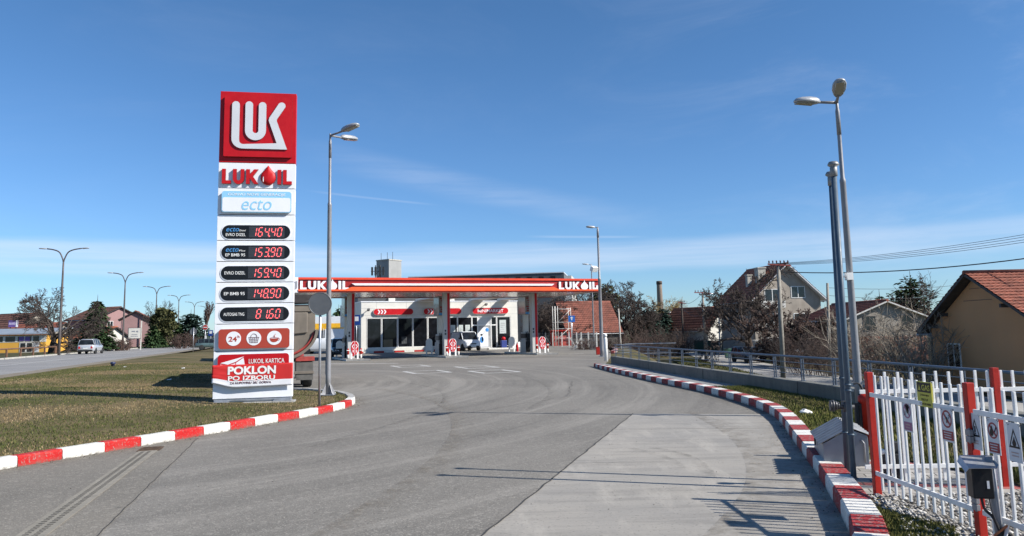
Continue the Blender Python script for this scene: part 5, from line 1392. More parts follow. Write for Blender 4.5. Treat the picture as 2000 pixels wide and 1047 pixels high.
        b = MB(); b.box(s_*w*1.004 - .006, -h*.12, belt - .16, s_*w*1.004 + .006, -h*.12 + .16, belt - .13); b.box(s_*w*1.004 - .006, h*.1, belt - .16, s_*w*1.004 + .006, h*.1 + .16, belt - .13); b.build('handle', BLACKM, t)
        for y in (-h*.60, h*.62): wheel(t, s_*(w*.90), y, r, .20, s_)
    b = MB(); b.box(-w*.82, -h - .05, .30, w*.82, -h + .08, .52); b.build('bumper', BLACKM if kind == 'suv' else paint, t, .03)
    b = MB(); b.box(-w*.70, h - .10, .30, w*.70, h + .035, .50); b.build('bumper', BLACKM, t, .03)
    b = MB(); b.box(-w*.34, h - .03, hood*.56, w*.34, h + .012, hood*.66); b.build('grille', BLACK, t)
    PL = mat('plate_white', (0.7, 0.7, 0.68), 0.4)
    b = MB(); b.box(-.26, h + .036, .38, .26, h + .045, .48); b.build('number_plate', PL, t)
    b = MB(); b.box(-.26, -h - .03 if kind != 'suv' else -h - .02, .62, .26, -h + .02, .73); b.build('number_plate', PL, t)
    if kind == 'suv' and rack:
        for s_ in (-1, 1):
            b = MB(); b.tube([(s_*w*.70, -h*.62, H*.99), (s_*w*.70, -h*.5, H + .05), (s_*w*.70, h*.0, H + .05), (s_*w*.70, h*.1, H*.985)], .018, 6); b.build('roof_rail', BLACKM, t)
    return t
SILV = mat('silver_paint', (0.50, 0.51, 0.53), 0.28, 0.35, 0.04, 2, coat=0.6)
WHTV = mat('white_paint_car', (0.68, 0.69, 0.70), 0.3, 0, 0.04, 2, coat=0.5)
BLUV = mat('dark_blue_paint', (0.06, 0.08, 0.11), 0.25, 0.3, 0.05, 2, coat=0.6)
BLKV = mat('black_paint', (0.02, 0.02, 0.022), 0.25, 0.1, 0.05, 2, coat=0.6)
GRNV = mat('green_grey_paint', (0.10, 0.15, 0.15), 0.3, 0.3, 0.05, 2, coat=0.5)
a_ = math.atan2(-(-0.28), 1.0)
car('suv', 'silver off-road car driving away on the main road at left', 'car', (-50.6, 93.0, 0.2), R(13), SILV, 4.3, 1.85, 1.75, 'suv', rack=True)
car('delivery_van', 'small white van parked facing the pumps before the shop door', 'van', (-4.75, 76.6, 0), R(180 + 24), WHTV, 4.1, 1.75, 1.86, 'van')
car('parked_car', 'dark blue car with silver lights coming down the residential road', 'car', (22.55, 75.5, -1.66), R(180 + 10), BLUV, 4.2, 1.78, 1.50, 'suv')
car('parked_car', 'black car waiting at the left pump, half hidden by the lamp pole', 'car', (-13.6, 61.0, 0), R(180 + 20), BLKV, 4.2, 1.78, 1.5, 'hatch')
car('parked_car', 'grey green car at the road junction left of the price tower', 'car', (-42.4, 109.0, 0.2), R(-72), GRNV, 4.2, 1.75, 1.48, 'hatch')
car('parked_car', 'white car parked among bushes beside the tall house', 'car', (31.4, 83.5, -1.7), R(70), WHTV, 4.2, 1.75, 1.5, 'hatch')
t = car('panel_van', 'large white van with a yellow roof band left of the shop', 'van', (-18.6, 77.0, 0), R(93), WHTV, 5.6, 2.0, 2.5, 'van')
b = MB(); b.box(-0.84, -2.75, 2.24, 0.84, 1.2, 2.525); b.build('roof_band', mat('band_yellow', (0.80, 0.42, 0.02), 0.4), t, 0.02)
t = thing('box_trailer', 'long white trailer with yellow and red stripes behind the white van', 'trailer', (-21.5, 96.0, 0), R(8))
b = MB(); b.box(-4, 0, 1.9, 8, 2.5, 4.1); bx = b.build('box', WHTV, t, 0.03)
b = MB(); b.box(-4.01, -0.012, 2.65, 8.01, -0.002, 3.25); b.build('yellow_band', MATS['band_yellow'], bx)
b = MB(); b.box(-4.01, -0.014, 2.38, 8.01, -0.002, 2.62); b.build('red_band', REDP, bx)
b = MB(); b.box(-4, 0.3, 0.9, 8, 2.2, 1.25); b.build('chassis', DARK, t)
for x in (-3.2, -2.1, 5.5, 6.6): 
    b = MB(); b.cyl((x, 0.05, 0.5), (x, 0.45, 0.5), 0.5, n=18); b.build('wheel', TYRE, t)
b = MB(); b.box(-3.9, 0.2, 1.25, 7.9, 2.3, 1.9); b.build('load_floor', mat('dim_metal', (0.09, 0.09, 0.085), 0.7), t)

# dump truck seen from behind, half hidden by the price tower
t = thing('dump_truck', 'dusty grey half-round dump truck parked behind the price tower', 'dump truck', (-7.98, 26.2, 0), R(18))
t.scale = (1, 1, 0.93)
TUB = mat('dusty_tub', (0.165, 0.14, 0.112), 0.75, 0.1, 0.15, 2, dirt=0.5)
TUBR = mat('tub_red', (0.33, 0.045, 0.035), 0.6, 0, 0.2, 3, dirt=0.4)
out = [(1.24, 2.98), (1.24, 2.25)] + [(1.24 * math.cos(R(a)) , 2.15 + 1.05 * math.sin(R(a))) for a in range(0, -181, -12)] + [(-1.24, 2.25), (-1.24, 2.98)]
inn = [(x * 0.955, z if z > 2.2 else 2.15 + (z - 2.15) * 0.955) for x, z in out]
b = MB(); n = len(out)
for y0, y1 in ((0.12, 6.4),):
    b.prism(out + list(reversed(inn)), y0, y1)
tub = b.build('tub', TUB, t)
b = MB(); b.prism([(x*0.95, z if z > 2.2 else 2.15 + (z-2.15)*0.95) for x, z in out], 0.02, 0.12); tg = b.build('tailgate', TUB, tub)
for xa, xb in ((-0.95, -0.45), (-0.25, 0.25), (0.42, 0.98)):
    b = MB(); b.prism([(xa, 1.75 if xb < 0.9 and xa > -0.9 else 1.95), (xb, 1.75 if xb < 0.9 and xa > -0.9 else 2.0), (xb, 2.75), (xa, 2.75)], -0.05, 0.02); b.build('rib_panel', TUB, tg, 0.03)
b = MB(); b.box(-1.15, -0.04, 2.78, 1.15, 0.02, 2.92); b.build('gate_beam', TUB, tg, 0.01)
b = MB()
pr = [Vector((1.20*math.cos(R(a)), -0.02, 2.15 + 1.0*math.sin(R(a)))) for a in range(-8, -173, -9)]
b.tube(pr, 0.045, 6); b.build('red_edge', TUBR, tg)
b = MB(); b.prism([(1.34*math.cos(R(a)), 2.15 + 1.16*math.sin(R(a))) for a in range(-2, -179, -8)] + [(1.245*math.cos(R(a)), 2.15 + 1.06*math.sin(R(a))) for a in range(-178, -1, 8)], -0.12, 0.25); b.build('rear_lip', TUB, tub)
b = MB(); b.box(-1.25, 0.05, 2.98, 1.25, 6.3, 3.04); b.tube([(-1.2, 0.1, 3.12), (1.2, 0.1, 3.16)], 0.10, 8); b.cbox((0.85, 0.1, 3.25), (0.75, 0.2, 0.3), 0.1); b.build('rolled_tarp', mat('tarp_dark', (0.03, 0.025, 0.025), 0.8, 0, 0.4, 4), tub)
b = MB()
for x in (-0.45, 0.33): b.box(x, 0.1, 0.82, x + 0.12, 8.2, 1.06)
b.box(-0.9, 0.3, 1.0, 0.9, 0.5, 1.15); b.build('chassis', mat('rusty_frame', (0.12, 0.07, 0.055), 0.8, 0.2, 0.3, 4), t)
b = MB(); b.box(-1.2, -0.05, 0.52, 1.2, 0.05, 0.62); b.build('bumper', TUB, t, 0.01)
for s_ in (-1, 1):
    b = MB(); b.box(min(s_*0.62, s_*1.18), -0.02, 0.30, max(s_*0.62, s_*1.18), 0.01, 0.95); b.build('mud_flap', mat('dusty_rubber', (0.10, 0.095, 0.085), 0.85, 0, 0.25, 4), t)
    b = MB(); b.box(min(s_*0.60, s_*1.22), -0.06, 0.98, max(s_*0.60, s_*1.22), 0.12, 1.14); b.build('tail_light', TUBR, t, 0.01)
    b = MB(); b.box(min(s_*0.58, s_*1.2), 0.1, 0.96, max(s_*0.58, s_*1.2), 2.6, 1.02); b.build('mudguard', TUB, t)
    for y in (0.85, 2.15, 6.9):
        b = MB(); b.lathe([(0.30, 0), (0.48, 0), (0.52, 0.04), (0.52, 0.26), (0.48, 0.30), (0.30, 0.30)], 22); w = b.build('wheel', TYRE, t); w.rotation_euler = (0, R(90) * s_, 0); w.location = (s_*0.88, y, 0.52)
b = MB(); b.box(-1.2, 6.6, 0.9, 1.2, 8.4, 2.9); b.build('cab', mat('cab_red', (0.30, 0.03, 0.03), 0.4, dirt=0.2), t, 0.08)
b = MB(); b.bar((-0.2, 0.2, 0.6), (-0.2, 0.9, 1.1), 0.25, 0.3); b.bar((0.28, 0.2, 0.75), (0.28, 0.9, 1.2), 0.2, 0.2); b.build('axle_support', MATS['rusty_frame'], t)

# ------------------------------------------------------------------ the gas compound
VZ = 0.12
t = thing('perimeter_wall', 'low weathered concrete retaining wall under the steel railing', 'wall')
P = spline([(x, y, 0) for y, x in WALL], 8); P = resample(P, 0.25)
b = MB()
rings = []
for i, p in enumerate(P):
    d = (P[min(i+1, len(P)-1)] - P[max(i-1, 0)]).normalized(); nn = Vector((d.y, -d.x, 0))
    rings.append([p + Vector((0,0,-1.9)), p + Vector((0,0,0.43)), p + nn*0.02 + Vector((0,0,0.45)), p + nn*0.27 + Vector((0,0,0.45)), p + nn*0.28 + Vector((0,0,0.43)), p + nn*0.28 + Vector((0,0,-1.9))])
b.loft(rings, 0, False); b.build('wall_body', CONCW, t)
b = MB()
for q in range(20, len(P) - 5, 26):
    d = (P[q+1] - P[q]).normalized(); nn = Vector((d.y, -d.x, 0)); c = P[q] - nn * 0.003
    b.bar(c + Vector((0,0,0.02)), c + Vector((0,0,0.452)), 0.012, 0.012)
b.build('joint', DARK, t)
t = thing('railing', 'long blue grey steel railing on top of the low concrete wall', 'railing')
RP = [p + Vector((0.14, 0, 0.45)) for p in P]
for h_, r_, nm in ((0.56, 0.026, 'top_rail'), (0.15, 0.009, 'rail'), (0.28, 0.009, 'rail'), (0.42, 0.009, 'rail')):
    b = MB(); b.tube([p + Vector((0, 0, h_)) for p in RP[::3]], r_, 8 if r_ > 0.02 else 5); b.build(nm, RAILB, t)
post = None; k = 0
dist = 0.0; i = 2
while i < len(RP):
    p = RP[i]; d = (RP[min(i+1, len(RP)-1)] - RP[i-1]).normalized()
    if post is None:
        b = MB(); b.box(-0.028, -0.032, -0.02, 0.028, -0.018, 0.55); b.box(-0.028, 0.018, -0.02, 0.028, 0.032, 0.55); b.box(-0.02, -0.018, 0.5, 0.02, 0.018, 0.55); b.box(-0.06, -0.06, 0, 0.06, 0.06, 0.008)
        post = b.build('post', RAILB, t); o = post
    else:
        o = post.copy(); C.objects.link(o)
    o.location = p; o.rotation_euler = (0, 0, math.atan2(d.y, d.x)); i += 6
b = MB(); e = RP[-1]
for h_ in (0.15, 0.28, 0.42, 0.56): b.tube([e + Vector((0,0,h_)), e + Vector((0.9, 0.35, h_))], 0.014, 6)
b.build('end_section', RAILB, t)

# picket fence panels: each with its posts, rails and pickets
def fence(label, p0, p1, posts, sp, zbase, group=None, start=0.1, end=0.1, face=-1):
    p0 = Vector(p0); p1 = Vector(p1); d = p1 - p0; L = d.length
    t = thing('picket_fence', label, 'fence', (p0.x, p0.y, zbase), math.atan2(d.y, d.x), group)
    for s_ in posts:
        b = MB(); b.box(s_ - 0.031, -0.031, -0.1, s_ + 0.031, 0.031, 1.165); b.build('post', REDP, t, 0.004)
    for z in (0.19, 0.93):
        b = MB(); b.box(-0.03, -0.022, z, L, -0.004, z + 0.04); b.build('rail', WHITEP, t, 0.002)
    x = start; proto = None; rg = random.Random(int(L * 100))
    while x < L - end:
        if proto is None:
            b = MB(); b.box(-0.013, -0.0035, 0.06, 0.013, 0.0145, 1.14); proto = b.build('picket', WHITEP, t, 0.003); o = proto
        else: o = proto.copy(); C.objects.link(o)
        o.location = (x, 0.001, rg.uniform(-0.006, 0.004)); o.rotation_euler = (0, rg.uniform(-0.006, 0.006), 0)
        x += sp
    return t
fence('white picket fence with red posts facing the driveway beside the vent pipes', (3.46, 7.67), (3.50, 6.06), (0.0, 1.60), 0.124, VZ, 'white picket fences', 0.10, 0.06)
gate = fence('white picket gate with warning signs at the right edge of the photo', (3.505, 5.98), (3.52, 3.6), (2.3,), 0.124, VZ, 'white picket fences', 0.06, 0.1)
fence('white picket fence with a red corner post at the back of the compound', (3.52, 7.98), (6.85, 7.90), (1.34, 3.3), 0.128, VZ, 'white picket fences', 0.12, 0.1)
for z in (0.72, 0.22):
    b = MB(); b.box(-0.09, -0.06, z, -0.03, -0.03, z + 0.045); b.box(-0.09, -0.06, z + 0.05, -0.03, -0.03, z + 0.095); b.cyl((-0.06, -0.045, z - 0.01), (-0.06, -0.045, z + 0.105), 0.009, n=8); b.build('hinge', PAINTG, gate, 0.003)

# boards tied to the pickets
SGN = mat('sign_white', (0.62, 0.63, 0.64), 0.4, 0, 0.05, 4, dirt=0.15); SRED = mat('sign_red', (0.30, 0.018, 0.03), 0.4, 0, 0.08, 6); SPNK = mat('sign_faded', (0.34, 0.13, 0.22), 0.5, 0, 0.1, 6)
SYEL = mat('sign_yellow', (0.50, 0.46, 0.05), 0.4, 0, 0.06, 5); SFNT = mat('sign_faint', (0.50, 0.36, 0.32), 0.5, 0, 0.1, 8)
def board(label, y0, y1, z0, z1, fill, x=3.462, mats=SGN):
    yc = (y0 + y1) / 2; w = abs(y1 - y0); h = z1 - z0
    t = thing('warning_sign', label, 'sign', (x, yc, z0), R(-90), 'boards wired to the picket fence')
    b = MB(); b.box(-w/2, 0, 0, w/2, 0.004, h); p = b.build('plate', mats, t)
    for sx_ in (-0.42, 0.42):
        b = MB(); b.tube([(sx_*w, -0.004, h*0.97), (sx_*w + 0.01, 0.02, h*1.02), (sx_*w + 0.015, -0.006, h*0.93)], 0.0025, 4); b.build('wire_tie', DARK, t)
    fill(p, w, h); return t
def ringm(parent, cx, cz, r0, m, bar=True):
    b = MB(); n = 28
    for k in range(n):
        a, c = 2*PI*k/n, 2*PI*(k+1)/n
        b.add([(cx + r0*math.cos(a), -0.0015, cz + r0*math.sin(a)), (cx + r0*math.cos(c), -0.0015, cz + r0*math.sin(c)), (cx + r0*.80*math.cos(c), -0.0015, cz + r0*.80*math.sin(c)), (cx + r0*.80*math.cos(a), -0.0015, cz + r0*.80*math.sin(a))], [(3,2,1,0)])
    q = r0*.66; e = r0*.09
    b.add([(cx - q - e, -0.002, cz + q - e), (cx - q + e, -0.002, cz + q + e), (cx + q + e, -0.002, cz - q + e), (cx + q - e, -0.002, cz - q - e)], [(3,2,1,0)])
    b.build('prohibition_ring', m, parent, recalc=False)
def tri(parent, cx, z0, w, h, glyph):
    b = MB()
    o = [(cx - w/2, z0), (cx + w/2, z0), (cx, z0 + h)]; c = (cx, z0 + h*0.36); i_ = [(c[0] + (x - c[0])*0.72, c[1] + (z - c[1])*0.72) for x, z in o]
    for k in range(3):
        j = (k+1) % 3; b.add([(*[o[k][0]], -0.0015, o[k][1]), (o[j][0], -0.0015, o[j][1]), (i_[j][0], -0.0015, i_[j][1]), (i_[k][0], -0.0015, i_[k][1])], [(0,1,2,3)])
    b.build('triangle', BLACK, parent, recalc=False)
    b = MB()
    if glyph == '!': b.box(cx - .006, -.003, z0 + h*.25, cx + .006, -.0012, z0 + h*.58); b.box(cx - .006, -.003, z0 + h*.14, cx + .006, -.0012, z0 + h*.20)
    else: b.prism([(cx + .020*math.cos(R(a)), z0 + h*.24 + .022*math.sin(R(a))) for a in range(-200, 21, 20)] + [(cx + .008, z0 + h*.42), (cx + .002, z0 + h*.58), (cx - .006, z0 + h*.44)], -.003, -.0012)
    b.build('pictogram', BLACK, parent)
def lines(parent, x0, x1, z0, z1, n, m, seed):
    b = MB(); rg = random.Random(seed); st = (z1 - z0) / n
    for k in range(n):
        q = (x1 - x0) / 2; c = (x0 + x1) / 2; f = rg.uniform(.6, .9); x = c - q*f
        while x < c + q*f: 
            wl = rg.uniform(.006, .012); b.box(x, -.0035, z0 + st*(k + .3), min(x + wl, c + q*f), -.0022, z0 + st*(k + .68)); x += wl + .003
    b.build('small_print', m, parent)
def f_gas(p, w, h):
    b = MB(); b.box(-w*.46, -.002, h*.58, w*.46, -.0002, h*.96); d = b.build('black_field', BLACK, p)
    text(d, 'lettering', 'GAS', w*.13, h*.765, w*.55, h*.23, -.002, SYEL, 0.02, 0, .001)
    b = MB(); b.prism([(-w*.38, h*.65), (-w*.22, h*.65), (-w*.30, h*.88)], -.003, -.002); b.build('triangle', SYEL, d)
    for s_, z, f in (('ZABRANJEN', .455, .62), ('PRISTUP', .285, .46), ('NEZAPOSLENIMA', .115, .86)): text(p, 'lettering', s_, 0, h*z, w*f, h*.095, 0, BLACK, 0.01, 0, .001)
def f_hand(p, w, h):
    ringm(p, 0, h*.68, w*.40, SPNK); b = MB(); b.ell((0.01, -.002, h*.70), (w*.14, .001, h*.10)); 
    for a in (-30, -5, 20, 45): b.bar((0.012, -.002, h*.70), (0.012 + .055*math.sin(R(a)), -.002, h*.70 + .055*math.cos(R(a))), .012, .002)
    for k in range(3): b.bar((-.02, -.002, h*(.58 + .04*k)), (-.06, -.002, h*(.52 + .07*k)), .006, .002)
    b.build('pictogram', BLACK, p)
    b = MB(); b.box(-w*.42, -.002, h*.05, w*.42, -.0003, h*.32); d = b.build('red_field', SPNK, p); lines(d, -w*.3, w*.3, h*.09, h*.28, 2, SFNT, 3)
def f_smoke(p, w, h):
    ringm(p, 0, h*.68, w*.40, SRED); b = MB(); b.bar((-.045, -.002, h*.66), (.03, -.002, h*.70), .014, .002); b.bar((.0, -.0022, h*.56), (.0, -.0022, h*.74), .012, .002)
    b.tube([(.03, -.002, h*.72), (.045, -.002, h*.76), (.03, -.002, h*.80), (.045, -.002, h*.83)], .003, 4); b.build('pictogram', BLACK, p)
    b = MB(); b.box(-w*.44, -.002, h*.06, w*.44, -.0003, h*.33); d = b.build('red_field', SRED, p); lines(d, -w*.36, w*.36, h*.09, h*.31, 3, SGN, 5)
def f_excl(p, w, h): tri(p, 0, h*.36, w*.82, h*.50, '!'); lines(p, -w*.35, w*.35, h*.14, h*.28, 2, SFNT, 7)
def f_flame(p, w, h): tri(p, 0, h*.36, w*.82, h*.50, 'f'); lines(p, -w*.35, w*.35, h*.12, h*.28, 2, SFNT, 9)
def f_fire(p, w, h):
    ringm(p, 0, h*.66, w*.42, SRED); b = MB(); b.prism([(-.015 + .022*math.cos(R(a)), h*.60 + .025*math.sin(R(a))) for a in range(-200, 21, 20)] + [(0, h*.70), (-.01, h*.80), (-.025, h*.70)], -.003, -.0016); b.bar((.02, -.002, h*.62), (.045, -.002, h*.78), .009, .002); b.build('pictogram', BLACK, p)
    b = MB(); b.box(-w*.44, -.002, h*.05, w*.44, -.0003, h*.32); d = b.build('red_field', SRED, p); lines(d, -w*.36, w*.36, h*.08, h*.30, 3, SGN, 11)
board('yellow and black board reading GAS on the picket fence', 6.772, 6.541, 1.045, 1.255, f_gas, mats=SYEL)
board('faded board with a raised hand inside a purple ring on the pickets', 7.055, 6.895, 0.80, 1.065, f_hand)
board('no smoking board with a red ring left of the red gate post', 6.43, 6.255, 0.80, 1.065, f_smoke)
board('warning board with an exclamation mark in a triangle on the gate', 6.07, 5.935, 0.79, 1.06, f_excl, x=3.485)
board('board forbidding open flame with a red ring, in the middle of the gate', 5.855, 5.715, 0.79, 1.045, f_fire, x=3.487)
board('warning board with a flame in a triangle at the right of the gate', 5.625, 5.48, 0.77, 1.04, f_flame, x=3.489)

# vent pipes
for i, (loc, H, lab) in enumerate((((3.68, 8.86, VZ), 3.40, 'left one of the two tall blue grey vent pipes beside the steel cabinet'), ((3.55, 8.40, VZ), 3.42, 'right one of the two tall blue grey vent pipes beside the steel cabinet'))):
    t = thing('vent_pipe', lab, 'pipe', loc, 0, 'tall vent pipes'); r = 0.030; t.rotation_euler = (0, R(1.0 if i == 0 else 0.5), 0)
    b = MB(); b.cyl((0, 0, -0.02), (0, 0, H - 0.16), r, n=18); b.build('pipe', PIPEB, t)
    b = MB(); b.lathe([(r*1.0, H - 0.16), (r*1.3, H - 0.155), (r*1.3, H - 0.06), (r*1.1, H - 0.055), (r*2.0, H - 0.035), (r*2.0, H - 0.02), (r*1.5, H + 0.005), (0.01, H + 0.01)], 18); b.build('cap', mat('cap_grey', (0.26, 0.26, 0.25), 0.5, 0.4), t)
    for z in ((0.46, 0.92, 0.98) if i else (0.42, 1.02)):
        b = MB(); b.cyl((0, 0, z), (0, 0, z + 0.022), r*1.22, n=18); b.box(r, -0.02, z, r*1.7, 0.02, z + 0.03); b.build('clamp', PIPEB, t)
t = thing('hose_coupling', 'dark valve coupling fixed at mid height on the left vent pipe', 'valve', (3.60, 8.58, VZ + 0.74))
b = MB(); b.cyl((-0.15, 0.02, 0), (0.08, -0.02, 0), 0.024, n=12); b.build('stem', DARK, t)
b = MB()
for x, rr in ((-0.16, 0.055), (-0.135, 0.062), (-0.105, 0.05), (-0.08, 0.04)): b.cyl((x - 0.01, 0.02, 0.015), (x + 0.012, 0.015, 0.015), rr, n=14)
b.build('coupling', mat('cap_dark', (0.09, 0.09, 0.095), 0.45, 0.5), t)
b = MB(); b.lathe([(0.035, -0.05), (0.04, 0.0), (0.03, 0.05), (0.012, 0.07)], 10); b.bar((-0.05, -0.02, 0.06), (0.06, -0.02, 0.075), 0.014); b.build('valve_body', MATS['cap_dark'], t)

# steel cabinet with a corrugated lid
t = thing('steel_cabinet', 'low grey steel cabinet with a corrugated pitched lid by the kerb', 'cabinet', (3.60, 9.30, VZ), R(-15.5))
W_, D_ = 0.49, 1.10
b = MB(); b.prism([(0, 0), (W_, 0), (W_, 0.345), (W_*0.62, 0.42), (0, 0.25)], 0, D_); bx = b.build('box', CABG, t, 0.004)
b = MB()
def lid(x0, z0, x1, z1):
    n = 60; vs = []; d = Vector((x1 - x0, 0, z1 - z0)).normalized(); nn = Vector((-d.z, 0, d.x))
    for i in range(n + 1):
        y = -0.02 + (D_ + 0.04) * i / n; h_ = 0.006 + 0.020 * (0.5 + 0.5 * max(-1, min(1, 1.8 * math.sin(2*PI*i/n*7))))
        for q in ((x0, z0), (x1, z1)): vs.append(Vector((q[0], y, q[1])) + nn * h_)
    return vs, [(2*i, 2*i+1, 2*i+3, 2*i+2) for i in range(n)]
for a in ((-0.035, 0.232, W_*0.62, 0.423), (W_*0.62, 0.423, W_ + 0.03, 0.339)): b.add(*lid(*a))
ld = b.build('lid', mat('lid_zinc', (0.30, 0.30, 0.30), 0.5, 0.45, 0.15, 6, dirt=0.2), t, recalc=False); sol = ld.modifiers.new('thickness', 'SOLIDIFY'); sol.thickness = 0.004
b = MB(); b.box(-0.012, D_*0.62, 0.20, 0, D_*0.72, 0.24); b.box(-0.03, D_*0.655, 0.13, -0.012, D_*0.685, 0.21); b.build('lock', DARK, t)
b = MB(); b.tube([(W_*0.90, -0.03, 0.05), (W_*0.90, -0.03, 0.26), (W_*0.86, -0.03, 0.29), (W_*0.84, -0.005, 0.29)], 0.012, 8); b.build('conduit', PAINTG, t)

# hose reel post behind the fence corner
t = thing('hose_reel', 'red hydrant column with looping black hoses behind the steel cabinet', 'hose reel', (*[at(1692, 775, 10.4)[0], 10.4], VZ)); t.scale = (1.25, 1.25, 0.70)
b = MB(); b.lathe([(0.07, 0), (0.07, 0.86), (0.085, 0.88), (0.085, 0.98), (0.05, 1.02), (0.01, 1.03)], 14); b.build('column', REDP, t)
for o_, h_, w__ in ((0.0, 1.22, 0.17), (0.05, 1.14, 0.10)):
    b = MB(); b.tube(spline([(-0.02 + o_, 0, 0.95), (-0.04 + o_, 0.02, h_ - 0.06), (-w__*0.5 + o_, 0.02, h_), (-w__ + o_, 0.03, h_ - 0.1), (-w__ - 0.02 + o_, 0.03, 0.7), (-w__ + o_, 0.04, 0.1)], 7), 0.014, 7); b.build('hose', BLACKM, t)
b = MB(); b.box(-0.13, -0.02, 0.0, -0.10, 0.02, 0.86); b.box(-0.075, -0.02, 0.0, -0.05, 0.02, 0.80); b.box(-0.135, -0.021, 0.80, -0.045, 0.021, 0.84); b.build('stand', BLACKM, t)
t = thing('valve_box', 'dark valve box with a round tap inside the picket compound', 'valve box', (3.95, 8.35, VZ))
b = MB(); b.box(-0.09, -0.07, 0, 0.09, 0.07, 0.28); b.box(-0.06, -0.05, 0.28, 0.06, 0.05, 0.40); b.build('box', BLACKM, t, 0.01)
b = MB(); b.lathe([(0.01, -0.03), (0.03, -0.02), (0.03, 0.02), (0.01, 0.03)], 12, c=(-0.12, -0.03, 0.30)); b.build('tap', WHITEP, t)

# hooded earthing box on a post, cable wound round it
t = thing('earthing_post', 'grey post with a hooded black box and coiled cables before the fence', 'control post', (3.40, 5.74, VZ), R(-8))
t.scale = (0.66, 0.66, 0.90)
b = MB(); b.cyl((0.06, 0, -0.1), (0.02, 0, 0.74), 0.042, n=18); b.build('post', PAINTG, t)
b = MB(); b.box(-0.21, -0.10, 0.42, 0.00, 0.06, 0.66); bx = b.build('box', BLACK, t, 0.012)
b = MB(); b.box(-0.07, -0.104, 0.50, -0.045, -0.101, 0.56); b.build('label_plate', GREYL, bx)
b = MB(); b.add([(-0.26, -0.16, 0.665), (0.02, -0.16, 0.665), (0.02, 0.06, 0.74), (-0.26, 0.06, 0.74)], [(0,1,2,3)]); b.add([(0.02, -0.16, 0.665), (0.05, -0.14, 0.69), (0.05, 0.06, 0.735), (0.02, 0.06, 0.74)], [(0,1,2,3)]); b.add([(-0.26, -0.16, 0.665), (-0.26, 0.06, 0.74), (-0.29, 0.06, 0.69), (-0.29, -0.14, 0.63)], [(0,1,2,3)])
hd = b.build('hood', mat('hood_steel', (0.40, 0.41, 0.42), 0.38, 0.6, 0.08, 6), t, recalc=False); sol = hd.modifiers.new('thickness', 'SOLIDIFY'); sol.thickness = 0.005
b = MB(); b.tube(spline([(-0.12, -0.05, 0.43), (-0.10, -0.06, 0.34), (-0.03, -0.07, 0.28), (0.02, -0.07, 0.18), (0.06, -0.06, 0.05)], 6), 0.013, 7); b.tube(spline([(-0.05, -0.07, 0.43), (-0.03, -0.08, 0.30), (0.03, -0.07, 0.20), (0.07, -0.06, 0.15)], 6), 0.006, 6); b.build('cable', BLACKM, t)
b = MB(); rg = random.Random(3)
for i in range(14):
    a = rg.uniform(-0.02, 0.02); w__ = rg.uniform(0.05, 0.12); z0 = rg.uniform(0.14, 0.19)
    b.tube(spline([(0.05 + a, -0.06, z0), (0.05 - w__, -0.07 + a, z0 - 0.10), (0.05 - w__*0.8, -0.07, -0.15), (0.06, -0.08 + a, -0.28), (0.06 + w__, -0.06, -0.1), (0.06 + w__*0.9, -0.06, z0 - 0.08), (0.06 + a, -0.06, z0)], 4), 0.011, 6)
for o_ in b.v: pass
b.v = [(x, y, max(z, -0.05)) for x, y, z in b.v]
b.build('coiled_cable', BLACKM, t)
b = MB(); b.bar((-0.04, -0.085, 0.14), (0.10, -0.09, 0.22), 0.03, 0.012, 0); b.bar((0.10, -0.09, 0.22), (0.05, -0.11, 0.10), 0.035, 0.012, 1); b.build('tie_strap', [mat('strap_orange', (0.45, 0.14, 0.05), 0.7), WHITEP], t)
# litter
t = thing('litter', 'crumpled white plastic bag lying on the grass behind the kerb', 'litter', (5.27, 14.4, VZ + 0.02)); t.scale = (0.7, 0.7, 0.7)
b = MB(); b.ell((0, 0, 0.06), (0.13, 0.08, 0.07), 9, 6); b.ell((0.14, 0.03, 0.04), (0.08, 0.06, 0.05), 7, 5); rg = random.Random(7); b.v = [(x + rg.uniform(-.02, .02), y + rg.uniform(-.02, .02), max(0, z + rg.uniform(-.02, .02))) for x, y, z in b.v]; b.build('bag', WHITEP, t)
for i, (x, y) in enumerate(((-13.5, 30.5), (-17.0, 40.0), (-20.5, 41))):
    b = MB(); b.cbox((0, 0, 0.03), (0.22, 0.14, 0.02), i * 0.8, 0, 0.2); b.cbox((0.1, 0.03, 0.05), (0.10, 0.1, 0.015), i, 0, 0.5); o = b.build('litter', WHITEP)
    o.location = (x, y, lawn_z(x, y)); o.scale = (0.6, 0.6, 0.6); tag(o, ('scrap of white paper on the lawn left of the truck shadow', 'small scrap of white paper in the middle of the far lawn', 'white paper scrap near the main road edge of the lawn', 'pale scrap of litter on the dry grass near the left kerb')[i], 'litter', 'paper scraps on the lawn')
t = thing('lawn_stub', 'small dark blue stub post on the far side of the lawn', 'post', (-22.3, 43.3, 0.2))
b = MB(); b.lathe([(0.09, -0.1), (0.09, 0.22), (0.13, 0.24), (0.13, 0.34), (0.05, 0.36)], 10); b.build('stub', mat('navy_plastic', (0.02, 0.03, 0.08), 0.5), t)
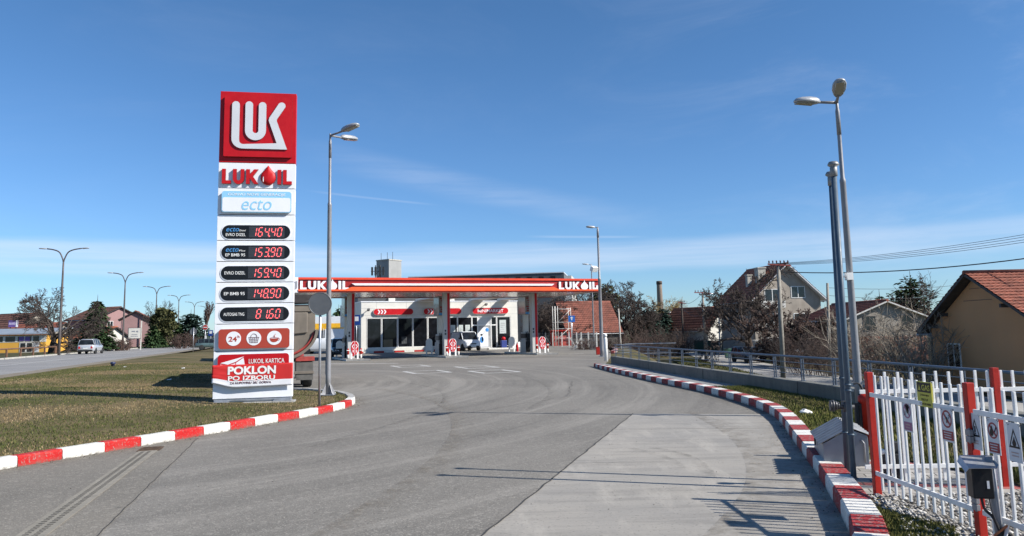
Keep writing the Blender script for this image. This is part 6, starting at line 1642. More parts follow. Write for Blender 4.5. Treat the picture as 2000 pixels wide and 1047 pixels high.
# ------------------------------------------------------------------ plants
def branch(b, p, d, L, r, lvl, P, rg):
    n = P['seg'][lvl]; pts = [p]; q = p; v = d.normalized()
    for i in range(n):
        v = (v + Vector((rg.gauss(0, P['wob']), rg.gauss(0, P['wob']), rg.gauss(0, P['wob']) + P['up'][lvl]))).normalized()
        q = q + v * (L / n); pts.append(q)
    rad = [max(P['rmin'], r * (1 - (1 - P['tip']) * i / n)) for i in range(n + 1)]
    (b['trunk'] if lvl == 0 else b['crown']).tube(pts, rad, 7 if lvl == 0 else 5 if lvl == 1 else 3, 0, lvl < 2)
    if lvl + 1 >= len(P['num']): return
    k = P['num'][lvl + 1]
    for j in range(k):
        f = P['from'][lvl] + (1 - P['from'][lvl]) * (j + rg.random()) / k; f = min(f, 0.999)
        i = int(f * n); c = pts[i].lerp(pts[i+1], f * n - i); ax = (pts[i+1] - pts[i]).normalized()
        a = rg.uniform(0, 2*PI); o = ax.orthogonal().normalized(); o = Matrix.Rotation(a, 3, ax) @ o
        an = R(rg.uniform(*P['ang'][lvl])); dd = ax * math.cos(an) + o * math.sin(an)
        if lvl < 1 and P.get('flat'): dd.z *= P['flat']
        branch(b, c, dd, L * P['len'][lvl] * rg.uniform(0.65, 1.2) * (1.15 - 0.45 * f), rad[i] * P['rr'], lvl + 1, P, rg)
BIG = dict(num=[1, 7, 6, 6, 5, 4], seg=[5, 6, 5, 4, 3, 2], wob=0.12, up=[0.0, 0.03, 0.03, 0.02, 0.01, 0.0], tip=0.35, rmin=0.010, len=[1.5, 0.58, 0.52, 0.55, 0.6], ang=[(30, 62), (30, 60), (30, 62), (25, 60), (25, 55)], rr=0.52)
BIG['from'] = [0.55, 0.22, 0.18, 0.15, 0.15]
def bare_tree(label, loc, H, seed, m=None, group=None, P=BIG, name='bare_tree', rmin=None, trunk=0.33, rt=None, **kw):
    rg = random.Random(seed); Q = dict(P); Q.update(kw)
    if rmin: Q['rmin'] = rmin
    t = thing(name, label, 'tree', loc, 0, group)
    b = {'trunk': MB(), 'crown': MB()}
    branch(b, Vector((0, 0, -0.2)), Vector((rg.uniform(-.08, .08), rg.uniform(-.08, .08), 1)), H * trunk, rt or H * 0.030, 0, Q, rg)
    zm = max(v[2] for v in b['crown'].v); f = H / zm
    for k in b: b[k].v = [(x * f, y * f, z * f) for x, y, z in b[k].v]
    b['trunk'].build('trunk', BARK, t, recalc=False); b['crown'].build('crown', m or TWIG, t, recalc=False)
    return t
def shrub(label, loc, H, Wd, seed, m=None, group=None, stems=26, rmin=0.012, sub=5, name='shrub', sub2=4):
    rg = random.Random(seed); t = thing(name, label, 'shrub', loc, 0, group); b = MB()
    for i in range(stems):
        a = rg.uniform(0, 2*PI); rr = rg.random() ** 0.5; x, y = math.cos(a)*rr*Wd*0.32, math.sin(a)*rr*Wd*0.32
        d = Vector((math.cos(a)*rr*0.55 + rg.gauss(0, .12), math.sin(a)*rr*0.55 + rg.gauss(0, .12), 1)).normalized(); h = H * rg.uniform(0.55, 1.0)
        pts = [Vector((x, y, -0.1))]
        for k in range(4): d = (d + Vector((rg.gauss(0, .12), rg.gauss(0, .12), .02))).normalized(); pts.append(pts[-1] + d * h / 4)
        b.tube(pts, [rmin*2.2, rmin*1.9, rmin*1.5, rmin*1.2, rmin*0.8], 4, 0, False)
        for k in range(sub):
            f = rg.uniform(0.8, 3.9); i0 = int(f); c = pts[i0].lerp(pts[i0+1], f - i0); e = Vector((rg.gauss(0, 1), rg.gauss(0, 1), rg.uniform(0.1, 1.1))).normalized(); l = h * rg.uniform(.15, .4)
            p1 = c + e*l*.5; p2 = c + e*l + Vector((0, 0, l*.12)); b.tube([c, p1, p2], [rmin*1.1, rmin*.9, rmin*.6], 3, 0, False)
            for _ in range(sub2):
                s0 = c.lerp(p2, rg.uniform(.3, 1)); e2 = (e + Vector((rg.gauss(0, .7), rg.gauss(0, .7), rg.gauss(.1, .5)))).normalized(); b.tube([s0, s0 + e2*l*rg.uniform(.3, .6)], [rmin*.75, rmin*.5], 3, 0, False)
    b.build('stems', m or TWIGR, t, recalc=False); return t
def conifer(label, loc, H, Rm, seed, m=None, group=None, n=5200, base=0.08, shape=0.85, size=0.30, irregular=0.25, name='conifer', whorls=None, droop=0.25, lean=(0, 0)):
    r = np.random.RandomState(seed); t = thing(name, label, 'tree', loc, 0, group)
    b = MB(); b.tube([(0, 0, -0.2), (lean[0]*.5, lean[1]*.5, H*.5), (lean[0], lean[1], H*.97)], [H*.022, H*.014, .02], 7); b.build('trunk', BARK, t)
    W_ = whorls or int(H * 2.2)
    lv = base + (1 - base) * (1 - np.sqrt(r.rand(n) * 0.98 + 0.02)) ** 1.0; wl = np.floor(lv * W_) / W_ + r.normal(0, 0.22 / W_, n)
    lim = np.clip(wl, base, 0.995); k = (np.floor(lv * W_)).astype(int)
    nb = 9; br = r.randint(0, nb, n); ang = br * 2*np.pi/nb + (k * 1.7) % 6.28 + r.normal(0, .17, n)
    vary = 1 + irregular * np.sin(k * 12.9898 + br * 78.233)
    Rr = Rm * (1 - lim) ** shape * vary; u = r.rand(n) ** 0.62; rad = Rr * u
    x = np.cos(ang)*rad + lean[0]*lim; y = np.sin(ang)*rad + lean[1]*lim; z = lim*H - droop*rad*(0.6 + 0.4*u) + r.normal(0, .05, n) * H * .12
    z = np.maximum(z, 0.05*H)
    s = size * r.uniform(.5, 1.3, n)
    o = np.stack([np.cos(ang), np.sin(ang), -droop + r.normal(0, .35, n)], 1); o /= np.linalg.norm(o, axis=1)[:, None]
    tg = np.stack([-np.sin(ang), np.cos(ang), r.normal(0, .5, n)], 1); tg /= np.linalg.norm(tg, axis=1)[:, None]
    c = np.stack([x, y, z], 1); v = np.empty((n, 4, 3))
    v[:, 0] = c - o*s[:, None]*.5; v[:, 1] = c + tg*s[:, None]*.32; v[:, 2] = c + o*s[:, None]*.7; v[:, 3] = c - tg*s[:, None]*.32
    np_mesh('crown', v.reshape(-1, 3), 4, m or NEED, t)
    return t
def leafy(label, loc, H, Wd, seed, m, group=None, n=5000, size=0.28, name='evergreen_tree', base=0.15, lobes=16):
    r = np.random.RandomState(seed); t = thing(name, label, 'tree', loc, 0, group)
    b = MB(); b.tube([(0, 0, -.2), (.1, 0, H*.4), (0, .1, H*.85)], [H*.03, H*.02, .03], 7)
    for i in range(7): a = i*2.4; b.tube([(0, 0, H*(.2 + .08*i)), (math.cos(a)*Wd*.2, math.sin(a)*Wd*.2, H*(.3 + .08*i)), (math.cos(a)*Wd*.38, math.sin(a)*Wd*.38, H*(.36 + .08*i))], [H*.012, H*.008, .02], 5)
    b.build('trunk', BARK, t)
    L = []
    for i in range(lobes):
        f = (i + .5) / lobes; zz = base + (1 - base) * f; a = i*2.4; w = Wd*.5*math.sin(PI*min(1, .12 + .88*(1 - f)**.8))*.72
        L.append((math.cos(a)*w*r.uniform(.5, 1), math.sin(a)*w*r.uniform(.5, 1), H*zz*.95, Wd*.2*r.uniform(.7, 1.2)))
    L = np.array(L); k = r.randint(0, lobes, n); d = r.normal(0, 1, (n, 3)); d /= np.linalg.norm(d, axis=1)[:, None]; rr = r.rand(n) ** .4
    c = L[k, :3] + d * (L[k, 3]*rr)[:, None] * np.array([1.15, 1.15, .8]); s = size*r.uniform(.5, 1.3, n)
    o = r.normal(0, 1, (n, 3)); o /= np.linalg.norm(o, axis=1)[:, None]; q = np.cross(o, r.normal(0, 1, (n, 3))); q /= np.linalg.norm(q, axis=1)[:, None]
    v = np.empty((n, 4, 3)); v[:, 0] = c - o*s[:, None]*.5; v[:, 1] = c + q*s[:, None]*.3; v[:, 2] = c + o*s[:, None]*.6; v[:, 3] = c - q*s[:, None]*.3
    np_mesh('crown', v.reshape(-1, 3), 4, m, t); return t
def gx_(px, Y, z=0.0):
    """survey x for an image column at depth Y near height z"""
    py = 648 - 0.0213*(px-1000) + (1.75 - z) * FOC / Y
    return at(px, py, Y)[0]
def top(px, py, Y): return at(px, py, Y)[1]

# ------------------------------------------------------------------ houses and other buildings
def tile_roof(name, parent, p0, u, lu, v, lv, m, tw=0.28, row=0.36, th=0.035):
    """a slope of wavy tiles in stepped courses; p0 eave corner, u along the eave, v up the slope"""
    p0 = Vector(p0); u = Vector(u).normalized(); v = Vector(v).normalized(); n_ = u.cross(v); n_ = -n_ if n_.z < 0 else n_
    nc = max(2, int(lu / tw)); nr = max(2, int(lv / row)); S_ = 4; b = MB()
    for j in range(nr):
        lo = len(b.v)
        for i in range(nc * S_ + 1):
            a = i / S_; h = th * (0.5 + 0.5 * math.cos(2*PI*a))
            q = p0 + u * (lu * i / (nc * S_))
            b.v.append(tuple(q + v * (lv * j / nr) + n_ * (h + th*1.1))); b.v.append(tuple(q + v * (lv * (j + 1) / nr) + n_ * h)); b.v.append(tuple(q + v * (lv * j / nr) + n_ * (h*0.2)))
        for i in range(nc * S_):
            k = lo + 3*i
            b.f.append((k, k+3, k+4, k+1)); b.m.append(0); b.s.append(True)
            b.f.append((k+2, k+5, k+3, k)); b.m.append(0); b.s.append(False)
    return b.build(name, m, parent, recalc=False)
def hwin(parent, x, z, w, h, y, frame=WHITEP, double=True, sill=True, face=-1):
    """window in a wall that faces -y"""
    b = MB(); f = 0.07
    b.box(x - w/2 - f, y - 0.05, z - f, x - w/2, y + 0.02, z + h + f); b.box(x + w/2, y - 0.05, z - f, x + w/2 + f, y + 0.02, z + h + f)
    b.box(x - w/2, y - 0.05, z + h, x + w/2, y + 0.02, z + h + f); b.box(x - w/2, y - 0.05, z - f, x + w/2, y + 0.02, z)
    if double: b.box(x - 0.04, y - 0.045, z, x + 0.04, y + 0.02, z + h)
    wi = b.build('window', frame, parent)
    b = MB(); b.box(x - w/2, y - 0.03, z, x + w/2, y - 0.015, z + h); b.build('pane', GLASS, wi)
    return wi
def house(name, label, loc, rz, W_, D_, eave, ridge, wall, roof, over=0.4, apexoff=0.0, chim=None, wins=(), side=(), tw=0.28, row=0.36, group=None, fascia=None):
    """gable house: gable end faces local -y, ridge runs along y"""
    t = thing(name, label, 'house', loc, rz, group)
    b = MB(); h = W_/2; ax = apexoff
    b.prism([(-h, 0), (h, 0), (h, eave), (ax, ridge), (-h, eave)], 0, D_); w = b.build('wall', wall, t)
    for s_ in (-1, 1):
        run = (h - ax) if s_ > 0 else (h + ax); sl = Vector((-s_*run, 0, ridge - eave)); dn = sl.normalized()
        e = Vector((s_*h, -over, eave + 0.04)) - dn * over
        L = sl.length + over
        b = MB(); nn = Vector((dn.z * s_, 0, abs(dn.x)))
        q = [e, e + Vector((0, D_ + 2*over, 0)), e + dn*L + Vector((0, D_ + 2*over, 0)), e + dn*L]
        b.hexa([p + nn*0.0 for p in q] + [p + nn*0.12 for p in q]); rb = b.build('roof', fascia or PLANKD, t)
        tile_roof('tiles', rb, e + nn*0.125 - dn*0.05, (0, 1, 0), D_ + 2*over, dn, L + 0.05, roof, tw, row)
        if D_ > 4:
            ge = e - dn*0.02 - Vector((s_*-0.07, 0, 0.05)); b = MB(); b.tube([ge, ge + Vector((0, D_ + 2*over, 0))], 0.06, 8)
            dp = Vector((s_*(h + 0.06), 0.12, 0)); b.tube([ge + Vector((0, over + 0.1, 0)), ge + Vector((-s_*0.1, over + 0.1, -0.12)), dp + Vector((0, 0, eave - 0.5)), dp], 0.045, 8); b.build('gutter', GALV, t)
    b = MB(); b.tube([(ax, -over, ridge + 0.18), (ax, D_ + over, ridge + 0.18)], 0.14, 8); b.build('ridge', roof, t)
    for c in (chim or ()):
        b = MB(); x, y, cw_, hh = c; z = eave + (ridge - eave) * (1 - abs(x - ax) / h) - 0.3
        b.box(x - cw_/2, y - cw_/2, z, x + cw_/2, y + cw_/2, z + hh); b.box(x - cw_/2 - .08, y - cw_/2 - .08, z + hh, x + cw_/2 + .08, y + cw_/2 + .08, z + hh + 0.15); b.build('chimney', CONCP, t)
    for a in wins: hwin(t, *a)
    return t
ROOFM = mat('roof_tile_old_red', (0.27, 0.095, 0.055), 0.85, 0, 0.35, 1.5, dirt=0.35)
STUC = mat('grey_render', (0.27, 0.24, 0.20), 0.9, 0, 0.15, 0.8, 0.2, 30, dirt=0.35)
STUG = mat('beige_render', (0.33, 0.285, 0.235), 0.9, 0, 0.15, 0.8, 0.2, 30, dirt=0.35)
STUO = mat('ochre_render', (0.54, 0.275, 0.125), 0.9, 0, 0.05, 0.5, 0.3, 60, dirt=0.06)
STUW = mat('white_render', (0.55, 0.53, 0.48), 0.9, 0, 0.1, 0.7, dirt=0.3)
STUP = mat('pink_render', (0.29, 0.175, 0.168), 0.9, 0, 0.06, 0.7, dirt=0.15)
STUY = mat('yellow_render', (0.62, 0.33, 0.05), 0.85, 0, 0.05, 0.5, dirt=0.1)
BRK = brick_mat('hollow_brick', (0.36, 0.12, 0.06), (0.27, 0.085, 0.045), (0.25, 0.22, 0.19))

# ochre house at the right edge: gable end faces the forecourt, the tiled slope faces the viewer
GZ = -1.7
t = house('ochre_house', 'ochre rendered house with a tiled roof at the right edge', (22.9, 37.9, GZ), R(-90), 9.6, 11.0, 3.10, 5.68, STUO, ROOFR, 0.55, -0.35, tw=0.24, row=0.33)
b = MB(); 
hwin(t, -2.75, 1.10, 1.05, 1.20, 0.0, double=True)
b = MB(); b.box(-1.5, -0.02, 4.50, 0.85, -0.004, 4.52); b.box(-0.9, -0.02, 5.08, 0.32, -0.004, 5.10); b.build('gable_trim', DARK, t)
for x in (-4.15, -3.1, 2.2, 3.9):
    z = 3.10 + (5.68 - 3.10) * (1 - abs(x + 0.35) / (4.8 + (0.35 if x > 0 else -0.35))) - 0.22
    b = MB(); b.box(x - 0.07, -0.5, z - 0.1, x + 0.07, -0.002, z + 0.08); b.build('purlin', PLANKD, t)
b = MB(); b.box(-5.2, 0.1, 0.0, -4.82, 2.2, 2.4); b.build('side_door', PLANKD, t)

# tall grey house behind the bare tree
hx = gx_(1536, 95, -1.7)
t = house('grey_house', 'tall grey gabled house with a steep brown roof behind the bare tree', (hx + 0.5, 95, GZ), R(9), 8.8, 9.6, 6.9, 10.9, STUG, ROOFM, 0.7, 0.0, [(-2.0, 2.6, 1.0, 1.9), (-2.6, 4.6, 0.6, 1.7), (3.0, 3.0, 0.8, 1.5)], [(-1.9, 6.5, 1.9, 1.4, 0.0), (1.5, 6.9, 1.7, 1.3, 0.0), (-1.9, 3.4, 1.9, 1.5, 0.0), (1.7, 3.4, 1.8, 1.5, 0.0), (-2.1, 0.6, 2.0, 1.4, 0.0)], tw=0.4, row=0.5, fascia=GREYL)
b = MB(); b.box(-4.38, -0.10, 2.95, 4.38, -0.02, 3.15); b.box(-3.9, -0.9, 5.6, -0.7, -0.02, 5.75); b.build('balcony_slab', CONCP, t)
b = MB(); b.box(-3.9, -0.9, 5.76, -0.7, -0.82, 6.5); b.build('balcony_front', PALEC, t)
for x in (-4.6, -1.5): pass
# lean-to cream annex and yard wall in front of it
t = thing('yard_shed', 'low cream shed with a flat roof at the foot of the tall house', 'shed', (gx_(1480, 88, -1.7), 88, GZ), R(-10))
b = MB(); b.box(0, 0, 0, 6.0, 3, 1.75); b.build('wall', STUW, t)
b = MB(); b.box(-0.2, -0.3, 1.75, 6.2, 3.2, 1.9); b.build('roof', CONCP, t)
b = MB(); b.box(2.6, -0.03, 0.0, 4.2, -0.004, 1.3); b.build('garage_opening', BLACKM, t)
# grey house further right, brick below
hx = gx_(1738, 70, -1.7)
t = house('brick_house', 'low grey house with red brickwork below, behind the pale thicket', (hx, 70, GZ), R(4), 7.2, 9.5, 3.95, 5.35, STUC, ROOFR, 0.45, 0.0, None, [(-1.6, 2.9, 1.0, 1.2, 0.0, PLANKD), (1.9, 2.9, 1.0, 1.2, 0.0, PLANKD)], tw=0.35, row=0.4, fascia=PALEC)
b = MB(); b.box(-3.6, -0.04, 0.0, 3.6, -0.004, 2.35); b.build('brick_base', BRK, t)
# orange roofed cottage pair by the green fence
t = house('cottage', 'small white cottage with an orange tiled roof by the green fence', (gx_(1412, 112, -1.7), 112, GZ), R(40), 6.5, 8.0, 3.3, 6.2, STUW, ROOFO, 0.5, tw=0.4, row=0.5)
t = house('cottage', 'small cottage with an older brown roof left of the orange roofed one', (gx_(1380, 122, -1.7), 122, GZ), R(62), 6.5, 8.5, 3.2, 5.6, STUW, ROOFB, 0.5, tw=0.4, row=0.5)
# tiled shed beside the blue arrow sign
t = house('tiled_shed', 'old shed with a steep red tiled roof behind the blue arrow sign', (gx_(1222, 79, 0), 79.5, -1.2), R(-78), 6.4, 6.8, 2.75, 6.3, mat('shed_wall', (0.11, 0.10, 0.09), 0.9, 0, 0.3, 1, dirt=0.4), ROOFS, 0.35, tw=0.22, row=0.34)
t.rotation_euler = (0, 0, R(108)); t.location = (gx_(1211, 96, 0) - 0.99, 99.0, -1.2)
# silo tower and long hall
hx = gx_(748, 175)
t = thing('silo_tower', 'tall grey windowless silo tower rising behind the canopy', 'tower', (hx, 175, 0), R(-36))
zt = top(748, 509, 175)
b = MB(); b.box(-2.1, 0, 0, 1.9, 4.0, zt); b.build('shaft', mat('tower_cladding', (0.30, 0.30, 0.29), 0.7, 0, 0.1, 0.4, dirt=0.2), t)
b = MB(); b.box(-2.2, -0.1, zt, 2.0, 4.1, zt + 0.25); b.build('parapet', CONCP, t)
for x in (-1.6, 0.4, 2.1):
    b = MB(); b.cyl((x, 1, zt + 0.2), (x, 1, zt + 1.9), 0.05, n=6); b.build('aerial', DARK, t)
t = thing('radio_mast', 'dark antenna mast with panels standing before the silo tower', 'mast', (gx_(738, 165), 165, 0))
zm = top(738, 518, 165)
b = MB()
for x in (-0.5, 0.5): b.cyl((x, 0, 0), (x, 0, zm), 0.12, n=6)
for k in range(16): b.bar((-0.5, 0, k*zm/16), (0.5, 0, (k + 1)*zm/16), 0.08)
b.build('lattice', DARK, t)
b = MB()
for x in (-1.2, -0.5, 0.5, 1.2): b.box(x - 0.2, -0.3, zm - 2.2, x + 0.2, -0.1, zm - 0.4)
b.bar((-1.5, 0, zm - 1.3), (1.5, 0, zm - 1.3), 0.12); b.build('panel_antenna', DARK, t)
t = thing('factory_hall', 'long dark grey factory hall with small roof windows behind the canopy', 'factory', (-15.5, 128, 0), R(-8))
HALL = mat('hall_cladding', (0.085, 0.09, 0.095), 0.6, 0.1, 0.12, 0.6)
z0 = top(1098, 532, 124)
b = MB(); b.box(-2, 0, 0, 24.0, 14, z0); b.build('wall', HALL, t)
b = MB(); b.box(-2, -0.1, z0, 24.0, 14, z0 + 0.15); b.build('roof_edge', GREYL, t)
for k in range(13):
    b = MB(); b.box(-1 + 1.9*k, -0.06, z0 - 1.15, -0.2 + 1.9*k, -0.005, z0 - 0.5); b.build('window', BLACK, t)
b = MB(); b.box(24.0, 0.0, 0, 25.2, 13, z0 - 0.5); b.build('stair_tower', WALLW, t)
# brick chimney stack
hx = gx_(1292, 210)
t = thing('brick_chimney', 'old brick factory chimney rising above the dark spruces', 'chimney', (hx, 210, -1.7)); zt = top(1290, 549, 210) + 1.7
b = MB(); b.lathe([(0.95, 0), (0.72, zt - 1.2), (0.72, zt - 0.9)], 14); b.build('shaft', mat('chimney_brick', (0.24, 0.19, 0.15), 0.9, 0, 0.2, 0.4, dirt=0.4), t)
b = MB(); b.lathe([(0.80, zt - 0.9), (0.80, zt - 0.2), (0.72, zt), (0.6, zt + 0.02)], 14); b.build('crown', mat('chimney_soot', (0.10, 0.075, 0.06), 0.9), t)

# left side of the main road
hx = gx_(8, 128)
t = thing('yellow_workshop', 'long yellow workshop with a grey sheet roof beyond the main road', 'building', (gx_(88, 124), 124, 0), R(186))
YL = 22.0
b = MB(); b.box(0, -8, 0.0, YL, 0, 2.9); b.build('wall', STUY, t)
b = MB(); b.box(-0.1, 0.002, 1.75, YL, 0.03, 2.75); b.build('window_band', WALLW, t)
for k in range(9):
    b = MB(); b.box(1.0 + 1.15*k if k < 3 else 4.6 + 1.15*(k-3)*1.6, 0.035, 1.85, 1.0 + 1.15*k + 0.9 if k < 3 else 4.6 + 1.15*(k-3)*1.6 + 1.45, 0.05, 2.65); b.build('window', GLASS, t)
b = MB(); b.box(0.9, 0.035, 0.1, 3.9, 0.06, 1.7); dr = b.build('glazed_front', WALLW, t)
for k in range(3):
    b = MB(); b.box(1.0 + k, 0.065, 0.2, 1.75 + k, 0.075, 1.6); b.build('pane', GLASS if k else mat('pale_glass', (0.5, 0.52, 0.54), 0.2), dr)
PURP = mat('purple_sign', (0.13, 0.08, 0.28), 0.5)
b = MB(); b.box(2.35, 0.055, 1.95, 3.1, 0.08, 2.6); b.box(3.25, 0.055, 1.95, 4.0, 0.08, 2.6); b.build('purple_sign', PURP, t)
b = MB(); b.hexa([(-0.4, 0.6, 2.95), (YL, 0.6, 2.95), (YL, -8.4, 3.9), (-0.4, -8.4, 3.9), (-0.4, 0.6, 3.1), (YL, 0.6, 3.1), (YL, -8.4, 4.05), (-0.4, -8.4, 4.05)]); b.build('roof', mat('sheet_roof', (0.30, 0.33, 0.35), 0.5, 0.3, 0.1, 0.5), t)
t = thing('billboard', 'purple and white billboard above the workshop roofs at far left', 'billboard', (gx_(22, 150), 150, 0), R(8))
z0, z1 = top(22, 639, 150), top(22, 626, 150)
b = MB(); b.box(-0.8, 0, z0, 0.9, 0.15, z1); p = b.build('panel', PURP, t)
b = MB(); b.box(0.55, -0.03, z0, 0.92, -0.004, z1); b.build('white_field', WHITE, p)
b = MB()
for k in range(5): b.box(-0.7 + 0.24*k, -0.02, z0 + 0.45, -0.54 + 0.24*k, -0.004, z1 - 0.4)
b.build('faint_print', mat('lilac', (0.5, 0.45, 0.62), 0.5), p)
for x in (-0.5, 0.5):
    b = MB(); b.cyl((x, 0.2, 0), (x, 0.2, z1), 0.08, n=6); b.build('leg', DARK, t)
HG = 'red roofed houses beyond the main road'
def fhouse(px, Y, W_, D_, eave, ridge, wall, roof, rz, label, chim=None, ws=()):
    return house('distant_house', label, (gx_(px, Y), Y, 0), R(rz), W_, D_, eave, ridge, wall, roof, 0.6, 0, chim, ws, tw=0.9, row=0.9, group=HG)
fhouse(70, 168, 11, 12, 4.2, 7.8, STUC, ROOFB, 66, 'house with a broad brown roof behind the bare roadside tree')
fhouse(122, 152, 9, 12, 2.6, 5.2, STUC, ROOFR, 72, 'low red brown roof seen through the branches of the roadside tree', None)
t = fhouse(230, 165, 11.0, 9, 6.2, 8.6, STUP, ROOFB, 62, 'pink gabled house with a dark roof behind the roadside conifer', None, [(-2, 4.5, 1.2, 1.2, 0)])
fhouse(262, 158, 5.0, 6, 6.0, 7.4, STUP, ROOFR, 20, 'narrow red roofed wing to the right of the pink house')
fhouse(222, 142, 6, 7, 2.2, 4.0, STUW, ROOFO, 70, 'small orange roof in front of the pink house')
t = thing('distant_block', 'flat white block right of the pink house beyond the billboard', 'building', (gx_(284, 175), 175, 0), R(10))
b = MB(); b.box(-3.2, 0, 0, 3.4, 8, 5.6); b.build('wall', STUW, t); b = MB(); b.box(-3.3, -0.1, 5.6, 3.5, 8.1, 5.8); b.build('parapet', CONCP, t)
fhouse(318, 190, 10, 12, 3.5, 6.2, STUW, ROOFO, 74, 'orange roof seen between the dark roadside evergreens')
t = thing('notice_board', 'white notice board on two tall posts beside the main road', 'billboard', (gx_(263, 118), 118, 0.3), R(12))
z0, z1 = top(263, 661, 118) - .3, top(263, 641, 118) - .3
b = MB(); b.box(-0.95, -0.05, z0, 0.75, 0.05, z1); p = b.build('panel', WALLW, t); b = MB(); b.box(-1.0, -0.02, z0 - 0.06, 0.8, 0.06, z1 + 0.06); b.build('frame', DARK, t)
b = MB(); b.box(-0.5, -0.07, z1 - 0.55, 0.0, -0.055, z1 - 0.4); b.ell((0.3, -0.06, z1 - 0.5), (0.16, 0.012, 0.14), 8, 6); b.box(-0.6, -0.07, z0 + 0.3, 0.4, -0.055, z0 + 0.36); b.box(-0.5, -0.07, z0 + 0.55, 0.3, -0.055, z0 + 0.62); b.build('faint_print', GREYE, p)
for x, zz_ in ((-1.0, z1), (0.78, z1 + 1.1)):
    b = MB(); b.box(x - 0.07, 0.07, -0.3, x + 0.07, 0.2, zz_); b.build('leg', WALLW, t)

# guard rail of the road and the tall twin-armed road lamps
t = thing('guard_rail', 'rusty brown pipe guard rail along the far side of the main road', 'guard rail')
b = MB(); pts = []
for y in range(60, 118, 4):
    x = road_far(y) - 1.3 - max(0, (y - 92)) * 0.28; pts.append(Vector((x, y, 1.12)))
b.tube(pts, 0.085, 6); b.build('rail', mat('rust_rail', (0.16, 0.085, 0.05), 0.75, 0, 0.2, 1, dirt=0.3), t)
pr = None
for p in pts[::1]:
    if pr is None: b = MB(); b.box(-0.07, -0.07, 0, 0.07, 0.07, 0.95); pr = b.build('post', MATS['rust_rail'], t); o = pr
    else: o = pr.copy(); C.objects.link(o)
    o.location = (p.x, p.y, 0.15)
def twin_lamp():
    t = thing('road_lamp', 'x', 'street lamp', (0, 0, 0), 0, 'twin armed lamps along the main road'); H = 11.6
    b = MB(); b.lathe([(0.17, 0), (0.15, 3), (0.13, 6.5), (0.10, 9.5), (0.09, H - 0.9)], 10); b.build('pole', mat('lamp_pole_dark', (0.10, 0.085, 0.08), 0.6, 0.2, 0.2, 1), t)
    for s_ in (-1, 1):
        b = MB(); pts = spline([(0, 0, H - 1.0), (s_*0.12, 0, H - 0.5), (s_*0.48, 0, H + 0.22), (s_*1.1, 0, H + 0.52), (s_*1.9, 0, H + 0.66)], 5); b.tube(pts, 0.075, 7); b.build('arm', MATS['lamp_pole_dark'], t)
        lamp_head(t, (s_*1.82, 0, H + 0.64), (s_, 0), 0.95, 0.40, 0.06)
    return t
tw = twin_lamp()
order = ('nearest', 'second', 'third', 'fourth', 'fifth', 'sixth')
for i, (px, py) in enumerate(((122, 485), (242, 533), (305, 560), (349, 577), (380, 590), (403, 598))):
    hz = 648 - 0.0213 * (px - 1000); Y = FOC * (12.0 + 0.35 - 1.75) / (hz - py) / 0.99
    o = tw if i == 0 else dup(tw, (0, 0, 0), 0)
    o.location = (at(px - (6 if i == 0 else 2), hz, Y)[0], Y, 0.15); o.rotation_euler = (0, 0, R(6)); o['label'] = '%s of the tall twin armed road lamps, counted from the viewer' % order[i]
# road signs at the junction
def roadsign(name, label, px, Y, ztop, draw, z=0.1):
    t = thing(name, label, 'traffic sign', (gx_(px, Y), Y, z)); b = MB(); b.cyl((0, 0, 0), (0, 0, ztop), 0.045, n=8); b.build('post', GALV, t); draw(t, ztop); return t
def d_noentry(t, z):
    b = MB(); b.cyl((0, -0.07, z - 0.1), (0, -0.05, z - 0.1), 0.42, n=24); b.build('disc', WHITEP, t); b = MB(); b.cyl((0, -0.08, z - 0.1), (0, -0.0705, z - 0.1), 0.37, n=24); d = b.build('red_disc', REDP, t); b = MB(); b.box(-0.26, -0.09, z - 0.16, 0.26, -0.081, z - 0.04); b.build('bar', WHITEP, d)
    b = MB(); b.cbox((0.1, -0.06, z - 1.6), (0.3, 0.02, 0.45)); b.build('sub_plate', WHITEP, t)
def d_blue(t, z):
    b = MB(); b.box(-0.35, -0.07, z - 0.9, 0.35, -0.05, z); p = b.build('plate', mat('sign_blue', (0.01, 0.05, 0.24), 0.4), t); b = MB(); b.box(-0.2, -0.08, z - 0.55, 0.2, -0.0705, z - 0.15); b.build('white_field', WHITEP, p)
def d_back(t, z):
    b = MB(); b.cyl((-0.02, 0.06, z - 0.5), (-0.01, 0.08, z - 0.5), 0.42, n=20); o = b.build('disc', mat('sign_back', (0, 0, 0)), t); o.rotation_euler = (0, 0, R(35))
def d_arrow(t, z):
    b = MB(); b.box(-0.30, -0.07, z - 0.72, 0.30, -0.05, z); p = b.build('plate', mat('sign_blue_bright', (0.02, 0.13, 0.48), 0.4), t)
    b = MB(); b.prism([(-0.05, z - 0.52), (0.05, z - 0.52), (0.05, z - 0.28), (0.15, z - 0.28), (0, z - 0.10), (-0.15, z - 0.28), (-0.05, z - 0.28)], -0.08, -0.0705); b.build('arrow', WHITEP, p)
roadsign('no_entry_sign', 'round red no entry sign at the junction left of the price tower', 400, 118, 3.4, d_noentry)
roadsign('blue_sign', 'blue square sign right of the no entry sign at the junction', 411, 122, 2.9, d_blue)
roadsign('sign_back', 'road sign seen from behind at the near edge of the junction', 377, 96, 3.0, d_back)
roadsign('arrow_sign', 'blue sign with a white upward arrow beside the scaffold tower', 1118, 88, top(1118, 616.5, 88), d_arrow, 0).scale = (1.25, 1.0, 1.0)
roadsign('blue_board', 'small blue board on a pole left of the shop wall', 696, 70, 3.55, lambda t, z: d_blue(t, z), 0)

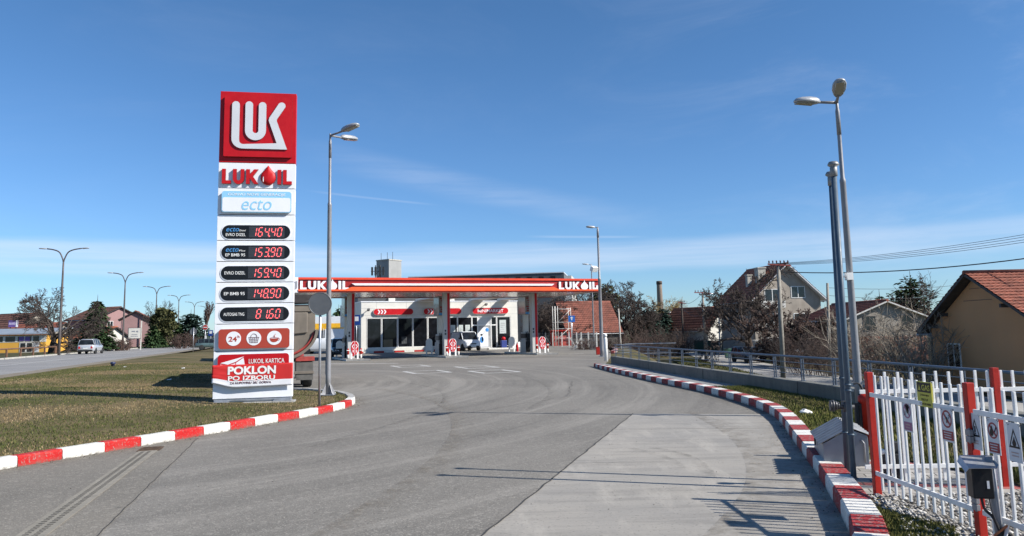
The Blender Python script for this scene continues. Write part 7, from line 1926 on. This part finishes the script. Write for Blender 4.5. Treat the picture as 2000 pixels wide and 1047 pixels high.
# scaffold tower, red tank frame, wire fence by the forecourt exit
t = thing('scaffold_tower', 'pale tubular scaffold tower standing behind the wire fence', 'scaffold', (gx_(1101, 89), 89, 0), R(12)); t.scale = (1.25, 1, 1)
zt = top(1101, 601, 89); b = MB()
for x in (-0.75, -0.5, 0.75):
    for y in (0, 1.0): b.cyl((x, y, 0), (x, y, zt + (0.2 if x < 0 else 0)), 0.028, n=6)
b.build('standard', PALEC, t); b = MB()
for z in (0.9, zt*0.45, zt*0.62, zt*0.97):
    for y in (0, 1.0): b.cyl((-0.75, y, z), (0.75, y, z), 0.028, n=6)
b.build('ledger', PALEC, t); b = MB(); b.cyl((-0.5, 0, zt*0.62), (0.75, 0, zt*0.95), 0.025, n=6); b.cyl((-0.75, 1, 0.4), (0.75, 1, zt*0.45), 0.025, n=6); b.build('brace', PALEC, t)
t = thing('red_tank_frame', 'rusty red gas bottle cage behind the wire fence', 'cage', (gx_(1099, 91), 91.5, -0.1), R(12)); t.scale = (1.25, 1, 1.05); b = MB()
for x in (-0.85, 0, 0.85):
    for y in (0, 1.1): b.box(x - 0.06, y - 0.06, 0, x + 0.06, y + 0.06, 1.75)
for z in (0.05, 0.9, 1.65): b.box(-0.85, -0.05, z, 0.85, 0.05, z + 0.1); b.box(-0.85, 1.05, z, 0.85, 1.15, z + 0.1)
b.build('frame', REDP, t); b = MB(); b.box(-0.8, 0.2, 0.1, 0.8, 1.0, 1.2); b.build('load', BRICKRED, t); b = MB(); b.box(-0.95, -0.15, 1.76, 0.95, 1.25, 1.84); b.build('roof', REDP, t)
t = thing('wire_fence', 'grey mesh fence on braced concrete posts behind the exit lane', 'fence'); pr = None
fp = [Vector((gx_(px, Y), Y, -0.1)) for px, Y in ((1053, 98), (1066, 95), (1080, 91), (1098, 86), (1112, 82), (1127, 78), (1136, 75.5), (1150, 71), (1166, 66))]
for k, p in enumerate(fp):
    b = MB(); b.box(-0.06, -0.06, 0, 0.06, 0.06, 1.65)
    if k in (1, 4, 6): b.bar((0, 0, 1.2), (0.75 if k != 6 else -0.75, -0.1, 0.0), 0.09)
    o = b.build('post', PALEC, t); o.location = p
b = MB()
for p, q in zip(fp, fp[1:]):
    for z in (0.2, 0.55, 0.9, 1.25, 1.55): b.tube([p + Vector((0, 0, z)), q + Vector((0, 0, z))], 0.007, 3, 0, False)
    n_ = 7
    for i in range(n_): b.tube([p.lerp(q, i / n_) + Vector((0, 0, 0.1)), p.lerp(q, i / n_) + Vector((0, 0, 1.55))], 0.006, 3, 0, False)
b.build('mesh_wire', GALV, t)
t = thing('block_wall', 'rough grey block wall behind the wire fence', 'wall', (gx_(1058, 100), 100, -0.3), R(-6)); b = MB(); b.box(0, 0, 0, 7.5, 0.25, 1.5); b.build('blocks', mat('rough_blocks', (0.16, 0.155, 0.145), 0.95, 0, 0.35, 1.2, 0.5, 8, dirt=0.4), t)
t = thing('red_box', 'small red metal box fixed behind the lamp at the railing end', 'box', (gx_(1169, 56), 55.5, 0)); t.scale = (0.8, 0.8, 0.6); b = MB(); b.box(-0.25, 0, 0, 0.12, 0.4, 0.85); b.build('body', REDP, t, 0.02); b = MB(); b.box(-0.28, -0.02, 0.852, 0.15, 0.42, 0.9); b.build('lid', REDP, t)
t = thing('gate_post', 'thick white post at the start of the railing beside the lamp', 'post', (gx_(1182, 45), 44.5, 0)); b = MB(); b.lathe([(0.10, -0.3), (0.10, 1.25), (0.06, 1.32)], 12); b.build('post', WHITEP, t); b = MB(); b.ell((0, 0, 1.42), (0.1, 0.1, 0.1)); b.build('ball', WHITEP, t)
t = thing('rock_pile', 'pale boulders on the stream bank behind the railing end', 'rocks', (gx_(1233, 48, -0.5), 47.5, -1.3)); rg = random.Random(4)
for k in range(9):
    b = MB(); b.ell((rg.uniform(-1.0, 1.2), rg.uniform(-1, 1), 0.25 + rg.uniform(0, 0.55)), (rg.uniform(.25, .5), rg.uniform(.25, .5), rg.uniform(.2, .4)), 8, 6); b.v = [(x + rg.uniform(-.06, .06), y + rg.uniform(-.06, .06), z + rg.uniform(-.06, .06)) for x, y, z in b.v]; b.build('boulder', mat('boulder', (0.45, 0.42, 0.37), 0.9, 0, 0.2, 2, dirt=0.2), t)
t = thing('bridge_rail', 'dark barred bridge railing beyond the stream', 'railing', (gx_(1222, 78, -1), 78, -1.0)); b = MB(); b.box(0, 0, 1.25, 5.1, 0.08, 1.33); b.box(0, 0, 0.3, 5.1, 0.08, 0.36)
b.build('rail', GALV, t); b = MB()
for k in range(40): b.box(0.13*k, 0.02, 0.36, 0.13*k + 0.03, 0.05, 1.25)
b.build('bars', DARK, t)

# green fence, bin, utility poles, globe lamps
t = thing('green_fence', 'dark green sheet fence in front of the cottages', 'fence', (gx_(1356, 108, -1.7), 108, -1.7), R(-28))
for k in range(4):
    b = MB(); b.box(k*1.9, 0, 0, k*1.9 + 1.84, 0.08, 1.7); b.build('panel', mat('green_sheet', (0.012, 0.05, 0.03), 0.5, 0, 0.15, 1), t)
t = thing('wheelie_bin', 'green wheeled rubbish bin at the edge of the residential road', 'bin', (gx_(1423, 84, -1.7), 84, -1.66)); b = MB(); b.hexa([(-.3,-.3,.1),(.3,-.3,.1),(.3,.3,.1),(-.3,.3,.1),(-.38,-.38,1.0),(.38,-.38,1.0),(.38,.38,1.0),(-.38,.38,1.0)]); b.build('body', mat('bin_green', (0.07, 0.17, 0.12), 0.5), t, 0.02); b = MB(); b.box(-.4, -.42, 1.005, .4, .4, 1.1); b.build('lid', MATS['bin_green'], t, 0.02)
def upole(label, px, Y, z0, ptop, m, r=0.15, arm=None, grp='utility poles along the residential road', dx=0.0, lamp=False):
    zt = top(ptop[0], ptop[1], Y) - z0; x0 = gx_(px, Y, z0); xt = at(ptop[0], ptop[1], Y)[0]
    t = thing('utility_pole', label, 'utility pole', (x0, Y, z0), 0, grp); b = MB(); b.tube([(0, 0, -0.2), (xt - x0, 0, zt)], [r, r*0.62], 10); b.build('pole', m, t)
    if arm:
        c = Vector((xt - x0, 0, zt - 0.12)); b = MB(); b.bar(c + Vector((-arm, -0.15, 0.06)), c + Vector((arm, -0.15, -0.06)), 0.09); ca = b.build('crossarm', mat('arm_red', (0.28, 0.06, 0.05), 0.7, 0, 0.2, 3), t)
        for k in range(6):
            q = c + Vector((-arm + arm*2*(k + .35)/6.0, -0.15, 0.08)); b = MB(); b.lathe([(0.02, -0.05), (0.02, 0.05), (0.05, 0.06), (0.045, 0.12), (0.055, 0.14), (0.03, 0.2), (0.01, 0.21)], 8, c=tuple(q)); b.build('insulator', mat('insulator_brown', (0.10, 0.05, 0.045), 0.3), ca)
    if lamp:
        b = MB(); c = Vector((xt - x0, 0, zt - 0.7)); b.tube([c, c + Vector((0.5, -0.1, 0.35)), c + Vector((1.1, -0.2, 0.5))], 0.04, 6); b.build('lamp_arm', GALV, t); lamp_head(t, tuple(c + Vector((1.05, -0.2, 0.48))), (1, -0.2), 0.55, 0.22, 0.1)
    return t
upole('thick concrete pole with a red crossarm and insulators beside the residential road', 1530, 49.2, -1.7, (1520, 514), CONCO, 0.17, 0.72)
upole('concrete pole with a lamp arm at the bend of the residential road', 1379, 82, -1.7, (1372, 570), CONCO, 0.17, 0.9, lamp=True)
upole('dark wooden pole beyond the stream bridge', 1336, 106, -1.7, (1331, 590), WOODD, 0.17, 0.5)
upole('slim pale pole in front of the cottages', 1406, 100, -1.7, (1404, 604), PALEC, 0.12)
upole('thin pole leaning beside the tiled shed', 1214, 74, -1.2, (1208, 603), CONCP, 0.10)
upole('pale pole with a small box beside the spruces', 1311, 120, -1.7, (1309, 612), CONCP, 0.16)
upole('pole with a bracket lamp behind the two vent pipes', 1621, 52.5, -1.7, (1616, 553), CONCO, 0.13, lamp=False)
for px, py, Y in ((1313, 615, 125), (1357, 619, 128)):
    t = thing('globe_lamp', 'white globe lamp on a thin pole %s the dark wooden pole' % ('left of' if px < 1340 else 'right of'), 'lamp', (gx_(px, Y, -1.7), Y, -1.7), 0, 'globe lamps'); z = top(px, py, Y) + 1.7
    b = MB(); b.cyl((0, 0, 0), (0, 0, z), 0.06, n=6); b.build('pole', DARK, t); b = MB(); b.ell((0, 0, z + 0.2), (0.28, 0.28, 0.28), 10, 8); b.build('globe', WALLW, t)
# overhead wires
def wire(name, label, p, q, sag, r, grp):
    p = Vector(p); q = Vector(q); pts = [p.lerp(q, i / 14) - Vector((0, 0, sag * 4 * (i/14) * (1 - i/14))) for i in range(15)]
    b = MB(); b.tube(pts, r, 4, 0, False); return tag(b.build(name, mat('wire_black', (0.02, 0.02, 0.022), 0.6), recalc=False), label, 'wire', grp)
def pt(px, py, Y): x, z = at(px, py, Y); return (x, Y, z)
WG = 'overhead wires to the right of the crossarm pole'
for k, (y0, y1) in enumerate(((515, 456), (515.5, 461), (516, 467), (517, 472))):
    wire('overhead_wire', '%s of four thin wires from the red crossarm to the right edge' % ('topmost', 'second highest', 'third highest', 'lowest')[k], pt(1505 + 9*k, y0, 49.0), pt(2060, y1 - 8 , 36 - k*0.2), 0.25, 0.011, WG)
wire('overhead_cable', 'thick black cable from the crossarm pole to the right edge', pt(1526, 531, 49.0), pt(2060, 497, 36), 0.35, 0.028, WG)
wire('overhead_wire', 'upper faint wire crossing in front of the pine to the ochre house', pt(1616, 562, 52.5), pt(1880, 556, 60), 0.2, 0.013, WG)
wire('overhead_wire', 'lower faint wire crossing in front of the pine to the ochre house', pt(1616, 577, 52.5), pt(1860, 578, 60), 0.2, 0.013, WG)
WG2 = 'wires between the poles by the stream'
wire('overhead_wire', 'upper wire between the lamp arm pole and the dark wooden pole', pt(1372, 572, 82), pt(1331, 592, 106), 0.5, 0.02, WG2)
wire('overhead_wire', 'lower wire between the lamp arm pole and the dark wooden pole', pt(1373, 580, 82), pt(1332, 602, 106), 1.1, 0.02, WG2)
wire('overhead_wire', 'wire from the dark wooden pole towards the far globe lamps', pt(1333, 600, 106), pt(1372, 614, 82), 0.6, 0.02, WG2)
wire('overhead_wire', 'wire across the sky above the workshop at far left', pt(-20, 622, 140), pt(60, 626, 140), 0.4, 0.035, 'wires at far left')

# ------------------------------------------------------------------ trees, shrubs
bare_tree('spreading bare tree beside the nearest tall road lamp', (gx_(101, 101.5), 101.5, 0.25), 8.8, 15, TWIG, None, rmin=0.012, trunk=0.20, rt=0.34, num=[1, 8, 6, 6, 5, 4], ang=[(32, 70), (30, 60), (30, 60), (25, 55), (25, 55)], len=[2.5, 0.55, 0.52, 0.55, 0.6], up=[0, 0.03, 0.03, 0.03, 0.02, 0], wob=0.13)
conifer('broad dark conifer right of the bare roadside tree', (gx_(186, 112), 112, 0.2), 8.4, 2.7, 5, NEED, n=6200, size=0.55, base=0.10, irregular=0.3)
for k, (px, Y, h, w) in enumerate(((152, 112, 2.4, 1.6), (144, 116, 2.0, 1.4))): conifer('low dark evergreen bush at the foot of the roadside trees' if k == 0 else 'smaller dark evergreen bush left of its neighbour', (gx_(px, Y), Y, 0.2), h, w, 20 + k, NEED, 'low evergreen bushes', 900, size=0.4, name='evergreen_bush', shape=0.5)
leafy('dense olive evergreen with a bare tree rising behind it', (gx_(318, 140), 140, 0.2), 7.0, 5.6, 31, NEEDO, None, 5200, 0.6)
conifer('dark conifer between the olive evergreen and the third road lamp', (gx_(300, 138), 138, 0.2), 4.6, 2.3, 32, NEED, n=2200, size=0.55)
bare_tree('slender bare tree rising behind the olive evergreen', (gx_(320, 150), 150, 0.2), 9.2, 33, TWIG, rmin=0.016, trunk=0.35, up=[0, 0.10, 0.10, 0.06, 0], num=[1, 7, 6, 6, 4], ang=[(18, 36), (20, 40), (25, 45), (25, 50)], rt=0.2)
conifer('blue grey cedar with drooping layers by the fourth road lamp', (gx_(371, 148), 148, 0.2), 7.4, 3.9, 34, NEEDB, n=4600, size=0.6, base=0.12, irregular=0.4, shape=0.6, droop=0.12)
conifer('small dark conifer left of the blue grey cedar', (gx_(349, 146), 146, 0.2), 5.2, 2.0, 35, NEED, n=1800, size=0.55)
bare_tree('narrow bare poplar left of the price tower', (gx_(396, 158), 158, 0.2), 9.2, 36, TWIGR, rmin=0.018, trunk=0.5, up=[0, 0.25, 0.2, 0.1, 0], num=[1, 12, 6, 4, 3], ang=[(14, 28), (16, 30), (20, 40), (20, 40)], len=[0.62, 0.45, 0.45, 0.5])
for k, (px, Y, h, w, l) in enumerate(((226, 114, 2.1, 5.0, 'wide brown hedge bush behind the silver car'), (240, 116, 1.8, 3.0, 'brown bush left of the white notice board'), (352, 124, 2.7, 3.4, 'dark brown bush under the blue grey cedar'), (384, 132, 2.0, 3.0, 'brown bush left of the no entry sign'), (210, 118, 1.8, 2.6, 'small brown bush at the foot of the broad conifer'))):
    shrub(l, (gx_(px, Y), Y, 0.2), h, w, 40 + k, TWIGR, 'brown shrubs along the main road', 34, 0.022, 6)
conifer('dark green conifer top seen above the white van left of the shop', (gx_(661, 118), 118, 0), top(661, 592, 118), 2.6, 51, NEED, n=2600, size=0.55, irregular=0.5)
# behind the shop and the shed
for k, (px, Y, ptop, sd) in enumerate(((1078, 95, 567, 61), (1052, 100, 578, 62), (1108, 100, 573, 63))):
    bare_tree(('dark bare tree behind the right pump island', 'dark bare tree close behind the shop corner', 'bare tree above the scaffold tower')[k], (gx_(px, Y), Y, -0.5), top(px, ptop, Y) + 0.5, sd, TWIG, 'bare trees behind the shop', rmin=0.011, trunk=0.22, rt=0.26, num=[1, 8, 6, 6, 5, 3], len=[1.9, 0.56, 0.52, 0.55, 0.6])
for k, (px, Y, ptop, sd) in enumerate(((1176, 112, 556, 64), (1212, 110, 547, 65), (1232, 106, 578, 66))):
    bare_tree(('leftmost of the big bare trees behind the tiled shed', 'tallest bare tree behind the tiled shed', 'bare tree at the right end of the tiled shed')[k], (gx_(px, Y), Y, -1.2), top(px, ptop, Y) + 1.2, sd, TWIG, 'bare trees behind the tiled shed', rmin=0.011, trunk=0.25, rt=0.26, num=[1, 8, 6, 6, 5, 3], len=[1.6, 0.56, 0.52, 0.55, 0.6])
leafy('ivy green tree behind the left corner of the tiled shed', (gx_(1185, 116), 116, -1), top(1180, 562, 116) + 1, 6.5, 67, NEEDO, None, 3800, 0.5)
conifer('broad blue green spruce right of the tiled shed', (gx_(1270, 112, -1.7), 112, -1.7), top(1270, 590, 112) + 1.7, 3.6, 71, NEEDB, 'spruces by the brick chimney', 6500, size=0.5, base=0.04, shape=0.7, irregular=0.25)
conifer('spruce directly under the brick chimney', (gx_(1298, 116, -1.7), 116, -1.7), top(1298, 587, 116) + 1.7, 2.6, 72, NEEDB, 'spruces by the brick chimney', 4500, size=0.5, base=0.04, shape=0.7)
bare_tree('yellowish bare willow behind the spruces', (gx_(1322, 126, -1.7), 126, -1.7), top(1322, 574, 126) + 1.7, 73, TWIGY, None, rmin=0.012, trunk=0.25, rt=0.2, num=[1, 8, 6, 6, 5, 3], len=[1.5, 0.6, 0.6, 0.7, 0.7], up=[0, 0.0, -0.03, -0.08, -0.14, -0.1], name='willow_tree')
for k, (px, Y, h, w, l) in enumerate(((1262, 92, 3.4, 5.0, 'reddish brown thicket in front of the spruces'), (1290, 96, 3.6, 5.5, 'tall brown thicket below the brick chimney'), (1322, 100, 3.6, 5.0, 'brown thicket left of the dark wooden pole'), (1348, 112, 3.4, 5.0, 'brown thicket at the corner of the green fence'), (1232, 84, 2.6, 4.0, 'brown bush beside the tiled shed gable'), (1180, 72, 1.9, 3.4, 'low brown scrub below the tiled shed'), (1150, 71, 1.6, 3.0, 'low scrub under the blue arrow sign'))):
    shrub(l, (gx_(px, Y, -1.5), Y, -1.6 if k < 5 else -0.5), h, w, 80 + k, TWIGR if k % 2 == 0 else TWIG, 'brown thickets right of the shop', 46, 0.012, 8)
# by the residential road
bare_tree('wide bare tree before the tall grey house', (gx_(1468, 80, -1.7), 80, -1.7), top(1462, 512, 80) + 1.7, 91, TWIG, None, rmin=0.0125, trunk=0.22, rt=0.34, num=[1, 8, 6, 6, 5, 4], len=[1.95, 0.56, 0.52, 0.55, 0.6], wob=0.14)
bare_tree('rounded bare tree in front of the tall house gable', (gx_(1560, 68, -1.7), 68, -1.7), top(1560, 583, 68) + 1.7, 92, TWIGR, 'rounded bare trees by the tall house', rmin=0.013, trunk=0.2, rt=0.17, num=[1, 10, 7, 6, 5, 3], len=[1.7, 0.6, 0.55, 0.5, 0.6])
bare_tree('rounded bare tree left of the pole behind the vent pipes', (gx_(1598, 64, -1.7), 64, -1.7), top(1598, 606, 64) + 1.7, 93, TWIGR, 'rounded bare trees by the tall house', rmin=0.013, trunk=0.2, rt=0.16, num=[1, 10, 7, 6, 5, 3], len=[1.7, 0.6, 0.55, 0.5, 0.6])
conifer('spruce top showing behind the tall house chimney', (gx_(1467, 112, -1.7), 112, -1.7), top(1467, 519, 112) + 1.7, 2.2, 94, NEED, n=3500, size=0.45)
for k, (px, Y, h, w, m_, l) in enumerate(((1560, 57, 3.2, 4.6, TWIG, 'dense dark brush beside the thick concrete pole'), (1592, 54, 3.2, 4.4, TWIGR, 'dense brown brush left of the vent pipes'), (1640, 52, 3.6, 4.0, TWIG, 'brown brush directly behind the vent pipes'), (1690, 48, 4.6, 3.6, TWIGP, 'pale stemmed sapling thicket right of the tall lamp'), (1722, 46, 5.0, 3.6, TWIGP, 'tallest pale sapling thicket before the brick house'), (1762, 45, 3.6, 3.4, TWIG, 'dark brush before the brick house gable'), (1790, 43, 4.6, 3.0, TWIGP, 'pale branches spreading in front of the ochre house'), (1668, 56, 3.3, 4.4, TWIGR, 'brown brush between the tall lamp and the brick house'), (1745, 55, 3.0, 5.0, TWIG, 'wide dark undergrowth at the foot of the brick house'), (1815, 40.5, 4.0, 2.2, TWIGP, 'thin pale saplings against the ochre house wall'), (1622, 60, 3.0, 4.4, TWIG, 'dark brush behind the bracket pole'))):
    shrub(l, (gx_(px, Y, -1.7), Y, -1.7), h, w, 100 + k, m_, 'brush beyond the residential road', 22 if m_ is TWIGP else 32, 0.015 if m_ is TWIGP else 0.008, 6 if m_ is TWIGP else 9)
conifer('tall loose pine behind the brick house', (gx_(1790, 92, -1.7), 92, -1.7), top(1793, 524, 92) + 1.7, 3.0, 111, NEED, None, 3600, size=0.5, base=0.2, shape=0.55, irregular=0.6, droop=-0.1, name='pine_tree')
conifer('second pine leaning out left of the tallest pine', (gx_(1770, 96, -1.7), 96, -1.7), top(1770, 556, 96) + 1.7, 2.6, 112, NEED, None, 2200, size=0.5, base=0.3, shape=0.5, irregular=0.6, droop=-0.1, name='pine_tree')
conifer('small dark spruce left of the pines', (gx_(1726, 104, -1.7), 104, -1.7), top(1726, 561, 104) + 1.7, 2.4, 113, NEED, None, 3200, size=0.45)
bare_tree('faint bare tree left of the small dark spruce', (gx_(1697, 120, -1.7), 120, -1.7), top(1697, 566, 120) + 1.7, 114, TWIGR, rmin=0.012, trunk=0.3, rt=0.2, num=[1, 7, 6, 6, 4])
bare_tree('thin bare tree right of the tall pine', (gx_(1828, 88, -1.7), 88, -1.7), top(1828, 526, 88) + 1.7, 115, TWIG, rmin=0.016, trunk=0.4, up=[0, 0.12, 0.1, 0.05, 0], num=[1, 6, 5, 4, 3], ang=[(20, 40), (25, 45), (25, 45), (25, 45)])
# far woods that read as one mass
r = np.random.RandomState(77); n = 26000
a = np.radians(r.uniform(-46, 46, n)); d = r.uniform(190, 420, n); h = 2.5 + 4.0*(0.5 + 0.5*vnoise(np.degrees(a), d*0.02, 0.9, 5)) ; u = r.rand(n) ** 0.7
x = np.sin(a)*d; y = np.cos(a)*d; keep = ~((np.degrees(a) < -12) & (np.abs(x - (-31.3 - 0.293*(y - 60)) + 6) < 14)); x, y, d, h, u = x[keep], y[keep], d[keep], h[keep], u[keep]; n = len(x)
c = np.stack([x, y, -1.5 + h*u*1.1], 1); s = r.uniform(.5, 1.4, n); o = r.normal(0, 1, (n, 3)); o[:, 2] = np.abs(o[:, 2])*1.6; o /= np.linalg.norm(o, axis=1)[:, None]; q = np.cross(o, r.normal(0, 1, (n, 3))); q /= np.linalg.norm(q, axis=1)[:, None]
v = np.empty((n, 4, 3)); v[:, 0] = c - o*s[:, None]; v[:, 1] = c + q*s[:, None]*.3; v[:, 2] = c + o*s[:, None]; v[:, 3] = c - q*s[:, None]*.3
tag(np_mesh('far_woods', v.reshape(-1, 3), 4, island_mat('far_wood_tone', [(0.05, 0.042, 0.036), (0.085, 0.068, 0.055), (0.045, 0.05, 0.034), (0.11, 0.085, 0.065)])), 'distant brown winter woods along the skyline', None, None, 'stuff')
